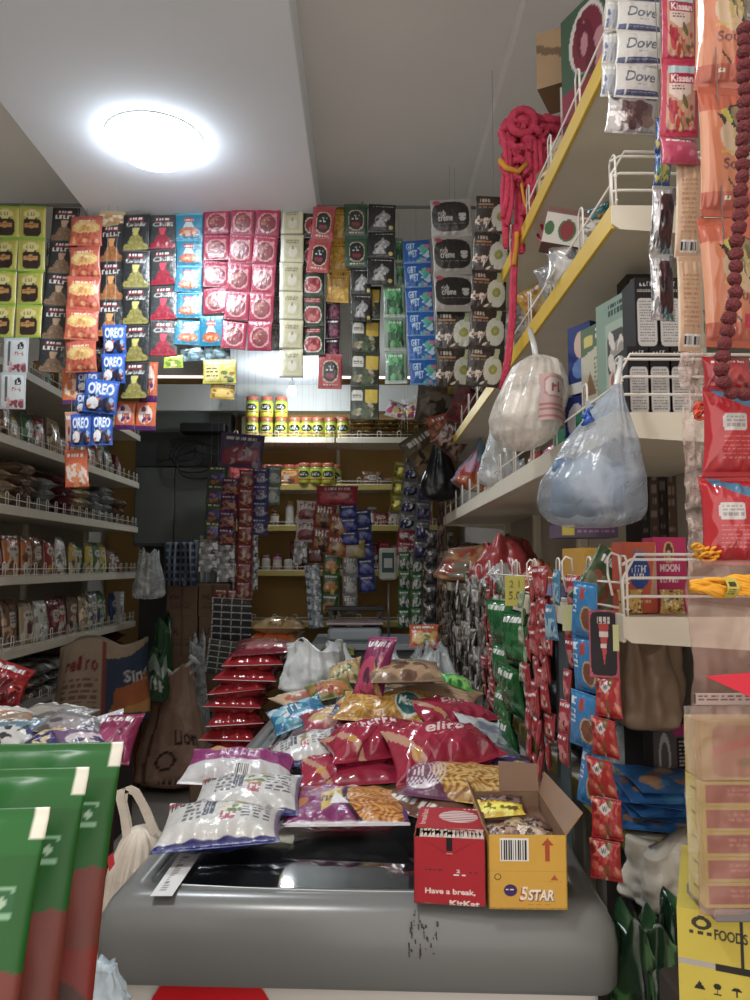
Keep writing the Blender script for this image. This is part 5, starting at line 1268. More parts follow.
# yellow chocolate carton, open with bars inside
c = CV(150, 190, (232, 170, 44)); c.barcode(.17, .07, .5, .34, 11); c.poly([(.76, .04), (.84, .14), (.79, .14), (.79, .36), (.73, .36), (.73, .14), (.68, .14)], (196, 70, 30)); c.rect(0, .49, 1, .495, (206, 140, 30))
c.ell(.12, .57, .045, .045, (120, 90, 30), ring=.3); c.poly([(.84, .53), (.89, .61), (.79, .61)], (206, 80, 40)); c.lines(.74, .62, .94, .645, 1, (206, 100, 50), 2)
c.ell(.28, .75, .085, .08, (70, 36, 110)); c.lines(.22, .73, .34, .76, 1, WH, 4); c.text('5', .4, .7, .5, .88, (246, 238, 220), .05, .2); c.text('5', .385, .71, .485, .9, (206, 50, 40), .02, .2); c.text('5', .4, .7, .5, .88, (246, 238, 220), .01, .2)
c.text('STAR', .5, .745, .84, .895, (130, 50, 20), .09, .2); c.text('STAR', .5, .735, .83, .885, (250, 240, 220), .04, .2); c.lines(.5, .93, .78, .95, 1, (206, 130, 30), 5)
t, w = open_carton('chocolate_carton', ((489, 909), (568, 910)), Z0, 0, 0, 'open yellow chocolate bar carton with red arrow at the freezer corner', c, 0, 0)
p0 = t.location.copy(); hgt = at(528, 835, p0.y).z - Z0; w2 = w / 2; dep = .2
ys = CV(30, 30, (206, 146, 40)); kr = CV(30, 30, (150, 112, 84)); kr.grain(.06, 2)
face_grid('front_panel', (-w2, 0, 0), (w2, 0, 0), (w2, 0, hgt), (-w2, 0, hgt), c, CARD, t)
face_grid('side_panel', (w2, 0, 0), (w2, dep, 0), (w2, dep, hgt * 1.02), (w2, 0, hgt), ys, CARD, t)
face_grid('side_panel', (-w2, dep, 0), (-w2, 0, 0), (-w2, 0, hgt), (-w2, dep, hgt), ys, CARD, t)
face_grid('back_panel', (w2, dep, 0), (-w2, dep, 0), (-w2, dep, hgt), (w2, dep, hgt), ys, CARD, t)
face_grid('base_panel', (-w2, 0, .002), (w2, 0, .002), (w2, dep, .002), (-w2, dep, .002), kr, CARD, t)
face_grid('top_flap', (w2, .0, hgt), (w2, dep, hgt), (w2 + .012, dep + .01, hgt + .028), (w2 + .03, .03, hgt + .02), ys, CARD, t)
face_grid('top_flap', (w2, dep, hgt), (-w2 * .2, dep, hgt), (-w2 * .2, dep + .01, hgt + .045), (w2, dep + .015, hgt + .04), CV(20, 10, (206, 130, 50)), CARD, t)
face_grid('top_flap', (-w2, dep, hgt), (-w2, 0.0, hgt), (-w2 - .008, .0, hgt + .014), (-w2 - .012, dep, hgt + .02), CV(20, 10, (176, 130, 80)), CARD, t)
# bars inside the yellow carton
dirs = Matrix.Rotation(t.rotation_euler.z, 4, 'Z'); base_ = Matrix.Translation(t.location) @ dirs
bars = [(-.02, .13, hgt * .93, 0, 'bright yellow chocolate bar lying across the open yellow carton', (236, 196, 30), .075, .032),
        (-.026, .05, hgt * .86, 10, 'brown and silver wrapped sweet at front left inside yellow carton', (150, 110, 90), .05, .03), (.012, .045, hgt * .85, -20, 'pale brown wrapped sweet at front right inside yellow carton', (170, 140, 110), .05, .03),
        (-.005, .085, hgt * .82, 40, 'gold wrapped sweet in the middle of yellow carton', (160, 130, 80), .05, .03), (.028, .1, hgt * .8, -60, 'dark wrapped sweet on right inside yellow carton', (110, 76, 60), .05, .03),
        (-.01, .17, hgt * .9, 5, 'dark brown sweet packet at back of yellow carton', (90, 60, 50), .07, .03)]
for i, (x, y, z, rz, lab, col, bw, bh) in enumerate(bars):
    cc = d_mix([col, tuple(min(255, v + 50) for v in col), tuple(int(v * .5) for v in col)], 'STAR' if i == 0 else None, i, (40, 20), (120, 30, 30))
    o = ob('wrapped_sweet' if i else 'chocolate_bar', pouch('wrapped_sweet', bw, bh, .018, cc, FOIL, seed=i + 60, wr=1.6)); o.matrix_world = base_ @ Matrix.Translation((x, y, z)) @ Matrix.Rotation(math.radians(rz), 4, 'Z') @ Matrix.Rotation(-PI / 2 + .2, 4, 'X'); tag(o, lab, 'chocolate')
mb = MB(); mb.box(-w2 + .003, .003, .003, w2 - .003, dep - .003, hgt * .76); o = ob('inner_tray', mb.mesh('inner_tray', mat('tray_brown', (110, 80, 60), rough=.7)), t)
# ------------------------------------------------------------------ strips hanging along the lower right shelf, seen nearly edge on
GRR = 'sachet strips hanging along the right rack'
RXS = RX - .012
def Yof(px): return RXS * FPX / (px - 365.0)
def rstrip(label, cvf, px, y0, y1, n, w=.07, yaw=PI / 2 + .02, m=None, depth=.012, dx=0.0, px2=None, seed=None):
    Y = Yof(px); A = at(px, y0, Y); bx = px2 or px
    return strip(label, cvf, px, y0, bx, y1, 10, n, Y, group=GRR, wm=w, yaw=-yaw, m=m, depth=depth, jit=2.6, seed=seed or int(px * 3 + y1), wr=1.4)
sil = [(150, 146, 140), (196, 190, 180), (100, 96, 90), (176, 168, 150), (206, 206, 200)]
pat = ['silver', 'pale silver', 'dark silver', 'champagne', 'bright silver']
for i, px in enumerate((455, 459, 462, 466, 470, 474, 477, 480, 484)):
    rstrip('%s thin foil strip, %s from the far end of right rack' % (pat[i % 5], ORD[i]), K(d_darkfoil, sil[i % 5], i), px, 575 + (i % 3) * 4, 668 + (i * 37) % 40, 8, .05, m=FOILM)
for i, px in enumerate((447, 451, 461, 468, 475, 483)):
    rstrip('dark brown thin foil strip behind silver strips, %s from far end' % ORD[i], K(d_darkfoil, (86, 74, 66), i + 9), px, 590, 690 + (i * 29) % 50, 9, .06)
for i, px in enumerate((487, 490.5, 494)):
    rstrip('thin red strip between silver and green strips, %s from the back' % ORD[i], K(d_mix, [(170, 40, 46), (206, 130, 120), (110, 30, 36)], None, i), px, 575 + i * 3, 710 + i * 8, 10, .05)
rstrip('white edged green strip left of large green packets', K(d_mix, [(150, 170, 150), (40, 120, 60), (206, 206, 200)], None, 3), 499, 576, 690, 6, .06)
rstrip('large dark green foil packet strip, left one', K(d_mix, [(26, 110, 50), (34, 122, 60), (20, 96, 44)], None, 4, (40, 60)), 503, 600, 735, 3, .12, yaw=1.3, depth=.04, m=GLOSS)
rstrip('large dark green foil packet strip, right and longest one', K(d_mix, [(24, 104, 46), (34, 120, 60), (22, 90, 40), (60, 140, 80)], None, 5, (40, 60)), 513, 612, 770, 3, .12, yaw=1.3, depth=.04, m=GLOSS)
rstrip('pale green thin strip right of the large green packets', K(d_mix, [(130, 160, 110), (190, 196, 170), (60, 110, 60)], None, 6), 524, 590, 700, 6, .05)
for i, (px, y0, y1) in enumerate(((529, 580, 775), (532.5, 575, 760), (536, 566, 785), (539, 572, 740), (542.5, 566, 780), (546, 570, 770))):
    rstrip('glossy red candy strip in the red bundle, %s from the back' % ORD[i], K(d_mix, [(176, 36, 44), (206, 90, 90), (120, 24, 30), (206, 190, 180)], None, i + 7, (30, 34)), px, y0, y1, 7, .042, yaw=1.55, depth=.012)
rstrip('short folded light blue strip beside the red bundle', K(d_mix, [(60, 130, 176), (150, 190, 206), (40, 90, 150)], None, 8), 560, 570, 640, 2, .04, yaw=1.35, px2=553)
rstrip('thin red candy strip beside the dark metal post', K(d_mix, [(170, 34, 50), (206, 120, 120), (120, 24, 36)], None, 9), 571, 575, 765, 6, .035, yaw=1.45, depth=.012, px2=566)
def d_bluebisc():
    c = CV(44, 60, (36, 130, 200)); c.text('TIGER', .1, .1, .3, .62, (206, 226, 240), .04, vert=True); c.ell(.7, .66, .24, .24, (206, 160, 110)); c.ell(.7, .66, .19, .2, (130, 76, 50)); c.rrect(.4, .1, .6, .34, (196, 60, 60)); c.rect(0, .96, 1, 1, (26, 100, 170)); return c
rstrip('bright blue biscuit strip of four packets beside the card sign', d_bluebisc, 588, 582, 806, 4, .07, yaw=1.05, depth=.014, px2=587)
def d_redcandy():
    c = CV(44, 46, (190, 34, 38)); c.blobs(.05, .05, .95, .95, [(206, 80, 60), (150, 24, 30), (214, 130, 110), (120, 90, 40)], 26, .1, 4); c.poly([(.5, .1), (.72, .26), (.5, .42), (.28, .26)], (206, 200, 196)); c.text('W', .42, .18, .58, .34, (60, 50, 60), .02); return c
rstrip('long red candy strip hanging below the pink edged card', d_redcandy, 605, 678, 880, 5, .045, yaw=.85, depth=.014, px2=604)
# card above that strip
c = CV(50, 110, (190, 76, 96)); c.rrect(.06, .03, .94, .97, (40, 34, 38), 8); c.poly([(.3, .1), (.72, .1), (.52, .84)], (206, 60, 60)); c.rect(.3, .1, .72, .2, (214, 206, 200)); c.rect(.36, .32, .66, .4, (214, 206, 200)); c.rect(.4, .5, .6, .56, (214, 200, 196)); c.text('Pop', .3, .1, .72, .2, (60, 50, 60), .02)
Y = Yof(604); p = at(604, 644, Y)
o = ob('hanging_card', card('hanging_card', .042, 66 * pxm(Y), c, .0016), None, tuple(p), (0, 0, -.45)); tag(o, 'black card with pink edge and red cone picture on right rack', 'hanging card')
# price cards
for px, py, w_, h_, col, words, lab in ((515, 591, 20, 30, (206, 196, 70), True, 'yellow handwritten price card on the right rack rail'), (570, 618, 15, 26, (186, 190, 130), False, 'pale green blank card hanging near the dark post'), (616, 638, 6, 26, (186, 186, 120), False, 'narrow pale yellow card at the near end of lower shelf')):
    Y = Yof(px) - .02; cc = CV(30, 44, col)
    if words: cc.text('2 1', .25, .15, .75, .4, (110, 100, 40), .01).text('5.0', .2, .52, .8, .8, (110, 100, 40), .01)
    o = ob('price_card', card('price_card', w_ * pxm(Y), h_ * pxm(Y), cc, .0012), None, tuple(at(px, py, Y)), (0, 0, -.35)); tag(o, lab, 'price card')
# hooks on the rail
for i, px in enumerate((478, 515, 530, 566, 612)):
    Y = Yof(px); p = at(px, 574, Y); mb = MB(); mb.tube([(0, 0, -.03), (-.006, 0, .0), (-.006, 0, .022), (.0, 0, .03), (.01, 0, .026), (.012, 0, -.0)], .002, 6)
    o = ob('wire_hook', mb.mesh('wire_hook', M_WIRE, True), None, tuple(p)); tag(o, ['bent white wire hook above silver strips', 'bent white wire hook holding the yellow price card', 'bent white wire hook left of red candy bundle', 'bent white wire hook above pale green card', 'bent white wire hook above the pink edged card'][i], 'hook', 'wire hooks on the lower right rail')
# blue grey metal post and black bags added to darken the shaded space behind the strips
Yk = 1.52; p = at(557, 700, Yk)
mb = MB(); mb.box(-.011, -.011, 0, .011, .011, 1.22, b=.002); o = ob('metal_post', mb.mesh('metal_post', mat('post_blue_grey', (90, 106, 116), rough=.45, metal=.2)), None, (p.x + .012, Yk, 0)); tag(o, 'blue grey square metal post behind the red strips', 'post')
M_BLK = mat('black_plastic', (20, 20, 22), rough=.35, bump=.5, bscale=30)
for i, (y_, z_, h_) in enumerate(((1.85, RLOW + .006, .36), (2.25, RLOW + .006, .34), (2.65, RLOW + .006, .35), (3.1, RLOW + .006, .34))):
    o = ob('shade_fill_bag', soft('shade_fill_bag', .17, .34, h_, M_BLK, 40 + i, neck=.7, fold=.05, na=50, nz=30), None, (.575, y_, z_)); tag(o, 'added black sack darkening the low right shelf, %s from the front' % ORD[i], 'sack', 'added black sacks darkening the low right shelf')
# ------------------------------------------------------------------ goods on the right rack
def rbox(name, label, x0, y0, x1, y1, Y, d, cv, base=(200, 200, 200), rz=0.0, side=None, left=None, cat='carton', zbot=None, top=None, rx=0):
    a, b = at(x0, y1, Y), at(x1, y0, Y)
    o = ob(name, boxm(name, b.x - a.x, d, b.z - a.z, cv, top, side, left, base), None, ((a.x + b.x) / 2, Y + d / 2, zbot if zbot is not None else a.z), (rx, 0, rz)); return tag(o, label, cat)
zA, zB_, zC, zD = [z + .002 for z in Rs]
# lower shelf (A): incense boxes
c = CV(50, 80, (214, 84, 50)); c.poly([(1, 0), (1, .8), (.78, .8)], (206, 150, 120)); c.ell(.46, .42, .34, .24, (30, 76, 170)); c.text('SUDHA', .2, .33, .72, .42, WH, .03); c.text('DIYA', .28, .45, .64, .54, WH, .03); c.text('MOON', .25, .1, .68, .16, (90, 120, 190), .03); c.lines(.2, .75, .8, .9, 2, (226, 180, 150), 3)
rbox('incense_box', 'orange red box with blue circle on lower right shelf', 625, 541, 655, 612, 1.12, .05, c, (196, 70, 46), .06, zbot=zA)
c = CV(50, 90, (200, 30, 90)); c.ell(.48, .2, .16, .15, (206, 160, 60)); c.ell(.48, .2, .11, .12, (90, 40, 40)); c.ell(.48, .24, .07, .07, (206, 150, 110)); c.text('MOON', .2, .36, .8, .46, (226, 196, 196), .04); c.text('INCENSE', .2, .55, .8, .61, (236, 206, 214), .02); c.text('Tonic', .3, .72, .66, .78, (236, 206, 214), .02); c.rrect(.74, .7, .88, .78, WH, 4)
rbox('incense_box', 'magenta box with golden figure emblem on lower right shelf', 656, 537, 686, 612, 1.14, .05, c, (180, 26, 80), -.04, zbot=zA)
c = CV(60, 50, (226, 170, 50)); c.ell(.5, .5, .18, .3, (150, 80, 40), ring=.3); c.blobs(.35, .3, .65, .7, [(190, 60, 40), (110, 60, 40), (226, 200, 120)], 8, .08, 2)
rbox('incense_box', 'yellow box with small brown emblem behind the green wrapper', 580, 546, 613, 585, 1.42, .1, c, (210, 150, 46), .15, zbot=zA + .03)
for i, (x0, y0, x1, y1, Y, cv_, lab) in enumerate(((560, 533, 620, 547, 1.5, CV(60, 16, (96, 80, 110)).rect(.1, .1, .3, .9, (206, 190, 60)).lines(.35, .2, .95, .8, 2, (170, 120, 190), 3), 'long purple box lying on top of the yellow box'),
                                        (575, 550, 600, 568, 1.62, CV(30, 20, (50, 60, 120)).rect(0, .4, 1, 1, (40, 40, 60)), 'dark blue box left of the yellow box on lower shelf'),
                                        (548, 566, 580, 578, 1.7, CV(36, 14, (140, 130, 190)).lines(.1, .2, .9, .8, 2, (90, 70, 140), 4), 'pale violet box lying on lower right shelf'),
                                        (538, 570, 560, 580, 1.95, CV(26, 14, (110, 150, 110)).lines(.1, .2, .9, .8, 2, (206, 206, 200), 4), 'green and white box further back on lower shelf'),
                                        (520, 562, 542, 578, 2.2, CV(26, 14, (206, 90, 70)).lines(.1, .2, .9, .8, 2, (206, 206, 200), 4), 'coral box further back on lower right shelf'),
                                        (600, 560, 612, 600, 1.3, CV(16, 40, (206, 150, 60)).lines(.1, .2, .9, .8, 4, (120, 60, 30), 4), 'narrow ochre box between yellow box and orange red box'))):
    rbox('small_box', lab, x0, y0, x1, y1, Y, .1, cv_, tuple(int(v) for v in cv_.a[0, 0]), .1 * (i % 3 - 1), zbot=zA + (.0 if i not in (0,) else .125))
o = ob('leaf_wrapper', pouch('leaf_wrapper', .09, .1, .02, d_mix([(60, 90, 50), (120, 130, 90), (176, 80, 60)], None, 4, (50, 50)), FOIL, seed=77, wr=2), None, tuple(at(606, 585, 1.22)), (.2, .6, .2)); tag(o, 'dark green patterned packet slanting left of orange red box', 'packet')
for px, col, lab in ((630, (206, 156, 60), 'gold beaded sweets packet low behind the guard at left'), (672, (190, 150, 60), 'gold and brown grain packet in front of magenta box')):
    cc = CV(40, 40, col); cc.blobs(0, 0, 1, 1, [(226, 180, 70), (150, 100, 30), (90, 60, 30), (236, 206, 120)], 70, .05, px)
    o = ob('grain_packet', pouch('grain_packet', .036, .034, .016, cc, GLOSS, seed=px), None, tuple(at(px, 598, 1.095))); o.location.z = zA + .018; tag(o, lab, 'packet')
for i, (px, w_, top_, col) in enumerate(((647, .018, 470, (44, 40, 36)), (656, .022, 466, (96, 76, 60)), (665, .02, 462, (60, 44, 38)), (674, .022, 468, (110, 86, 64)), (683, .02, 464, (70, 50, 42)))):
    cc = CV(10, 60, col); cc.lines(.2, .05, .8, .95, 9, tuple(min(255, v + 60) for v in col), i)
    p = at(px, 560, 1.62); o = ob('upright_box', boxm('upright_box', w_, .1, at(px, top_, 1.62).z - zA, cc, None, None, None, col), None, (p.x, 1.67, zA)); tag(o, 'thin dark upright box below the second right shelf, %s from the left' % ORD[i], 'box', 'dark upright boxes on the lower right shelf')
M_PINKP = mat('red_plastic_film', (150, 56, 56), rough=.3, alpha=.85, bump=.4, bscale=24)
def blob_bag(px, py, Y, w, d, h, m, lab, seed, base=(200, 200, 200), cv=None, neck=.35, rot=(0, 0, 0), z=None, name='plastic_bag', fold=.12, cat='plastic bag'):
    p = at(px, py, Y); o = ob(name, soft(name, w, d, h, m, seed, neck=neck, fold=fold, cv=cv, base=base, na=64, nz=36), None, (p.x, Y, p.z if z is None else z), rot); return tag(o, lab, cat)
blob_bag(505, 572, 2.45, .24, .3, .15, M_PINKP, 'dull red plastic bag under the third shelf of right rack', 50, z=zA, neck=.5)
cc = CV(50, 40, (150, 96, 70)); cc.blobs(0, 0, 1, 1, [(176, 60, 40), (120, 110, 90), (90, 70, 60), (190, 120, 70)], 40, .12, 6)
blob_bag(468, 572, 3.0, .26, .4, .14, GLOSS, 'brown and orange bag of goods at far end of lower right shelf', 51, z=zA, cv=cc, base=(130, 96, 80), neck=.6)
blob_bag(540, 572, 1.95, .13, .12, .075, GLOSS, 'small crumpled orange pouch on lower right shelf', 52, z=zA, base=(190, 90, 50))
blob_bag(500, 572, 2.25, .12, .12, .07, M_PLC, 'small clear bag with dark bits on lower right shelf', 53, z=zA)
# hanging bag at rack far end and dark bag
cc = CV(60, 60, (150, 120, 140)); cc.blobs(.0, .0, 1, .4, [(90, 150, 190), (110, 170, 200)], 10, .2, 2); cc.blobs(0, .5, 1, 1, [(206, 90, 50), (190, 60, 60), (206, 160, 120)], 18, .14, 3); cc.blobs(.3, .3, 1, .6, [(190, 90, 130), (206, 150, 170)], 8, .15, 3)
p = at(467, 490, 2.95); o = ob('printed_bag', soft('printed_bag', .14, .12, .17, GLOSS, 55, neck=.3, fold=.12, cv=cc, base=(150, 90, 100), na=80, nz=50), None, tuple(p), (0, .3, 0)); tag(o, 'blue and pink flowered plastic bag hanging at third shelf far end', 'plastic bag')
p = at(440, 502, 3.25); o = ob('dark_bag', soft('dark_bag', .17, .14, .26, M_BLK, 56, neck=.3, fold=.12), None, tuple(p)); tag(o, 'black bag hanging between foil strips and flowered bag', 'bag')
# goods piled on shelf C far end (brown, orange wrappers)
for i, (px, py, Y, w, h, cols, lab) in enumerate(((428, 450, 3.4, .22, .2, [(96, 84, 60), (150, 120, 80), (60, 50, 40)], 'brown crumpled packet at far end of the third shelf'),
        (445, 425, 3.2, .16, .1, [(190, 80, 40), (206, 120, 60), (120, 60, 40)], 'orange packet poking over the upper right shelf far end'),
        (440, 400, 3.3, .22, .2, [(110, 96, 84), (150, 140, 120), (70, 60, 50)], 'dull olive packet above the orange packet on right rack'),
        (468, 402, 2.9, .13, .18, [(120, 30, 36), (150, 50, 50), (80, 20, 26)], 'dark red tall packet beside the wire guard on right rack'),
        (452, 440, 3.1, .14, .12, [(120, 70, 60), (160, 130, 110), (80, 50, 40)], 'maroon wrinkled packet beneath the orange packet'))):
    o = ob('wrapped_packet', pouch('wrapped_packet', w, h, .06, d_mix(cols, None, i, (50, 44)), FOIL, seed=80 + i, wr=2), None, tuple(at(px, py, Y)), (.2, .3 * (i - 2), .2)); tag(o, lab, 'packet')
for i, (px, Y, kind, col, w, h) in enumerate(((486, 2.6, 'pouch', 'maroon', .12, .11), (497, 2.3, 'clear', 'grey', .12, .1), (480, 2.9, 'clear', 'brown', .12, .11), (520, 1.95, 'clear', 'pink', .1, .09), (508, 2.1, 'pouch', 'red', .1, .1), (535, 1.75, 'box', 'red', .08, .05))):
    stand(kind, col, w, h, .05, i + 3, (.48, Y, zB_), -PI / 2, '%s %s behind the wire of the right rack second shelf, %s counted' % (col, KC[kind], ORD[i]), 'goods on the second right shelf')
# shelf B: tooth paste boxes and black white boxes
def d_bw():
    c = CV(40, 110, (34, 30, 32)); c.text('COSI', .22, .06, .78, .13, (206, 202, 200), .03); c.lines(.12, .17, .88, .22, 2, (190, 186, 184), 3); c.rrect(.1, .3, .9, .98, (206, 202, 198), 8); c.lines(.2, .34, .8, .94, 15, (130, 126, 124), 5, .45); return c
wB = None
for i, x0 in enumerate((629, 650, 671)):
    rbox('hair_dye_box', 'black box with white text panel in lower row, %s from left' % ORD[i], x0, 343, x0 + 20.5, 412, 1.10, .06, d_bw(), (30, 28, 30), zbot=zB_)
for i, x0 in enumerate((636, 659)):
    rbox('hair_dye_box', 'black box with white text panel in upper row, %s one' % ['left', 'right'][i], x0, 272, x0 + 22, 342, 1.11, .06, d_bw(), (30, 28, 30), zbot=zB_ + (at(650, 343, 1.10).z - at(650, 412, 1.10).z) + .001)
hB = at(650, 343, 1.10).z - at(650, 412, 1.10).z
c = CV(60, 100, (120, 150, 130)); c.rect(.3, .25, 1, 1, (150, 170, 150)); c.rrect(.35, .34, .9, .8, (60, 60, 56), 5); c.blobs(.45, .4, .8, .7, [(150, 140, 130), (206, 200, 190)], 9, .1, 3); c.ell(.6, .85, .24, .12, (206, 170, 150)); c.ell(.6, .85, .17, .09, (150, 90, 80)); c.lines(.4, .05, .9, .2, 2, (40, 60, 50), 3)
def obox(name, lab, corners, Y0, d, cv_, base, zb__, hh, cat='carton', rz=-1.05, w_=.1):
    p = at(corners[0], corners[1], Y0); o = ob(name, boxm(name, w_, d, hh, cv_, None, None, None, base), None, (p.x, Y0, zb__), (0, 0, rz)); return tag(o, lab, cat)
obox('hair_dye_box', 'grey green tall box with dark picture beside the black boxes', (626, 350), 1.2, .05, c, (96, 120, 100), zB_ + .05, .16, w_=.09, rz=-1.3)
obox('small_box', 'pale grey box under the grey green tall box', (620, 400), 1.2, .05, CV(30, 20, (170, 180, 184)).lines(.1, .2, .9, .8, 2, (70, 110, 170), 2), (150, 160, 160), zB_, .05, w_=.1)
obox('small_box', 'yellow and black box behind the black boxes', (640, 300), 1.24, .05, CV(30, 60, (206, 190, 40)).rect(0, 0, .1, 1, (40, 36, 30)).rect(0, 0, 1, .05, (40, 36, 30)), (40, 36, 30), zB_ + .02, .24, rz=0, w_=.06)
c = CV(70, 90, (80, 110, 70)); c.poly([(0, .35), (1, .2), (1, 1), (0, 1)], (190, 186, 160)); c.poly([(.1, .85), (.3, .55), (.5, .85)], (140, 100, 70)); c.lines(.45, .4, .95, .85, 8, (130, 126, 100), 4); c.lines(.5, .05, .95, .2, 2, (206, 206, 190), 3); c.rrect(.1, .1, .4, .25, (206, 190, 90), 4)
obox('soap_box', 'green and cream herbal box tilted beside the grey green box', (607, 330), 1.33, .05, c, (90, 120, 80), zB_ + .06, .15, rz=-1.25, w_=.09)
c = CV(50, 90, (30, 50, 130)); c.ell(.6, .3, .3, .2, (206, 170, 150)); c.text('C', .3, .5, .7, .75, (60, 110, 200), .06); c.ell(.5, .65, .3, .14, (90, 130, 200)); c.rect(0, .85, 1, 1, (206, 206, 200))
obox('toothpaste_box', 'dark blue and white toothpaste box, upper of two at left', (589, 350), 1.4, .05, c, (30, 46, 120), zB_ + .10, .13, rz=-1.1, w_=.06)
obox('toothpaste_box', 'dark blue toothpaste box standing below the upper blue one', (588, 390), 1.4, .05, CV(40, 50, (26, 40, 120)).ell(.4, .5, .3, .35, (190, 190, 196)).blobs(.3, .3, .7, .7, [(206, 60, 60), (60, 160, 90)], 5, .1, 2), (26, 40, 110), zB_, .095, rz=-1.0, w_=.07)
c = CV(60, 40, (30, 120, 80)); c.blobs(.05, .1, .95, .9, [(60, 160, 90), (206, 200, 120), (20, 90, 60), (226, 226, 220)], 16, .12, 5)
obox('soap_box', 'green soap box below the herbal box, nearer one', (607, 395), 1.31, .06, c, (26, 110, 76), zB_, .055, rz=-1.2, w_=.1)
obox('soap_box', 'green soap box further back along the second shelf', (580, 410), 1.62, .06, c, (26, 120, 70), zB_, .075, rz=-1.1, w_=.1)
# shelf C goods
c = CV(100, 50, (206, 200, 190)); c.rect(0, 0, 1, .16, (130, 84, 76)); c.ell(.34, .6, .13, .32, (70, 110, 70)); c.ell(.34, .6, .1, .26, (150, 50, 56)); c.blobs(.5, .25, .95, .9, [(206, 190, 180), (150, 120, 110), (120, 140, 90), (226, 220, 214)], 26, .07, 7); c.ell(.08, .6, .07, .2, (60, 110, 60))
p = at(573, 242, 1.37); o = ob('soap_box', boxm('soap_box', .125, .05, .068, c, CV(40, 10, (120, 70, 66)), None, None, (120, 76, 70)), None, (p.x, 1.37, p.z - .02), (0, .22, -.12)); tag(ob('wrapped_packet', pouch('wrapped_packet', .1, .09, .06, d_mix([(170, 172, 174), (206, 206, 204), (110, 116, 120)], None, 8, (50, 44)), GLOSS, seed=95, wr=2), None, (p.x, 1.38, zC + .045), (0, 0, 0)), 'crumpled clear packet under the tilted soap carton', 'packet'); tag(o, 'cream soap carton with red green emblem tilted on third shelf', 'soap box')
for i, (px, py, Y, w, h, cols, lab, ry) in enumerate(((540, 298, 1.85, .11, .075, [(214, 150, 40), (226, 190, 120), (190, 110, 30)], 'orange yellow packet leaning over the third shelf wires', .5),
        (522, 318, 2.1, .13, .09, [(190, 186, 180), (150, 146, 140), (226, 222, 214)], 'crumpled silver white packet on third shelf', .4), (575, 262, 1.55, .09, .1, [(170, 176, 180), (206, 206, 206), (110, 116, 120)], 'clear wrinkled packet behind wires left of soap carton', .5),
        (555, 280, 1.7, .08, .08, [(150, 150, 150), (206, 200, 196), (90, 110, 130)], 'grey wrapper between yellow packet and soap carton', .3), (598, 215, 1.35, .05, .03, [(40, 110, 120), (60, 140, 150), (206, 140, 50)], 'small teal and orange packet right of the soap carton', .2))):
    o = ob('wrapped_packet', pouch('wrapped_packet', w, h, .045, d_mix(cols, None, i + 3, (50, 44)), GLOSS, seed=90 + i, wr=2), None, tuple(at(px, py, Y)), (.2, -ry, -.3)); o.location.z = max(o.location.z, zC + .03); tag(o, lab, 'packet')
for i, (px, Y) in enumerate(((505, 2.4), (495, 2.7))):
    stand('clear', ['grey', 'white'][i], .14, .12, .06, i, (.48, Y, zC), -PI / 2, ['grey', 'white'][i] + ' clear grain pouch standing at far part of third right shelf', 'goods on the third right shelf')
# shelf D goods (top): green, maroon boxes, white box, wooden coloured bits
Yt = 1.32
c = CV(40, 120, (60, 90, 64)); c.ell(.6, .3, .4, .26, (206, 200, 190)); c.ell(.62, .32, .34, .24, (130, 30, 50)); c.blobs(.4, .2, .9, .5, [(190, 120, 130), (110, 20, 40)], 8, .12, 4); c.rect(0, .6, 1, 1, (150, 36, 60)); c.rect(0, .85, 1, 1, (70, 30, 60))
obox('incense_box', 'green and maroon tall box leaning behind the top shelf wire', (600, 60), Yt, .08, c, (60, 80, 60), zD, .25, rz=-1.15, w_=.12)
obox('small_box', 'white blank box beside the green maroon box on top shelf', (582, 60), 1.45, .05, CV(20, 30, (206, 196, 186)).rect(0, .88, 1, 1, (80, 70, 60)), (90, 80, 70), zD + .10, .085, rz=-.7, w_=.075)
obox('small_box', 'tan box under the white blank box', (578, 90), 1.48, .07, CV(30, 30, (190, 170, 130)).lines(.1, .2, .9, .6, 3, (120, 90, 60), 3), (170, 150, 110), zD, .10, rz=-1.2, w_=.12)
obox('small_box', 'brown striped box at top edge of photo over top shelf', (570, 10), 1.5, .1, CV(40, 40, (176, 140, 96)).poly([(0, .2), (1, .6), (1, .75), (0, .35)], (120, 90, 60)), (150, 120, 84), zD + .2, .12, rz=-.5, w_=.12)
for i, (px, Y, lab) in enumerate(((560, 1.62, 'cream paper packet nearest the pink yarn on top shelf'), (548, 1.8, 'cream paper packet further back near the pink yarn'), (590, 1.4, 'pink and cream card beside green maroon box'))):
    stand('box', ['tan', 'white', 'pink'][i], .1, .11, .05, i, (.43, Y, zD), -1.2, lab, None)
# ------------------------------------------------------------------ pink red yarn bunch hanging on the top shelf corner
M_YARN = mat('yarn_red_pink', (212, 78, 104), rough=.9, spec=.15, noise=.18, nscale=60, bump=.6, bscale=200)
M_YARNY = mat('yarn_yellow', (206, 150, 60), rough=.9, spec=.15, noise=.1, nscale=60)
yn = thing('yarn_bunch', 'bunch of crimson pink sacred yarn with long tail hanging from top shelf', 'yarn', tuple(at(530, 150, 1.72)))
o0 = yn.location.copy(); R = random.Random(12)
def L_(px, py, dy=0.0): return at(px, py, 1.72 + dy) - o0
mb = MB()
for k in range(24):   # the knotted coil at the top
    cx, cy = R.uniform(516, 560), R.uniform(120, 178); r_ = R.uniform(8, 16)
    pts = [L_(cx + r_ * math.cos(a) * R.uniform(.9, 1.1), cy + r_ * math.sin(a) * R.uniform(.8, 1.1), .02 * math.sin(a * 2 + k) - .03 * R.random()) for a in [2 * PI * i / 14 for i in range(14)]]
    mb.tube(pts, .0095, 7, closed=True)
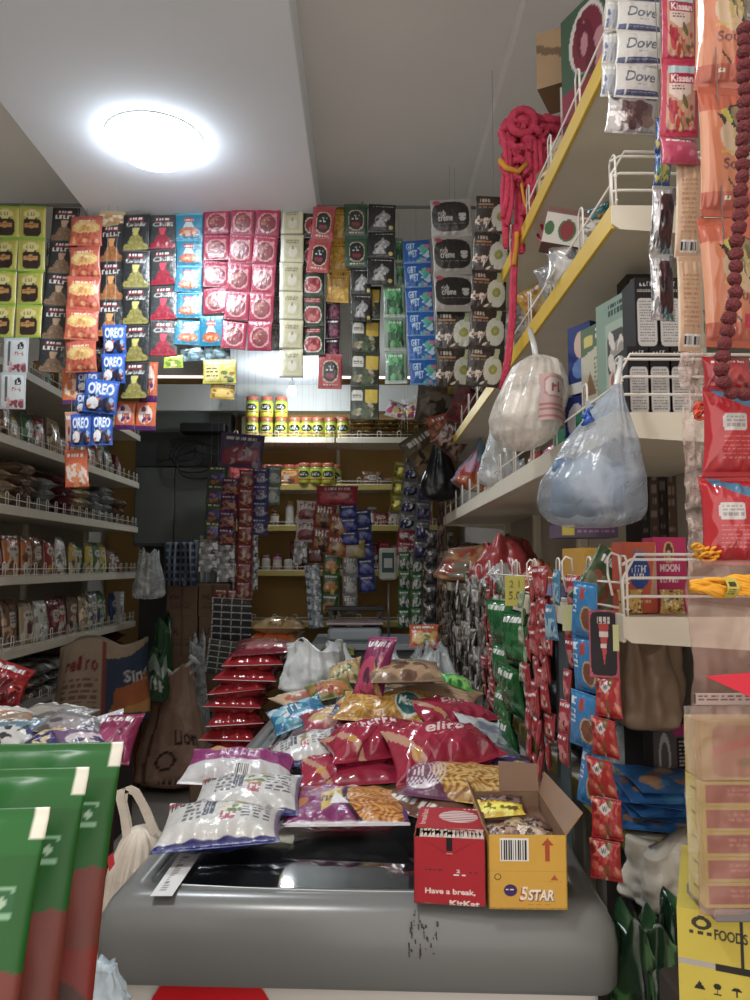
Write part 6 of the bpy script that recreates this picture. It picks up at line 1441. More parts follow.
pts = [L_(523 + 12 * math.cos(a), 122 + 12 * math.sin(a), -.04) for a in [2 * PI * i / 16 for i in range(16)]]; mb.tube(pts, .010, 8, closed=True)
ob('yarn_knot', mb.mesh('yarn_knot', M_YARN, True), yn)
mb = MB()
for k in range(26):
    x0 = R.uniform(508, 556); x1 = x0 - 6 + R.uniform(-3, 3); ye = R.uniform(200, 225) if x0 > 532 else R.uniform(215, 258)
    pts = [L_(x0 + (x1 - x0) * t + 3 * math.sin(t * 5 + k), 140 + (ye - 140) * t, .02 * math.sin(k) - .02) for t in [i / 9 for i in range(10)]]
    mb.tube(pts, .0068, 6)
for k in range(4): mb.tube([L_(540 + 4 * k, 130 + 4 * k, -.02), L_(555 + 2 * k, 122 + 3 * k, -.03), L_(570 + k, 112 + 2 * k, .0), L_(577, 108, .02)], .007, 7)
ob('yarn_strands', mb.mesh('yarn_strands', M_YARN, True), yn)
mb = MB(); 
for k in range(3): mb.tube([L_(514 + k * 1.5, 225, -.02), L_(513 + k, 270, -.01), L_(511 + k * 1.3, 320, 0), L_(507 + k, 360, 0), L_(501 + k * 1.4, 389, 0)], .006, 7)
mb.tube([L_(536, 200, -.03), L_(545, 240, -.15), L_(553, 262, -.2), L_(562, 277, -.2)], .004, 6)
mb.tube([L_(533, 225), L_(545, 250, -.15), L_(556, 268, -.2), L_(563, 280, -.2)], .003, 6)
ob('yarn_tail', mb.mesh('yarn_tail', M_YARN, True), yn)
mb = MB()
mb.tube([L_(500, 160, -.04), L_(506, 168, -.05), L_(518, 172, -.05), L_(527, 164, -.045)], .0065, 7); mb.tube([L_(520, 175, -.04), L_(524, 200, -.04), L_(529, 214, -.04), L_(534, 226, -.03)], .0035, 6); mb.tube([L_(517, 232, -.03), L_(516, 250, -.02), L_(514, 265, -.02)], .0055, 6); mb.tube([L_(538, 172, -.04), L_(533, 196, -.04), L_(531, 212, -.04)], .004, 6)
ob('yellow_thread', mb.mesh('yellow_thread', M_YARNY, True), yn)
# ------------------------------------------------------------------ big plastic bags hanging on the right rack
M_BLUEP = mat('blue_grey_plastic', (160, 172, 184), rough=.28, spec=.6, alpha=.46, alpha_var=.2, bump=.9, bscale=22)
def hang_bag(name, pts_px, Y, d, m, seed, fold=.1):
    """bag whose outline runs through (y pixel, left x, right x) rows from top to bottom"""
    r = np.random.RandomState(seed); rows = []
    ys = [q[0] for q in pts_px]; NZ = 44; NA = 90; V = []; F = []
    c0 = at((pts_px[0][1] + pts_px[0][2]) / 2, pts_px[0][0], Y)
    fr = r.randint(5, 26, 10); ph = r.uniform(0, 6.28, 10)
    for i in range(NZ + 1):
        yy = ys[0] + (ys[-1] - ys[0]) * i / NZ
        xl = np.interp(yy, ys, [q[1] for q in pts_px]); xr = np.interp(yy, ys, [q[2] for q in pts_px])
        A, B = at(xl, yy, Y), at(xr, yy, Y); cx = (A.x + B.x) / 2; hw__ = (B.x - A.x) / 2; tt = i / NZ
        dd = d / 2 * min(1, hw__ / (.5 * max(1e-3, (at(max(q[2] for q in pts_px), 500, Y).x - at(min(q[1] for q in pts_px), 500, Y).x))) )
        for k in range(NA):
            a = 2 * PI * k / NA; f = sum(math.sin(fr[j] * a + ph[j] + tt * 1.5 * math.sin(ph[j] * 3)) for j in range(10)) / 10
            w_ = 1 + fold * f * (1.5 - tt) + .03 * math.sin(5 * a + 9 * tt)
            V.append((cx + hw__ * math.cos(a) * w_ - c0.x, dd * math.sin(a) * w_, A.z - c0.z))
    for i in range(NZ):
        for k in range(NA):
            l = (k + 1) % NA; F.append((i * NA + k, (i + 1) * NA + k, (i + 1) * NA + l, i * NA + l))
    F.append(tuple(range(NA))); F.append(tuple(NZ * NA + k for k in range(NA - 1, -1, -1)))
    return new_mesh(name, V, F, m, None, True), c0
me, c0 = hang_bag('bag_film', [(385, 612, 622), (400, 600, 624), (420, 583, 629), (440, 567, 634), (460, 556, 637), (480, 543, 643), (500, 539, 645), (512, 541, 643), (522, 550, 636), (527, 566, 618)], 1.0, .15, M_BLUEP, 3, .07)
bb = thing('hanging_plastic_bag', 'large translucent blue grey plastic bag knotted on the right shelf bracket', 'plastic bag', tuple(c0))
ob('bag_film', me, bb)
mb = MB(); R = random.Random(7)
for k in range(20):
    p = at(R.uniform(562, 624), R.uniform(472, 508), 1.0 + R.uniform(-.02, .02)) - c0
    mb.lathe([(.005, -.02), (.016, -.016), (.02, 0), (.016, .018), (.004, .022)], 12, loc=tuple(p))
ob('wrapped_goods', mb.mesh('wrapped_goods', mat('goods_blue_dark', (62, 84, 110), rough=.5), True), bb)
mb = MB(); pa = at(586, 415, .98) - c0
mb.tube([at(583, 418, .97) - c0, at(588, 410, .97) - c0, at(592, 420, .97) - c0, at(584, 424, .97) - c0, at(590, 416, .965) - c0], .004, 7)
ob('knot_tie', mb.mesh('knot_tie', mat('tie_blue', (50, 90, 170), rough=.4), True), bb)
mb = MB(); mb.tube([at(616, 386, 1.0) - c0, at(619, 372, 1.03) - c0, at(621, 358, 1.06) - c0], .004, 8); ob('bag_handle', mb.mesh('bag_handle', M_PLW, True), bb)
me, c0 = hang_bag('bag_film', [(357, 528, 545), (365, 515, 560), (380, 506, 565), (400, 497, 566), (420, 491, 562), (435, 493, 555), (445, 502, 542), (450, 512, 530)], 1.42, .16, mat('white_bag_film', (222, 216, 206), rough=.3, alpha=.6, alpha_var=.2, bump=.9, bscale=26), 5, .15)
bb = thing('hanging_plastic_bag', 'white plastic bag with red print hanging left of the blue grey bag', 'plastic bag', tuple(c0)); ob('bag_film', me, bb)
pr = CV(50, 60, (206, 170, 166)); pr.rrect(.1, .05, .9, .5, (196, 130, 126), 4); pr.rrect(.16, .08, .84, .47, (214, 196, 190), 4); pr.text('Ok', .3, .15, .7, .38, (170, 60, 70), .03)
for i in range(3): pr.rect(0, .62 + i * .12, 1, .67 + i * .12, (190, 110, 110))
V = []; C = []
for j in range(41):
    for i in range(31):
        p = at(530 + i / 30 * 34, 428 - j / 40 * 44, 1.42) - c0; V.append((p.x, -.084 * math.cos((i - 8) / 30 * 2.0) - .002, p.z)); C.append(tuple(pr.a[min(59, int((1 - j / 40) * 59)), min(49, int(i / 30 * 49))]))
ob('bag_print', new_mesh('bag_print', V, grid_faces(30, 40), CARD, C), bb)
mb = MB(); mb.tube([at(536, 358, 1.42) - c0, at(534, 345, 1.44) - c0, at(530, 330, 1.5) - c0], .006, 8); ob('bag_handle', mb.mesh('bag_handle', M_PLW, True), bb)
# clear bag by the third shelf
blob_bag(500, 490, 2.2, .12, .1, .2, M_PLC, 'thin clear bag hanging behind the white plastic bag', 58, z=at(500, 488, 2.2).z, neck=.4)
# ------------------------------------------------------------------ low right shelf goods
zL = RLOW + .005
c = CV(80, 110, (30, 26, 28)); c.rrect(.04, .02, .98, .98, (90, 84, 84), 9); c.rrect(.5, .0, .98, .14, (190, 40, 110), 4); c.rect(.56, .16, .97, .97, (28, 24, 26)); c.lines(.6, .2, .93, .6, 9, (170, 160, 158), 4, .5); c.rect(.04, .02, .18, .98, (24, 22, 24)); c.ell(.36, .4, .1, .3, (176, 172, 170), ring=.35); c.lines(.2, .5, .5, .9, 5, (120, 116, 116), 3); c.lines(.62, .66, .9, .92, 4, (150, 144, 140), 8)
rbox('clear_box', 'black clear fronted pack with pink corner standing on low right shelf', 641, 724, 702, 812, 1.5, .08, c, (40, 36, 38), .12, zbot=at(670, 812, 1.5).z, cat='packaged box')
for i in range(6):
    cc = CV(60, 40, (40, 110, 190)); cc.blobs(.1, .1, .9, .9, [(190, 140, 100), (150, 90, 60), (60, 140, 210), (30, 80, 160)], 16, .12, i)
    o = ob('blue_biscuit_pack', pouch('blue_biscuit_pack', .17, .12, .022, cc, FOIL, seed=i + 40, wr=1.2), None, tuple(at(664 + (i % 3) * 3, 852 - i * 9, 1.44 + .012 * (i % 2))), (-1.42, .1 * (i % 2), .15 * (i % 3 - 1)))
    o.location.z = zL + .014 + i * .0125; tag(o, 'blue biscuit packet lying in low shelf pile, %s from the bottom' % ORD[i], 'biscuit packet', 'blue biscuit packets piled on the low right shelf')
M_BRN = mat('brown_paper_film', (160, 136, 114), rough=.4, alpha=1, bump=.5, bscale=14, noise=.1)
blob_bag(646, 726, 1.5, .13, .16, .17, M_BRN, 'crumpled brown bag under the near end of lower right shelf', 60, z=at(648, 728, 1.5).z, neck=.8, fold=.16)
blob_bag(622, 810, 1.62, .07, .1, .14, M_PLC, 'small clear bag beside the blue biscuit pile', 61, z=zL, neck=.6)
blob_bag(672, 905, 1.32, .15, .14, .095, mat('white_cloth', (206, 200, 186), rough=.8, bump=.8, bscale=18, noise=.1), 'crumpled off white cloth bundle below the low right shelf', 62, z=at(668, 905, 1.32).z, neck=.75, fold=.14, name='cloth_bundle', cat='cloth')
mb = MB(); zz = at(668, 906, 1.32).z; mb.box(.46, 1.25, 0, .68, 1.5, zz, b=.004); o = ob('dark_crate', mb.mesh('dark_crate', MATS['crate_dark'])); tag(o, 'dark crate on the floor under the white cloth bundle', 'crate')
M_GRNL = mat('green_leaf_plastic', (40, 96, 40), rough=.35, noise=.4, nscale=20, bump=.5, bscale=20)
cc = CV(50, 60, (34, 70, 40)); cc.blobs(.1, .0, .9, 1, [(60, 130, 60), (20, 50, 30), (90, 150, 80), (24, 60, 40)], 18, .1, 3, .3)
for i, (px, w) in enumerate(((640, .09), (662, .09), (684, .07))):
    blob_bag(px, 1010, 1.18, w, .08, .2, GLOSS, ['left', 'middle', 'right'][i] + ' green leafy plastic bundle at the bottom right floor', 63 + i, z=at(px, 1030, 1.18).z - .05, cv=cc, base=(34, 80, 40), neck=.85, name='green_bundle', fold=.05)
z0 = at(662, 1030, 1.18).z - .052
mb = MB(); mb.box(.39, 1.1, 0, .56, 1.24, z0, b=.003); o = ob('dark_crate', mb.mesh('dark_crate', MATS['crate_dark'])); tag(o, 'dark crate below the green leafy bundles at bottom right', 'crate')
# ------------------------------------------------------------------ strips hanging close by at the right
GN = 'strips hanging close to the viewer at right'
def d_soap():
    c = CV(70, 70, (206, 204, 198)); c.text('Dove', .2, .24, .92, .56, (90, 100, 120), .015, .25); c.lines(.5, .62, .72, .68, 1, (150, 160, 176), 2); c.rect(0, .78, 1, .96, (206, 206, 210)); c.rect(.05, .8, .2, .94, (70, 84, 130)); c.rect(.26, .8, 1, .94, (70, 80, 120)); c.lines(.3, .84, .95, .9, 1, (130, 140, 170), 3); return c
strip('white soap sachet strip with blue bands nearest the top shelf', d_soap, 641, -30, 636, 97, 62, 3.5 and 4, .99, cols=1, group=GN, depth=.012, wm=.062)
strip('narrow white sachet strip behind the white soap strip', K(d_mix, [(206, 206, 202), (176, 180, 190), (90, 100, 140)], None, 3), 616, -30, 611, 95, 20, 4, 1.01, group=GN)
def d_silverbrown():
    c = CV(70, 56, (176, 174, 172)); c.rrect(.28, .25, .92, .8, (130, 104, 100), 5); c.blobs(.3, .3, .85, .8, [(150, 120, 110), (110, 84, 84)], 10, .12, 4); c.blobs(.02, .1, .4, .8, [(226, 226, 224), (110, 110, 114)], 9, .08, 6); c.lines(.05, .03, .95, .1, 1, (90, 90, 100), 3); return c
strip('silver and brown sachet below the white soap strip', d_silverbrown, 632, 95, 630, 134, 52, 1, 1.0, group=GN, m=FOILM)
strip('blue sachet with yellow fruit picture left of the jelly strip', K(d_mix, [(30, 90, 180), (206, 190, 60), (60, 150, 90), (30, 60, 150)], None, 5), 665, 120, 663, 186, 19, 2, .965, group=GN)
def d_silverdark():
    c = CV(44, 80, (196, 196, 196)); c.rrect(.3, .12, .95, .92, (96, 60, 62), 5); c.blobs(.3, .1, .95, .55, [(60, 50, 60), (130, 120, 124), (90, 60, 66)], 12, .1, 3); c.blobs(0, 0, .35, 1, [(236, 236, 236), (110, 110, 116), (206, 206, 210)], 22, .09, 4); c.blobs(.35, .88, 1, .98, [(90, 150, 160), (60, 110, 130)], 5, .1, 6, .04); return c
strip('silver foil strip with dark brown window and teal base', d_silverdark, 663, 187, 661, 322, 25, 2, .955, group=GN, m=FOILM, depth=.014)
def d_jelly():
    c = CV(64, 110, (206, 40, 76)); c.rrect(.14, .1, .9, .92, (206, 150, 120), 9); c.rect(.17, .1, .88, .2, (170, 200, 206)); c.rrect(.2, .2, .88, .34, (190, 30, 60), 8); c.text('Kissan', .24, .22, .84, .32, (240, 226, 226), .03); c.poly([(.2, .34), (.78, .34), (.78, .46), (.5, .56), (.2, .46)], (226, 200, 186)); c.lines(.28, .36, .62, .44, 2, (110, 60, 60), 3)
    c.blobs(.2, .55, .85, .88, [(214, 60, 60), (190, 40, 70), (226, 170, 120), (110, 110, 60), (206, 120, 90)], 30, .09, 4, .05); return c
strip('pink red jam sachet strip with fruit picture', d_jelly, 679, -12, 680, 137, 40, 2, .905, group=GN, depth=.008)
strip('plain pink cut off sachet at the bottom of the jam strip', K(d_mix, [(214, 70, 104), (206, 60, 96), (226, 110, 130)], None, 8), 680, 137, 681, 165, 41, 1, .905, group=GN)
def d_peach():
    c = CV(50, 140, (214, 170, 130)); c.rect(.82, 0, 1, 1, (190, 190, 170)); c.rect(0, 0, .05, 1, (226, 200, 170)); c.lines(.18, .2, .72, .78, 12, (190, 130, 90), 5, .4); c.barcode(.2, .84, .74, .93, 11); c.blobs(.8, .5, 1, .8, [(206, 110, 70), (90, 130, 70)], 5, .06, 2, .03); return c
strip('peach backed sachet strip with barcodes beside silver foil strip', d_peach, 690, 162, 692, 352, 30, 2, .915, group=GN, depth=.008)
def d_soup():
    c = CV(84, 150, (216, 120, 78)); c.rect(0, 0, .12, 1, (226, 150, 110)); c.rect(0, 0, 1, .2, (206, 90, 60)); c.ell(.95, .4, .62, .2, (206, 170, 130), rot=0); c.ell(1.0, .38, .52, .16, (50, 40, 30), rot=20); c.ell(1.0, .36, .46, .13, (150, 120, 80), rot=20)
    c.blobs(.6, .26, 1, .46, [(190, 160, 90), (90, 110, 60), (206, 180, 120), (120, 90, 50)], 18, .07, 5, .04); c.poly([(.28, .22), (.5, .26), (.42, .33)], (50, 44, 30)); c.poly([(.36, .2), (.5, .18), (.6, .3), (.5, .3)], (190, 180, 60))
    c.lines(.34, .52, .78, .56, 1, (206, 170, 60), 3); c.text('Soup', .36, .58, .98, .68, (110, 60, 60), .02, .1); c.put((np.abs((c.X - .4) * .5 - (c.Y - .7)) < .012).astype(float) * ((c.X > .45)).astype(float), (70, 50, 40)); c.rect(0, .82, 1, 1, (200, 84, 56)); c.rrect(.42, .85, .52, .89, (230, 226, 206), 6); c.ell(.47, .87, .025, .012, (60, 110, 60)); c.rrect(.7, .76, .9, .86, (214, 40, 60), 4); return c
strip('large orange noodle soup strip next to the bead string', d_soup, 719, -36, 730, 348, 56, 3, .85, group=GN, depth=.022, m=GLOSS)
# ------------------------------------------------------------------ bead string
M_BEAD = mat('rudraksha_bead', (122, 50, 54), rough=.75, noise=.35, nscale=260, bump=.8, bscale=420)
def bead_mesh():
    V = []; F = []; n = 18; m = 12
    for i in range(m + 1):
        t = PI * i / m
        for k in range(n):
            a = 2 * PI * k / n; r = .0082 * (1 + .07 * math.sin(5 * a) * math.sin(t) + .05 * math.sin(9 * a + 6 * t)); V.append((r * math.sin(t) * math.cos(a), r * math.sin(t) * math.sin(a), r * .86 * math.cos(t)))
    for i in range(m):
        for k in range(n): l = (k + 1) % n; F.append((i * n + k, (i + 1) * n + k, (i + 1) * n + l, i * n + l))
    return new_mesh('bead', V, F, M_BEAD, None, True)
bmh = bead_mesh()
bt = thing('bead_string', 'string of dark red brown rough beads hanging at the right edge', 'bead string', tuple(at(745, 40, .80)))
b0 = bt.location.copy()
path = [(744, 28), (744, 60), (745, 100), (743, 150), (741, 200), (737, 245), (735, 290), (728, 330), (721, 362), (722, 380), (731, 392), (741, 396), (752, 392), (762, 380), (766, 350)]
pts = [Vector(at(x, y, .80)) for x, y in path]; cum = [0]
for i in range(1, len(pts)): cum.append(cum[-1] + (pts[i] - pts[i - 1]).length)
R = random.Random(2); s_ = 0
while s_ < cum[-1]:
    i = max(k for k in range(len(cum)) if cum[k] <= s_); i = min(i, len(pts) - 2); f = (s_ - cum[i]) / (cum[i + 1] - cum[i]); p = pts[i].lerp(pts[i + 1], f) - b0
    ob('bead', bmh, bt, tuple(p + Vector((R.uniform(-.001, .001), R.uniform(-.001, .001), 0))), (R.uniform(0, 6), R.uniform(0, 1), R.uniform(0, 6))); s_ += .0146
mb = MB(); mb.tube([p - b0 for p in pts], .001, 5); ob('thread', mb.mesh('thread', mat('thread_dark', (60, 20, 26), rough=.8)), bt)
# ------------------------------------------------------------------ red packets, crinkled film, thread packet
def d_redsnack():
    c = CV(84, 100, (206, 30, 40)); c.rrect(.22, .3, .62, .5, (196, 190, 186), 8); c.lines(.26, .33, .58, .47, 3, (150, 140, 140), 3); c.poly([(.12, .02), (.6, .08), (1, .26), (1, .34), (.7, .24), (.2, .1)], (60, 120, 160)); c.lines(.24, .56, .86, .84, 6, (214, 110, 110), 4, .3); c.rect(.2, .66, .9, .675, (226, 190, 186)); return c
strip('hanging red snack packets with white stickers at right edge', d_redsnack, 731, 388, 738, 566, 66, 2, .84, group=GN, depth=.03, m=GLOSS)
strip('top red packet folded above the red snack packets', K(d_mix, [(190, 30, 42), (206, 60, 60), (150, 24, 34)], None, 9, (50, 30)), 727, 356, 729, 392, 52, 1, .86, group=GN, depth=.02, m=GLOSS)
def crumple(name, w, h, m, seed, amp=.012, nx=46, ny=90, t=.0012):
    V = []
    from mathutils import noise
    for side in (0, 1):
        for j in range(ny + 1):
            for i in range(nx + 1):
                u, v = i / nx, j / ny
                q = Vector((u * w * 24 + seed, v * h * 24, seed)); z = noise.noise(q) + .6 * abs(noise.noise(q * 2.7)) + .35 * abs(noise.noise(q * 6))
                V.append(((u - .5) * w * (1 + .1 * noise.noise(Vector((v * 5, seed, 0)))), z * amp + side * t, -h * (1 - v)))
    n = (nx + 1) * (ny + 1); idx = np.arange(n).reshape(ny + 1, nx + 1); rim = np.concatenate([idx[0, :], idx[1:, -1], idx[-1, -2::-1], idx[-2:0:-1, 0]]); nr = np.roll(rim, -1)
    F = np.concatenate([grid_faces(nx, ny), grid_faces(nx, ny, n, True), np.stack([nr, rim, rim + n, nr + n], -1)])
    return new_mesh(name, V, F, m, None, True)
M_CLR = mat('crinkled_clear_film', (226, 206, 196), rough=.12, spec=1.0, alpha=.28, alpha_var=.22, bump=.6, bscale=70)
M_TINT = mat('brownish_clear_film', (176, 140, 126), rough=.3, spec=.7, alpha=.24, alpha_var=.08, bump=.35, bscale=18)
o = ob('plastic_film', crumple('plastic_film', .05, .29, M_CLR, 3, .014), None, tuple(at(702, 352, .9))); tag(o, 'crinkled clear plastic strip left of the red snack packets', 'plastic film')
o = ob('plastic_film', crumple('plastic_film', .115, .36, M_TINT, 8, .008), None, tuple(at(742, 560, .80))); tag(o, 'large brownish clear plastic sheet hanging below the red packets', 'plastic film')
tp = thing('thread_packet', 'packet of twisted yellow thread with paper band at right edge', 'thread packet', tuple(at(724, 588, .775)))
o0 = tp.location.copy(); mb = MB(); R = random.Random(6)
for k in range(26):
    y0 = R.uniform(-9, 9); ph = R.uniform(0, 6)
    mb.tube([at(690 + t * 80, 587 + y0 * (.35 + .65 * min(1, abs(t - .0) * 2.2)) + 2.2 * math.sin(t * 12 + ph), .775 + .004 * math.sin(t * 9 + ph)) - o0 for t in [i / 14 for i in range(15)]], .0021, 6)
ob('yellow_thread', mb.mesh('yellow_thread', mat('thread_yellow', (226, 160, 40), rough=.6, noise=.12, nscale=90), True), tp)
V = []; C = []; bcv = CV(20, 30, (206, 186, 60)); bcv.rect(.2, .2, .8, .45, (70, 60, 30)).lines(.2, .55, .8, .85, 3, (90, 80, 40), 2)
for j in range(31):
    for i in range(21):
        p = at(722 + i / 20 * 12, 598 - j / 30 * 21, .775) - o0; V.append((p.x, -.011 * math.sin(PI * j / 30) - .001, p.z)); C.append(tuple(bcv.a[29 - min(29, j), min(19, i)]))
ob('paper_band', new_mesh('paper_band', V, grid_faces(20, 30), CARD, C), tp)
p = at(705, 552, .84); mb = MB(); R = random.Random(8)
for k in range(9):
    r_ = R.uniform(.004, .009); c_ = (R.uniform(-.012, .012), R.uniform(-.004, .004), R.uniform(-.006, .006)); mb.tube([(c_[0] + r_ * math.cos(a), c_[1] + .003 * math.sin(2 * a), c_[2] + r_ * .6 * math.sin(a)) for a in [2 * PI * i / 10 for i in range(10)]], .0018, 5, closed=True)
o = ob('thread_loop', mb.mesh('thread_loop', MATS['thread_yellow'], True), None, tuple(p)); tag(o, 'small coil of orange yellow thread below the red packets', 'thread')
p = at(700, 412, .86); mb = MB()
for k in range(9):
    r_ = R.uniform(.004, .008); c_ = (R.uniform(-.01, .01), R.uniform(-.004, .004), R.uniform(-.006, .006)); mb.tube([(c_[0] + r_ * math.cos(a), c_[1] + .003 * math.sin(2 * a), c_[2] + r_ * .7 * math.sin(a)) for a in [2 * PI * i / 10 for i in range(10)]], .0015, 5, closed=True)
o = ob('ribbon_knot', mb.mesh('ribbon_knot', mat('coral_thread', (226, 96, 70), rough=.6), True), None, tuple(p)); tag(o, 'small coral red ribbon knot left of the red packets', 'ribbon')
# red pennant corner
mb = MB(); a, b, c_ = at(707, 677, .76), at(770, 672, .76), at(770, 706, .76)
V = [tuple(a), tuple(b), tuple(c_), tuple(a + Vector((0, .006, 0))), tuple(b + Vector((0, .006, 0))), tuple(c_ + Vector((0, .006, 0)))]
mb.add(V, [(0, 2, 1), (3, 4, 5), (0, 1, 4, 3), (1, 2, 5, 4), (2, 0, 3, 5)]); o = ob('red_pennant', mb.mesh('red_pennant', mat('pennant_red', (206, 40, 60), rough=.6))); tag(o, 'pointed red card corner poking in at the right edge', 'card')
# yellow carton and stack of small boxes in plastic
Yc_ = .84
a, b = at(689, 1060, Yc_), at(800, 914, Yc_)
c = CV(150, 200, (214, 190, 50)); c.text('FOODS', .3, .12, .56, .19, (60, 56, 40), .03); c.ell(.2, .09, .08, .05, (60, 56, 40), ring=.5); c.lines(.1, .15, .28, .19, 1, (60, 56, 40), 3); c.rect(0, .36, .3, .4, (176, 170, 160)); c.rect(.3, .36, 1, .41, (40, 36, 30)); c.rect(.5, 0, .53, .36, (50, 44, 30))
c.poly([(.17, .5), (.22, .56), (.12, .56)], (40, 36, 30)); c.ell(.31, .52, .03, .02, (40, 36, 30)); c.rect(.305, .52, .315, .57, (40, 36, 30)); c.rect(.28, .565, .34, .575, (40, 36, 30)); c.ell(.46, .53, .04, .025, (40, 36, 30)); c.rect(.42, .53, .5, .56, (214, 190, 50)); c.rect(.455, .53, .465, .57, (40, 36, 30)); c.bars(.58, .5, .68, .58, 3, (40, 36, 30), 3)
c.lines(.2, .63, .6, .66, 1, (90, 80, 40), 3); c.lines(.14, .69, .9, .73, 1, (60, 56, 40), 4); c.lines(.2, .76, .9, .79, 1, (90, 80, 40), 6)
xm = (a.x + b.x) / 2
o = ob('yellow_carton', boxm('yellow_carton', b.x - a.x, .2, b.z - a.z, c, None, None, None, (206, 184, 60)), None, (a.x + (b.x - a.x) / 2 * math.cos(.42) + .1 * math.sin(.42), Yc_ - (b.x - a.x) / 2 * math.sin(.42) + .1 * math.cos(.42) + .02, a.z), (0, 0, -.42)); tag(o, 'yellow food carton with black handling symbols at bottom right corner', 'carton')
ztop_c = b.z
mb = MB(); mb.box(a.x + .04, Yc_ - .04, 0, b.x, Yc_ + .19, a.z - .001, b=.004); o = ob('floor_stand', mb.mesh('floor_stand', MATS['crate_dark'])); tag(o, 'dark stand under the yellow food carton', 'stand')
mb = MB(); g0 = at(702, 914, Yc_ + .01); g1 = at(702, 900, Yc_ + .01)
mb.box(g0.x, Yc_ - .022, ztop_c + .001, b.x, Yc_ + .05, ztop_c + (g1.z - g0.z), b=.002); o = ob('grey_tray', mb.mesh('grey_tray', mat('tray_grey', (120, 116, 116), rough=.5))); tag(o, 'flat grey pack between yellow carton and stacked boxes', 'tray')
zt = ztop_c + (g1.z - g0.z) + .001
p0_, p1_ = at(706, 900, Yc_ - .02), at(790, 874, Yc_ - .02); hh = p1_.z - p0_.z
for i in range(5):
    ysd = CV(16, 34, (206, 186, 70)); ysd.ell(.5, .5, .16, .07, (130, 110, 40)); c = CV(90, 34, (206, 186, 70)); c.rect(.05, .14, 1, .88, (176, 70, 60)); c.lines(.3, .3, .7, .7, 2, (206, 120, 100), i); c.rect(.8, .25, .95, .75, (130, 90, 90))
    o = ob('match_box', boxm('match_box', p1_.x - p0_.x, .042, hh * .985, c, None, None, ysd, (206, 180, 70)), None, ((p0_.x + p1_.x) / 2, Yc_ + .001, zt + i * hh)); tag(o, 'small yellow and red box in the stack at right, %s from the bottom' % ORD[i], 'small box', 'yellow red boxes stacked in plastic at right')
zz = zt + 5 * hh
c = CV(80, 80, (196, 170, 100)); c.rrect(.15, .05, 1, .95, (186, 120, 90), 9); c.poly([(.15, .45), (.9, .1), (.9, .3), (.15, .6)], (206, 90, 80)); c.ell(.6, .7, .15, .08, (150, 120, 80))
o = ob('match_box', boxm('match_box', .085, .042, .06, c, None, None, None, (196, 160, 90)), None, (p0_.x + .043, Yc_ + .001, zz + .001)); tag(o, 'faded tan and pink box on top of the yellow red stack', 'small box')
c = CV(70, 14, (186, 160, 150)); c.rect(0, .1, .03, .9, (60, 50, 50)); c.lines(.06, .2, .95, .8, 2, (110, 80, 80), 3)
o = ob('white_label_strip', card('white_label_strip', .085, .012, c, .001), None, tuple(at(735, 699, .79))); tag(o, 'narrow printed label strip across the hanging plastic sheet', 'label strip')
o = ob('plastic_film', crumple('plastic_film', .1, .2, mat('thin_clear_film', (226, 214, 204), rough=.15, spec=1.0, alpha=.14, alpha_var=.1, bump=.5, bscale=50), 15, .005), None, tuple(at(730, 706, .83))); tag(o, 'clear plastic wrap in front of the yellow red box stack', 'plastic film')
# ------------------------------------------------------------------ green pouches at the left foreground
def d_green_pouch():
    c = CV(150, 190, (0, 92, 8)); c.rect(0, 0, 1, .1, (0, 104, 16)); c.rect(.96, 0, 1, .07, (226, 226, 206)); c.rrect(.885, .17, .955, .235, (120, 176, 130), 9); c.rrect(.895, .18, .945, .225, (20, 96, 40), 9); c.ell(.92, .203, .014, .013, (150, 190, 150))
    c.rrect(.2, .03, .42, .055, (206, 190, 70), 4); c.poly([(.34, .02), (.44, .03), (.44, .06), (.38, .055)], (40, 60, 130)); c.rect(0, .37, 1, 1, (146, 22, 8)); c.rect(0, .3, .6, .42, (0, 92, 8)); c.blobs(.86, .42, .95, .9, [(40, 40, 20), (120, 40, 26), (80, 30, 16)], 7, .09, 3, .12); c.rect(0, .1, 1, .105, (60, 160, 80)); return c
gp_me = pouch('spice_pouch', .22, .27, .03, d_green_pouch(), mat('matte_film', rough=.38, spec=.4, vcol=True, bump=.1, bscale=20), seed=21, wr=.7, seal=.03, res=(110, 150))
tilt = math.radians(-20)
for i, (px, py, Y, lab) in enumerate(((124, 742, .64, 'largest showing green spice pouch at the back of the left foreground row'), (90, 767, .575, 'green spice pouch second from back in the left foreground row'), (51, 807, .515, 'green spice pouch at the front left corner of the photo'))):
    p = at(px, py, Y); Rm = Matrix.Rotation(math.radians(4), 4, 'Z') @ Matrix.Rotation(tilt, 4, 'X')
    off = Rm @ Vector((-.11, 0, -.135))
    o = ob('spice_pouch', gp_me); o.matrix_world = Matrix.Translation(p + off) @ Rm; tag(o, lab, 'spice pouch', 'green spice pouches standing in the left foreground')
zq = (at(90, 767, .575) + (Matrix.Rotation(tilt, 4, 'X') @ Vector((0, 0, -.27)))).z
mb = MB(); mb.box(-.56, .36, 0, -.16, .62, zq - .05, b=.006); o = ob('display_box', mb.mesh('display_box', MATS['carton_brown'])); tag(o, 'brown box below the frame carrying the green spice pouches', 'box')
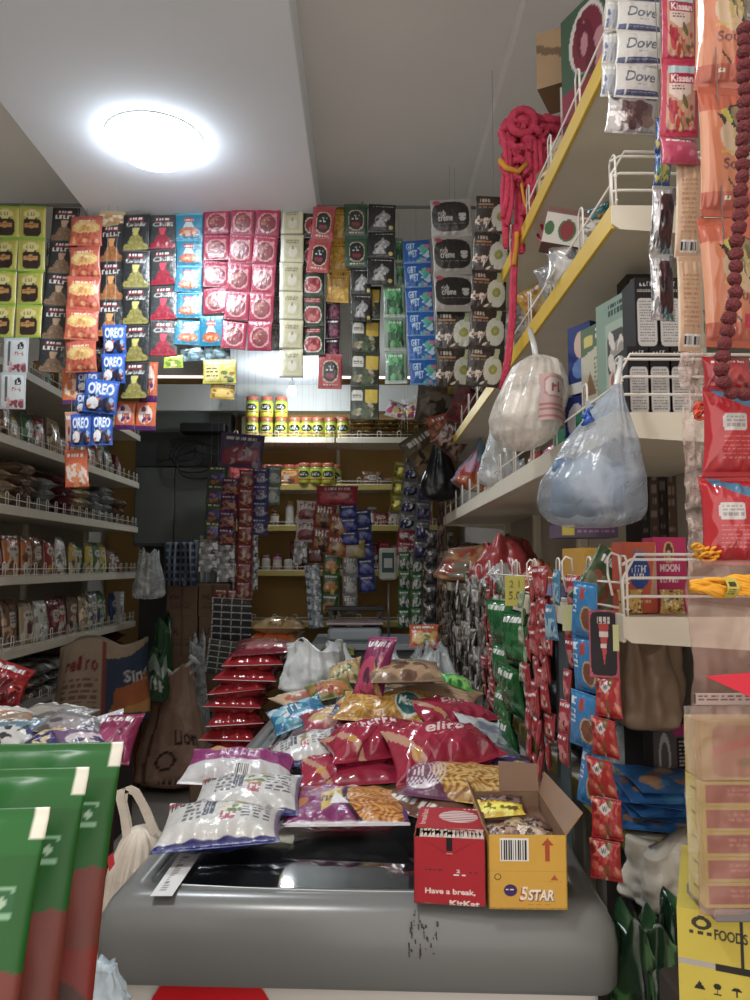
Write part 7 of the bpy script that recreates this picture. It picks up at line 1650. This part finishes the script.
# ------------------------------------------------------------------ white cloth carry bag beside the freezer
M_TOTE = mat('tote_cotton', (206, 196, 182), rough=.85, spec=.2, noise=.1, nscale=20, bump=.5, bscale=30)
tb = thing('carry_bag', 'off white cloth carry bag with handles between green pouches and freezer', 'bag', tuple(at(140, 830, 1.42)))
me, c0 = hang_bag('bag_body', [(828, 132, 150), (838, 122, 162), (860, 112, 166), (900, 104, 166), (950, 98, 160), (1000, 92, 158), (1080, 90, 150)], 1.42, .2, M_TOTE, 14, .12)
tb.location = c0; ob('bag_body', me, tb)
mb = MB()
def ribbon(pts, w, dirv, t=.002):
    for a, b in zip(pts[:-1], pts[1:]):
        d = dirv * w; V = [a - d, a + d, b + d, b - d]; n = Vector((0, t, 0)); V2 = [q + n for q in V]
        mb.add([tuple(q) for q in V + V2], [(0, 1, 2, 3), (7, 6, 5, 4), (0, 4, 5, 1), (1, 5, 6, 2), (2, 6, 7, 3), (3, 7, 4, 0)])
hp = [(127, 838), (124, 815), (120, 798), (121, 789), (127, 787), (135, 791), (143, 805), (150, 822), (155, 834)]
ribbon([at(x, y, 1.40) - c0 for x, y in hp], .009, Vector((.8, 0, .3)))
ob('bag_handle', mb.mesh('bag_handle', M_TOTE), tb); mb = MB(); ribbon([at(x + 4, y + 5, 1.46) - c0 for x, y in hp], .007, Vector((.8, 0, .3)))
ob('bag_handle', mb.mesh('bag_handle', M_TOTE), tb)
mb = MB(); q0 = at(110, 866, 1.305) - c0
mb.add([tuple(at(x, y, 1.31) - c0) for x, y in ((107, 858), (113, 852), (115, 864), (109, 872))], [(0, 1, 2, 3)]); ob('red_print', mb.mesh('red_print', mat('print_red', (190, 50, 60), rough=.8)), tb)
pbag(102, 1010, .95, .06, .05, .05, mat('pale_blue_film', (190, 206, 216), rough=.2, alpha=.7, alpha_var=.15, bump=.5, bscale=26), 'small pale blue clear bag at the foot of the freezer', 71, .5, .1)
# ------------------------------------------------------------------ packets piled at the left, behind the green pouches
Yl = 1.85; zl = zat(748, Yl)
x0_, x1_ = at(-60, 740, Yl).x, at(104, 740, Yl).x
mb = MB(); mb.box(x0_, Yl - .2, 0, x1_, Yl + .1, zl - .0, b=.006); mb.box(x0_, Yl - .2, zl - .02, x1_, Yl - .19, zl + .03); o = ob('display_bin', mb.mesh('display_bin', mat('bin_maroon', (70, 30, 36), rough=.5))); tag(o, 'dark red display bin behind the green pouches holding packets', 'bin')
for i, (px, py, w, h, d, cols, word, rx, ry, rz, lab) in enumerate((
        (8, 722, .16, .12, .05, [(196, 190, 180), (150, 120, 90), (176, 110, 60)], None, 20, 10, 20, 'white and brown packet at far left of the left pile'),
        (32, 735, .17, .12, .05, [(170, 184, 200), (60, 70, 130), (206, 206, 206)], None, 24, -6, 10, 'pale blue and silver packet at front of the left pile'),
        (58, 742, .13, .1, .04, [(206, 180, 110), (60, 50, 120), (226, 206, 150)], None, 20, 6, -20, 'yellow and navy packet in the middle of left pile'),
        (84, 742, .12, .1, .04, [(120, 84, 130), (206, 190, 190), (60, 50, 110)], None, 26, 12, 30, 'purple and white packet right of the yellow navy packet'),
        (114, 738, .11, .12, .05, [(150, 30, 80), (176, 60, 110), (110, 20, 60)], None, 50, 0, -10, 'magenta packet standing at the right end of left pile'),
        (96, 735, .13, .1, .04, [(196, 196, 206), (60, 60, 150), (190, 120, 80)], None, 30, -16, 20, 'white and blue striped packet beside the magenta packet'),
        (50, 718, .2, .12, .05, [(130, 124, 118), (160, 150, 140), (100, 96, 92)], None, 14, 0, -24, 'dull grey packet lying at back of left pile'),
        (10, 737, .14, .1, .04, [(90, 130, 150), (206, 206, 200), (60, 60, 70)], None, 26, 0, 0, 'teal and white packet at the lower left of left pile'),
        (76, 727, .16, .1, .04, [(120, 116, 116), (150, 140, 140), (90, 80, 90)], 'ok' and None, 16, 10, -18, 'grey lilac packet sloping down towards the magenta packet'))):
    heap('snack_packet', K(d_mix, cols, word, i + 20, (60, 50)), w, h, d, px, py, zl + .05 + .02 * (py < 730), rx, ry, rz, lab, seed=50 + i, wr=1.8)
p = at(8, 700, 2.6); o = ob('red_bag', pouch('red_bag', .16, .16, .08, d_mix([(176, 30, 34), (120, 20, 24), (206, 70, 60)], None, 3, (50, 50)), GLOSS, seed=61, wr=2), None, (p.x - .02, 2.6, at(8, 685, 2.6).z), (-.5, .3, .3)); tag(o, 'red shiny packet above the left pile at the photo edge', 'snack packet')
mb = MB(); q = at(-10, 700, 2.6); mb.box(q.x - .12, 2.5, 0, q.x + .16, 2.72, at(8, 704, 2.6).z, b=.004); o = ob('dark_crate', mb.mesh('dark_crate', MATS['crate_dark'])); tag(o, 'dark crate below the red shiny packet at left', 'crate')
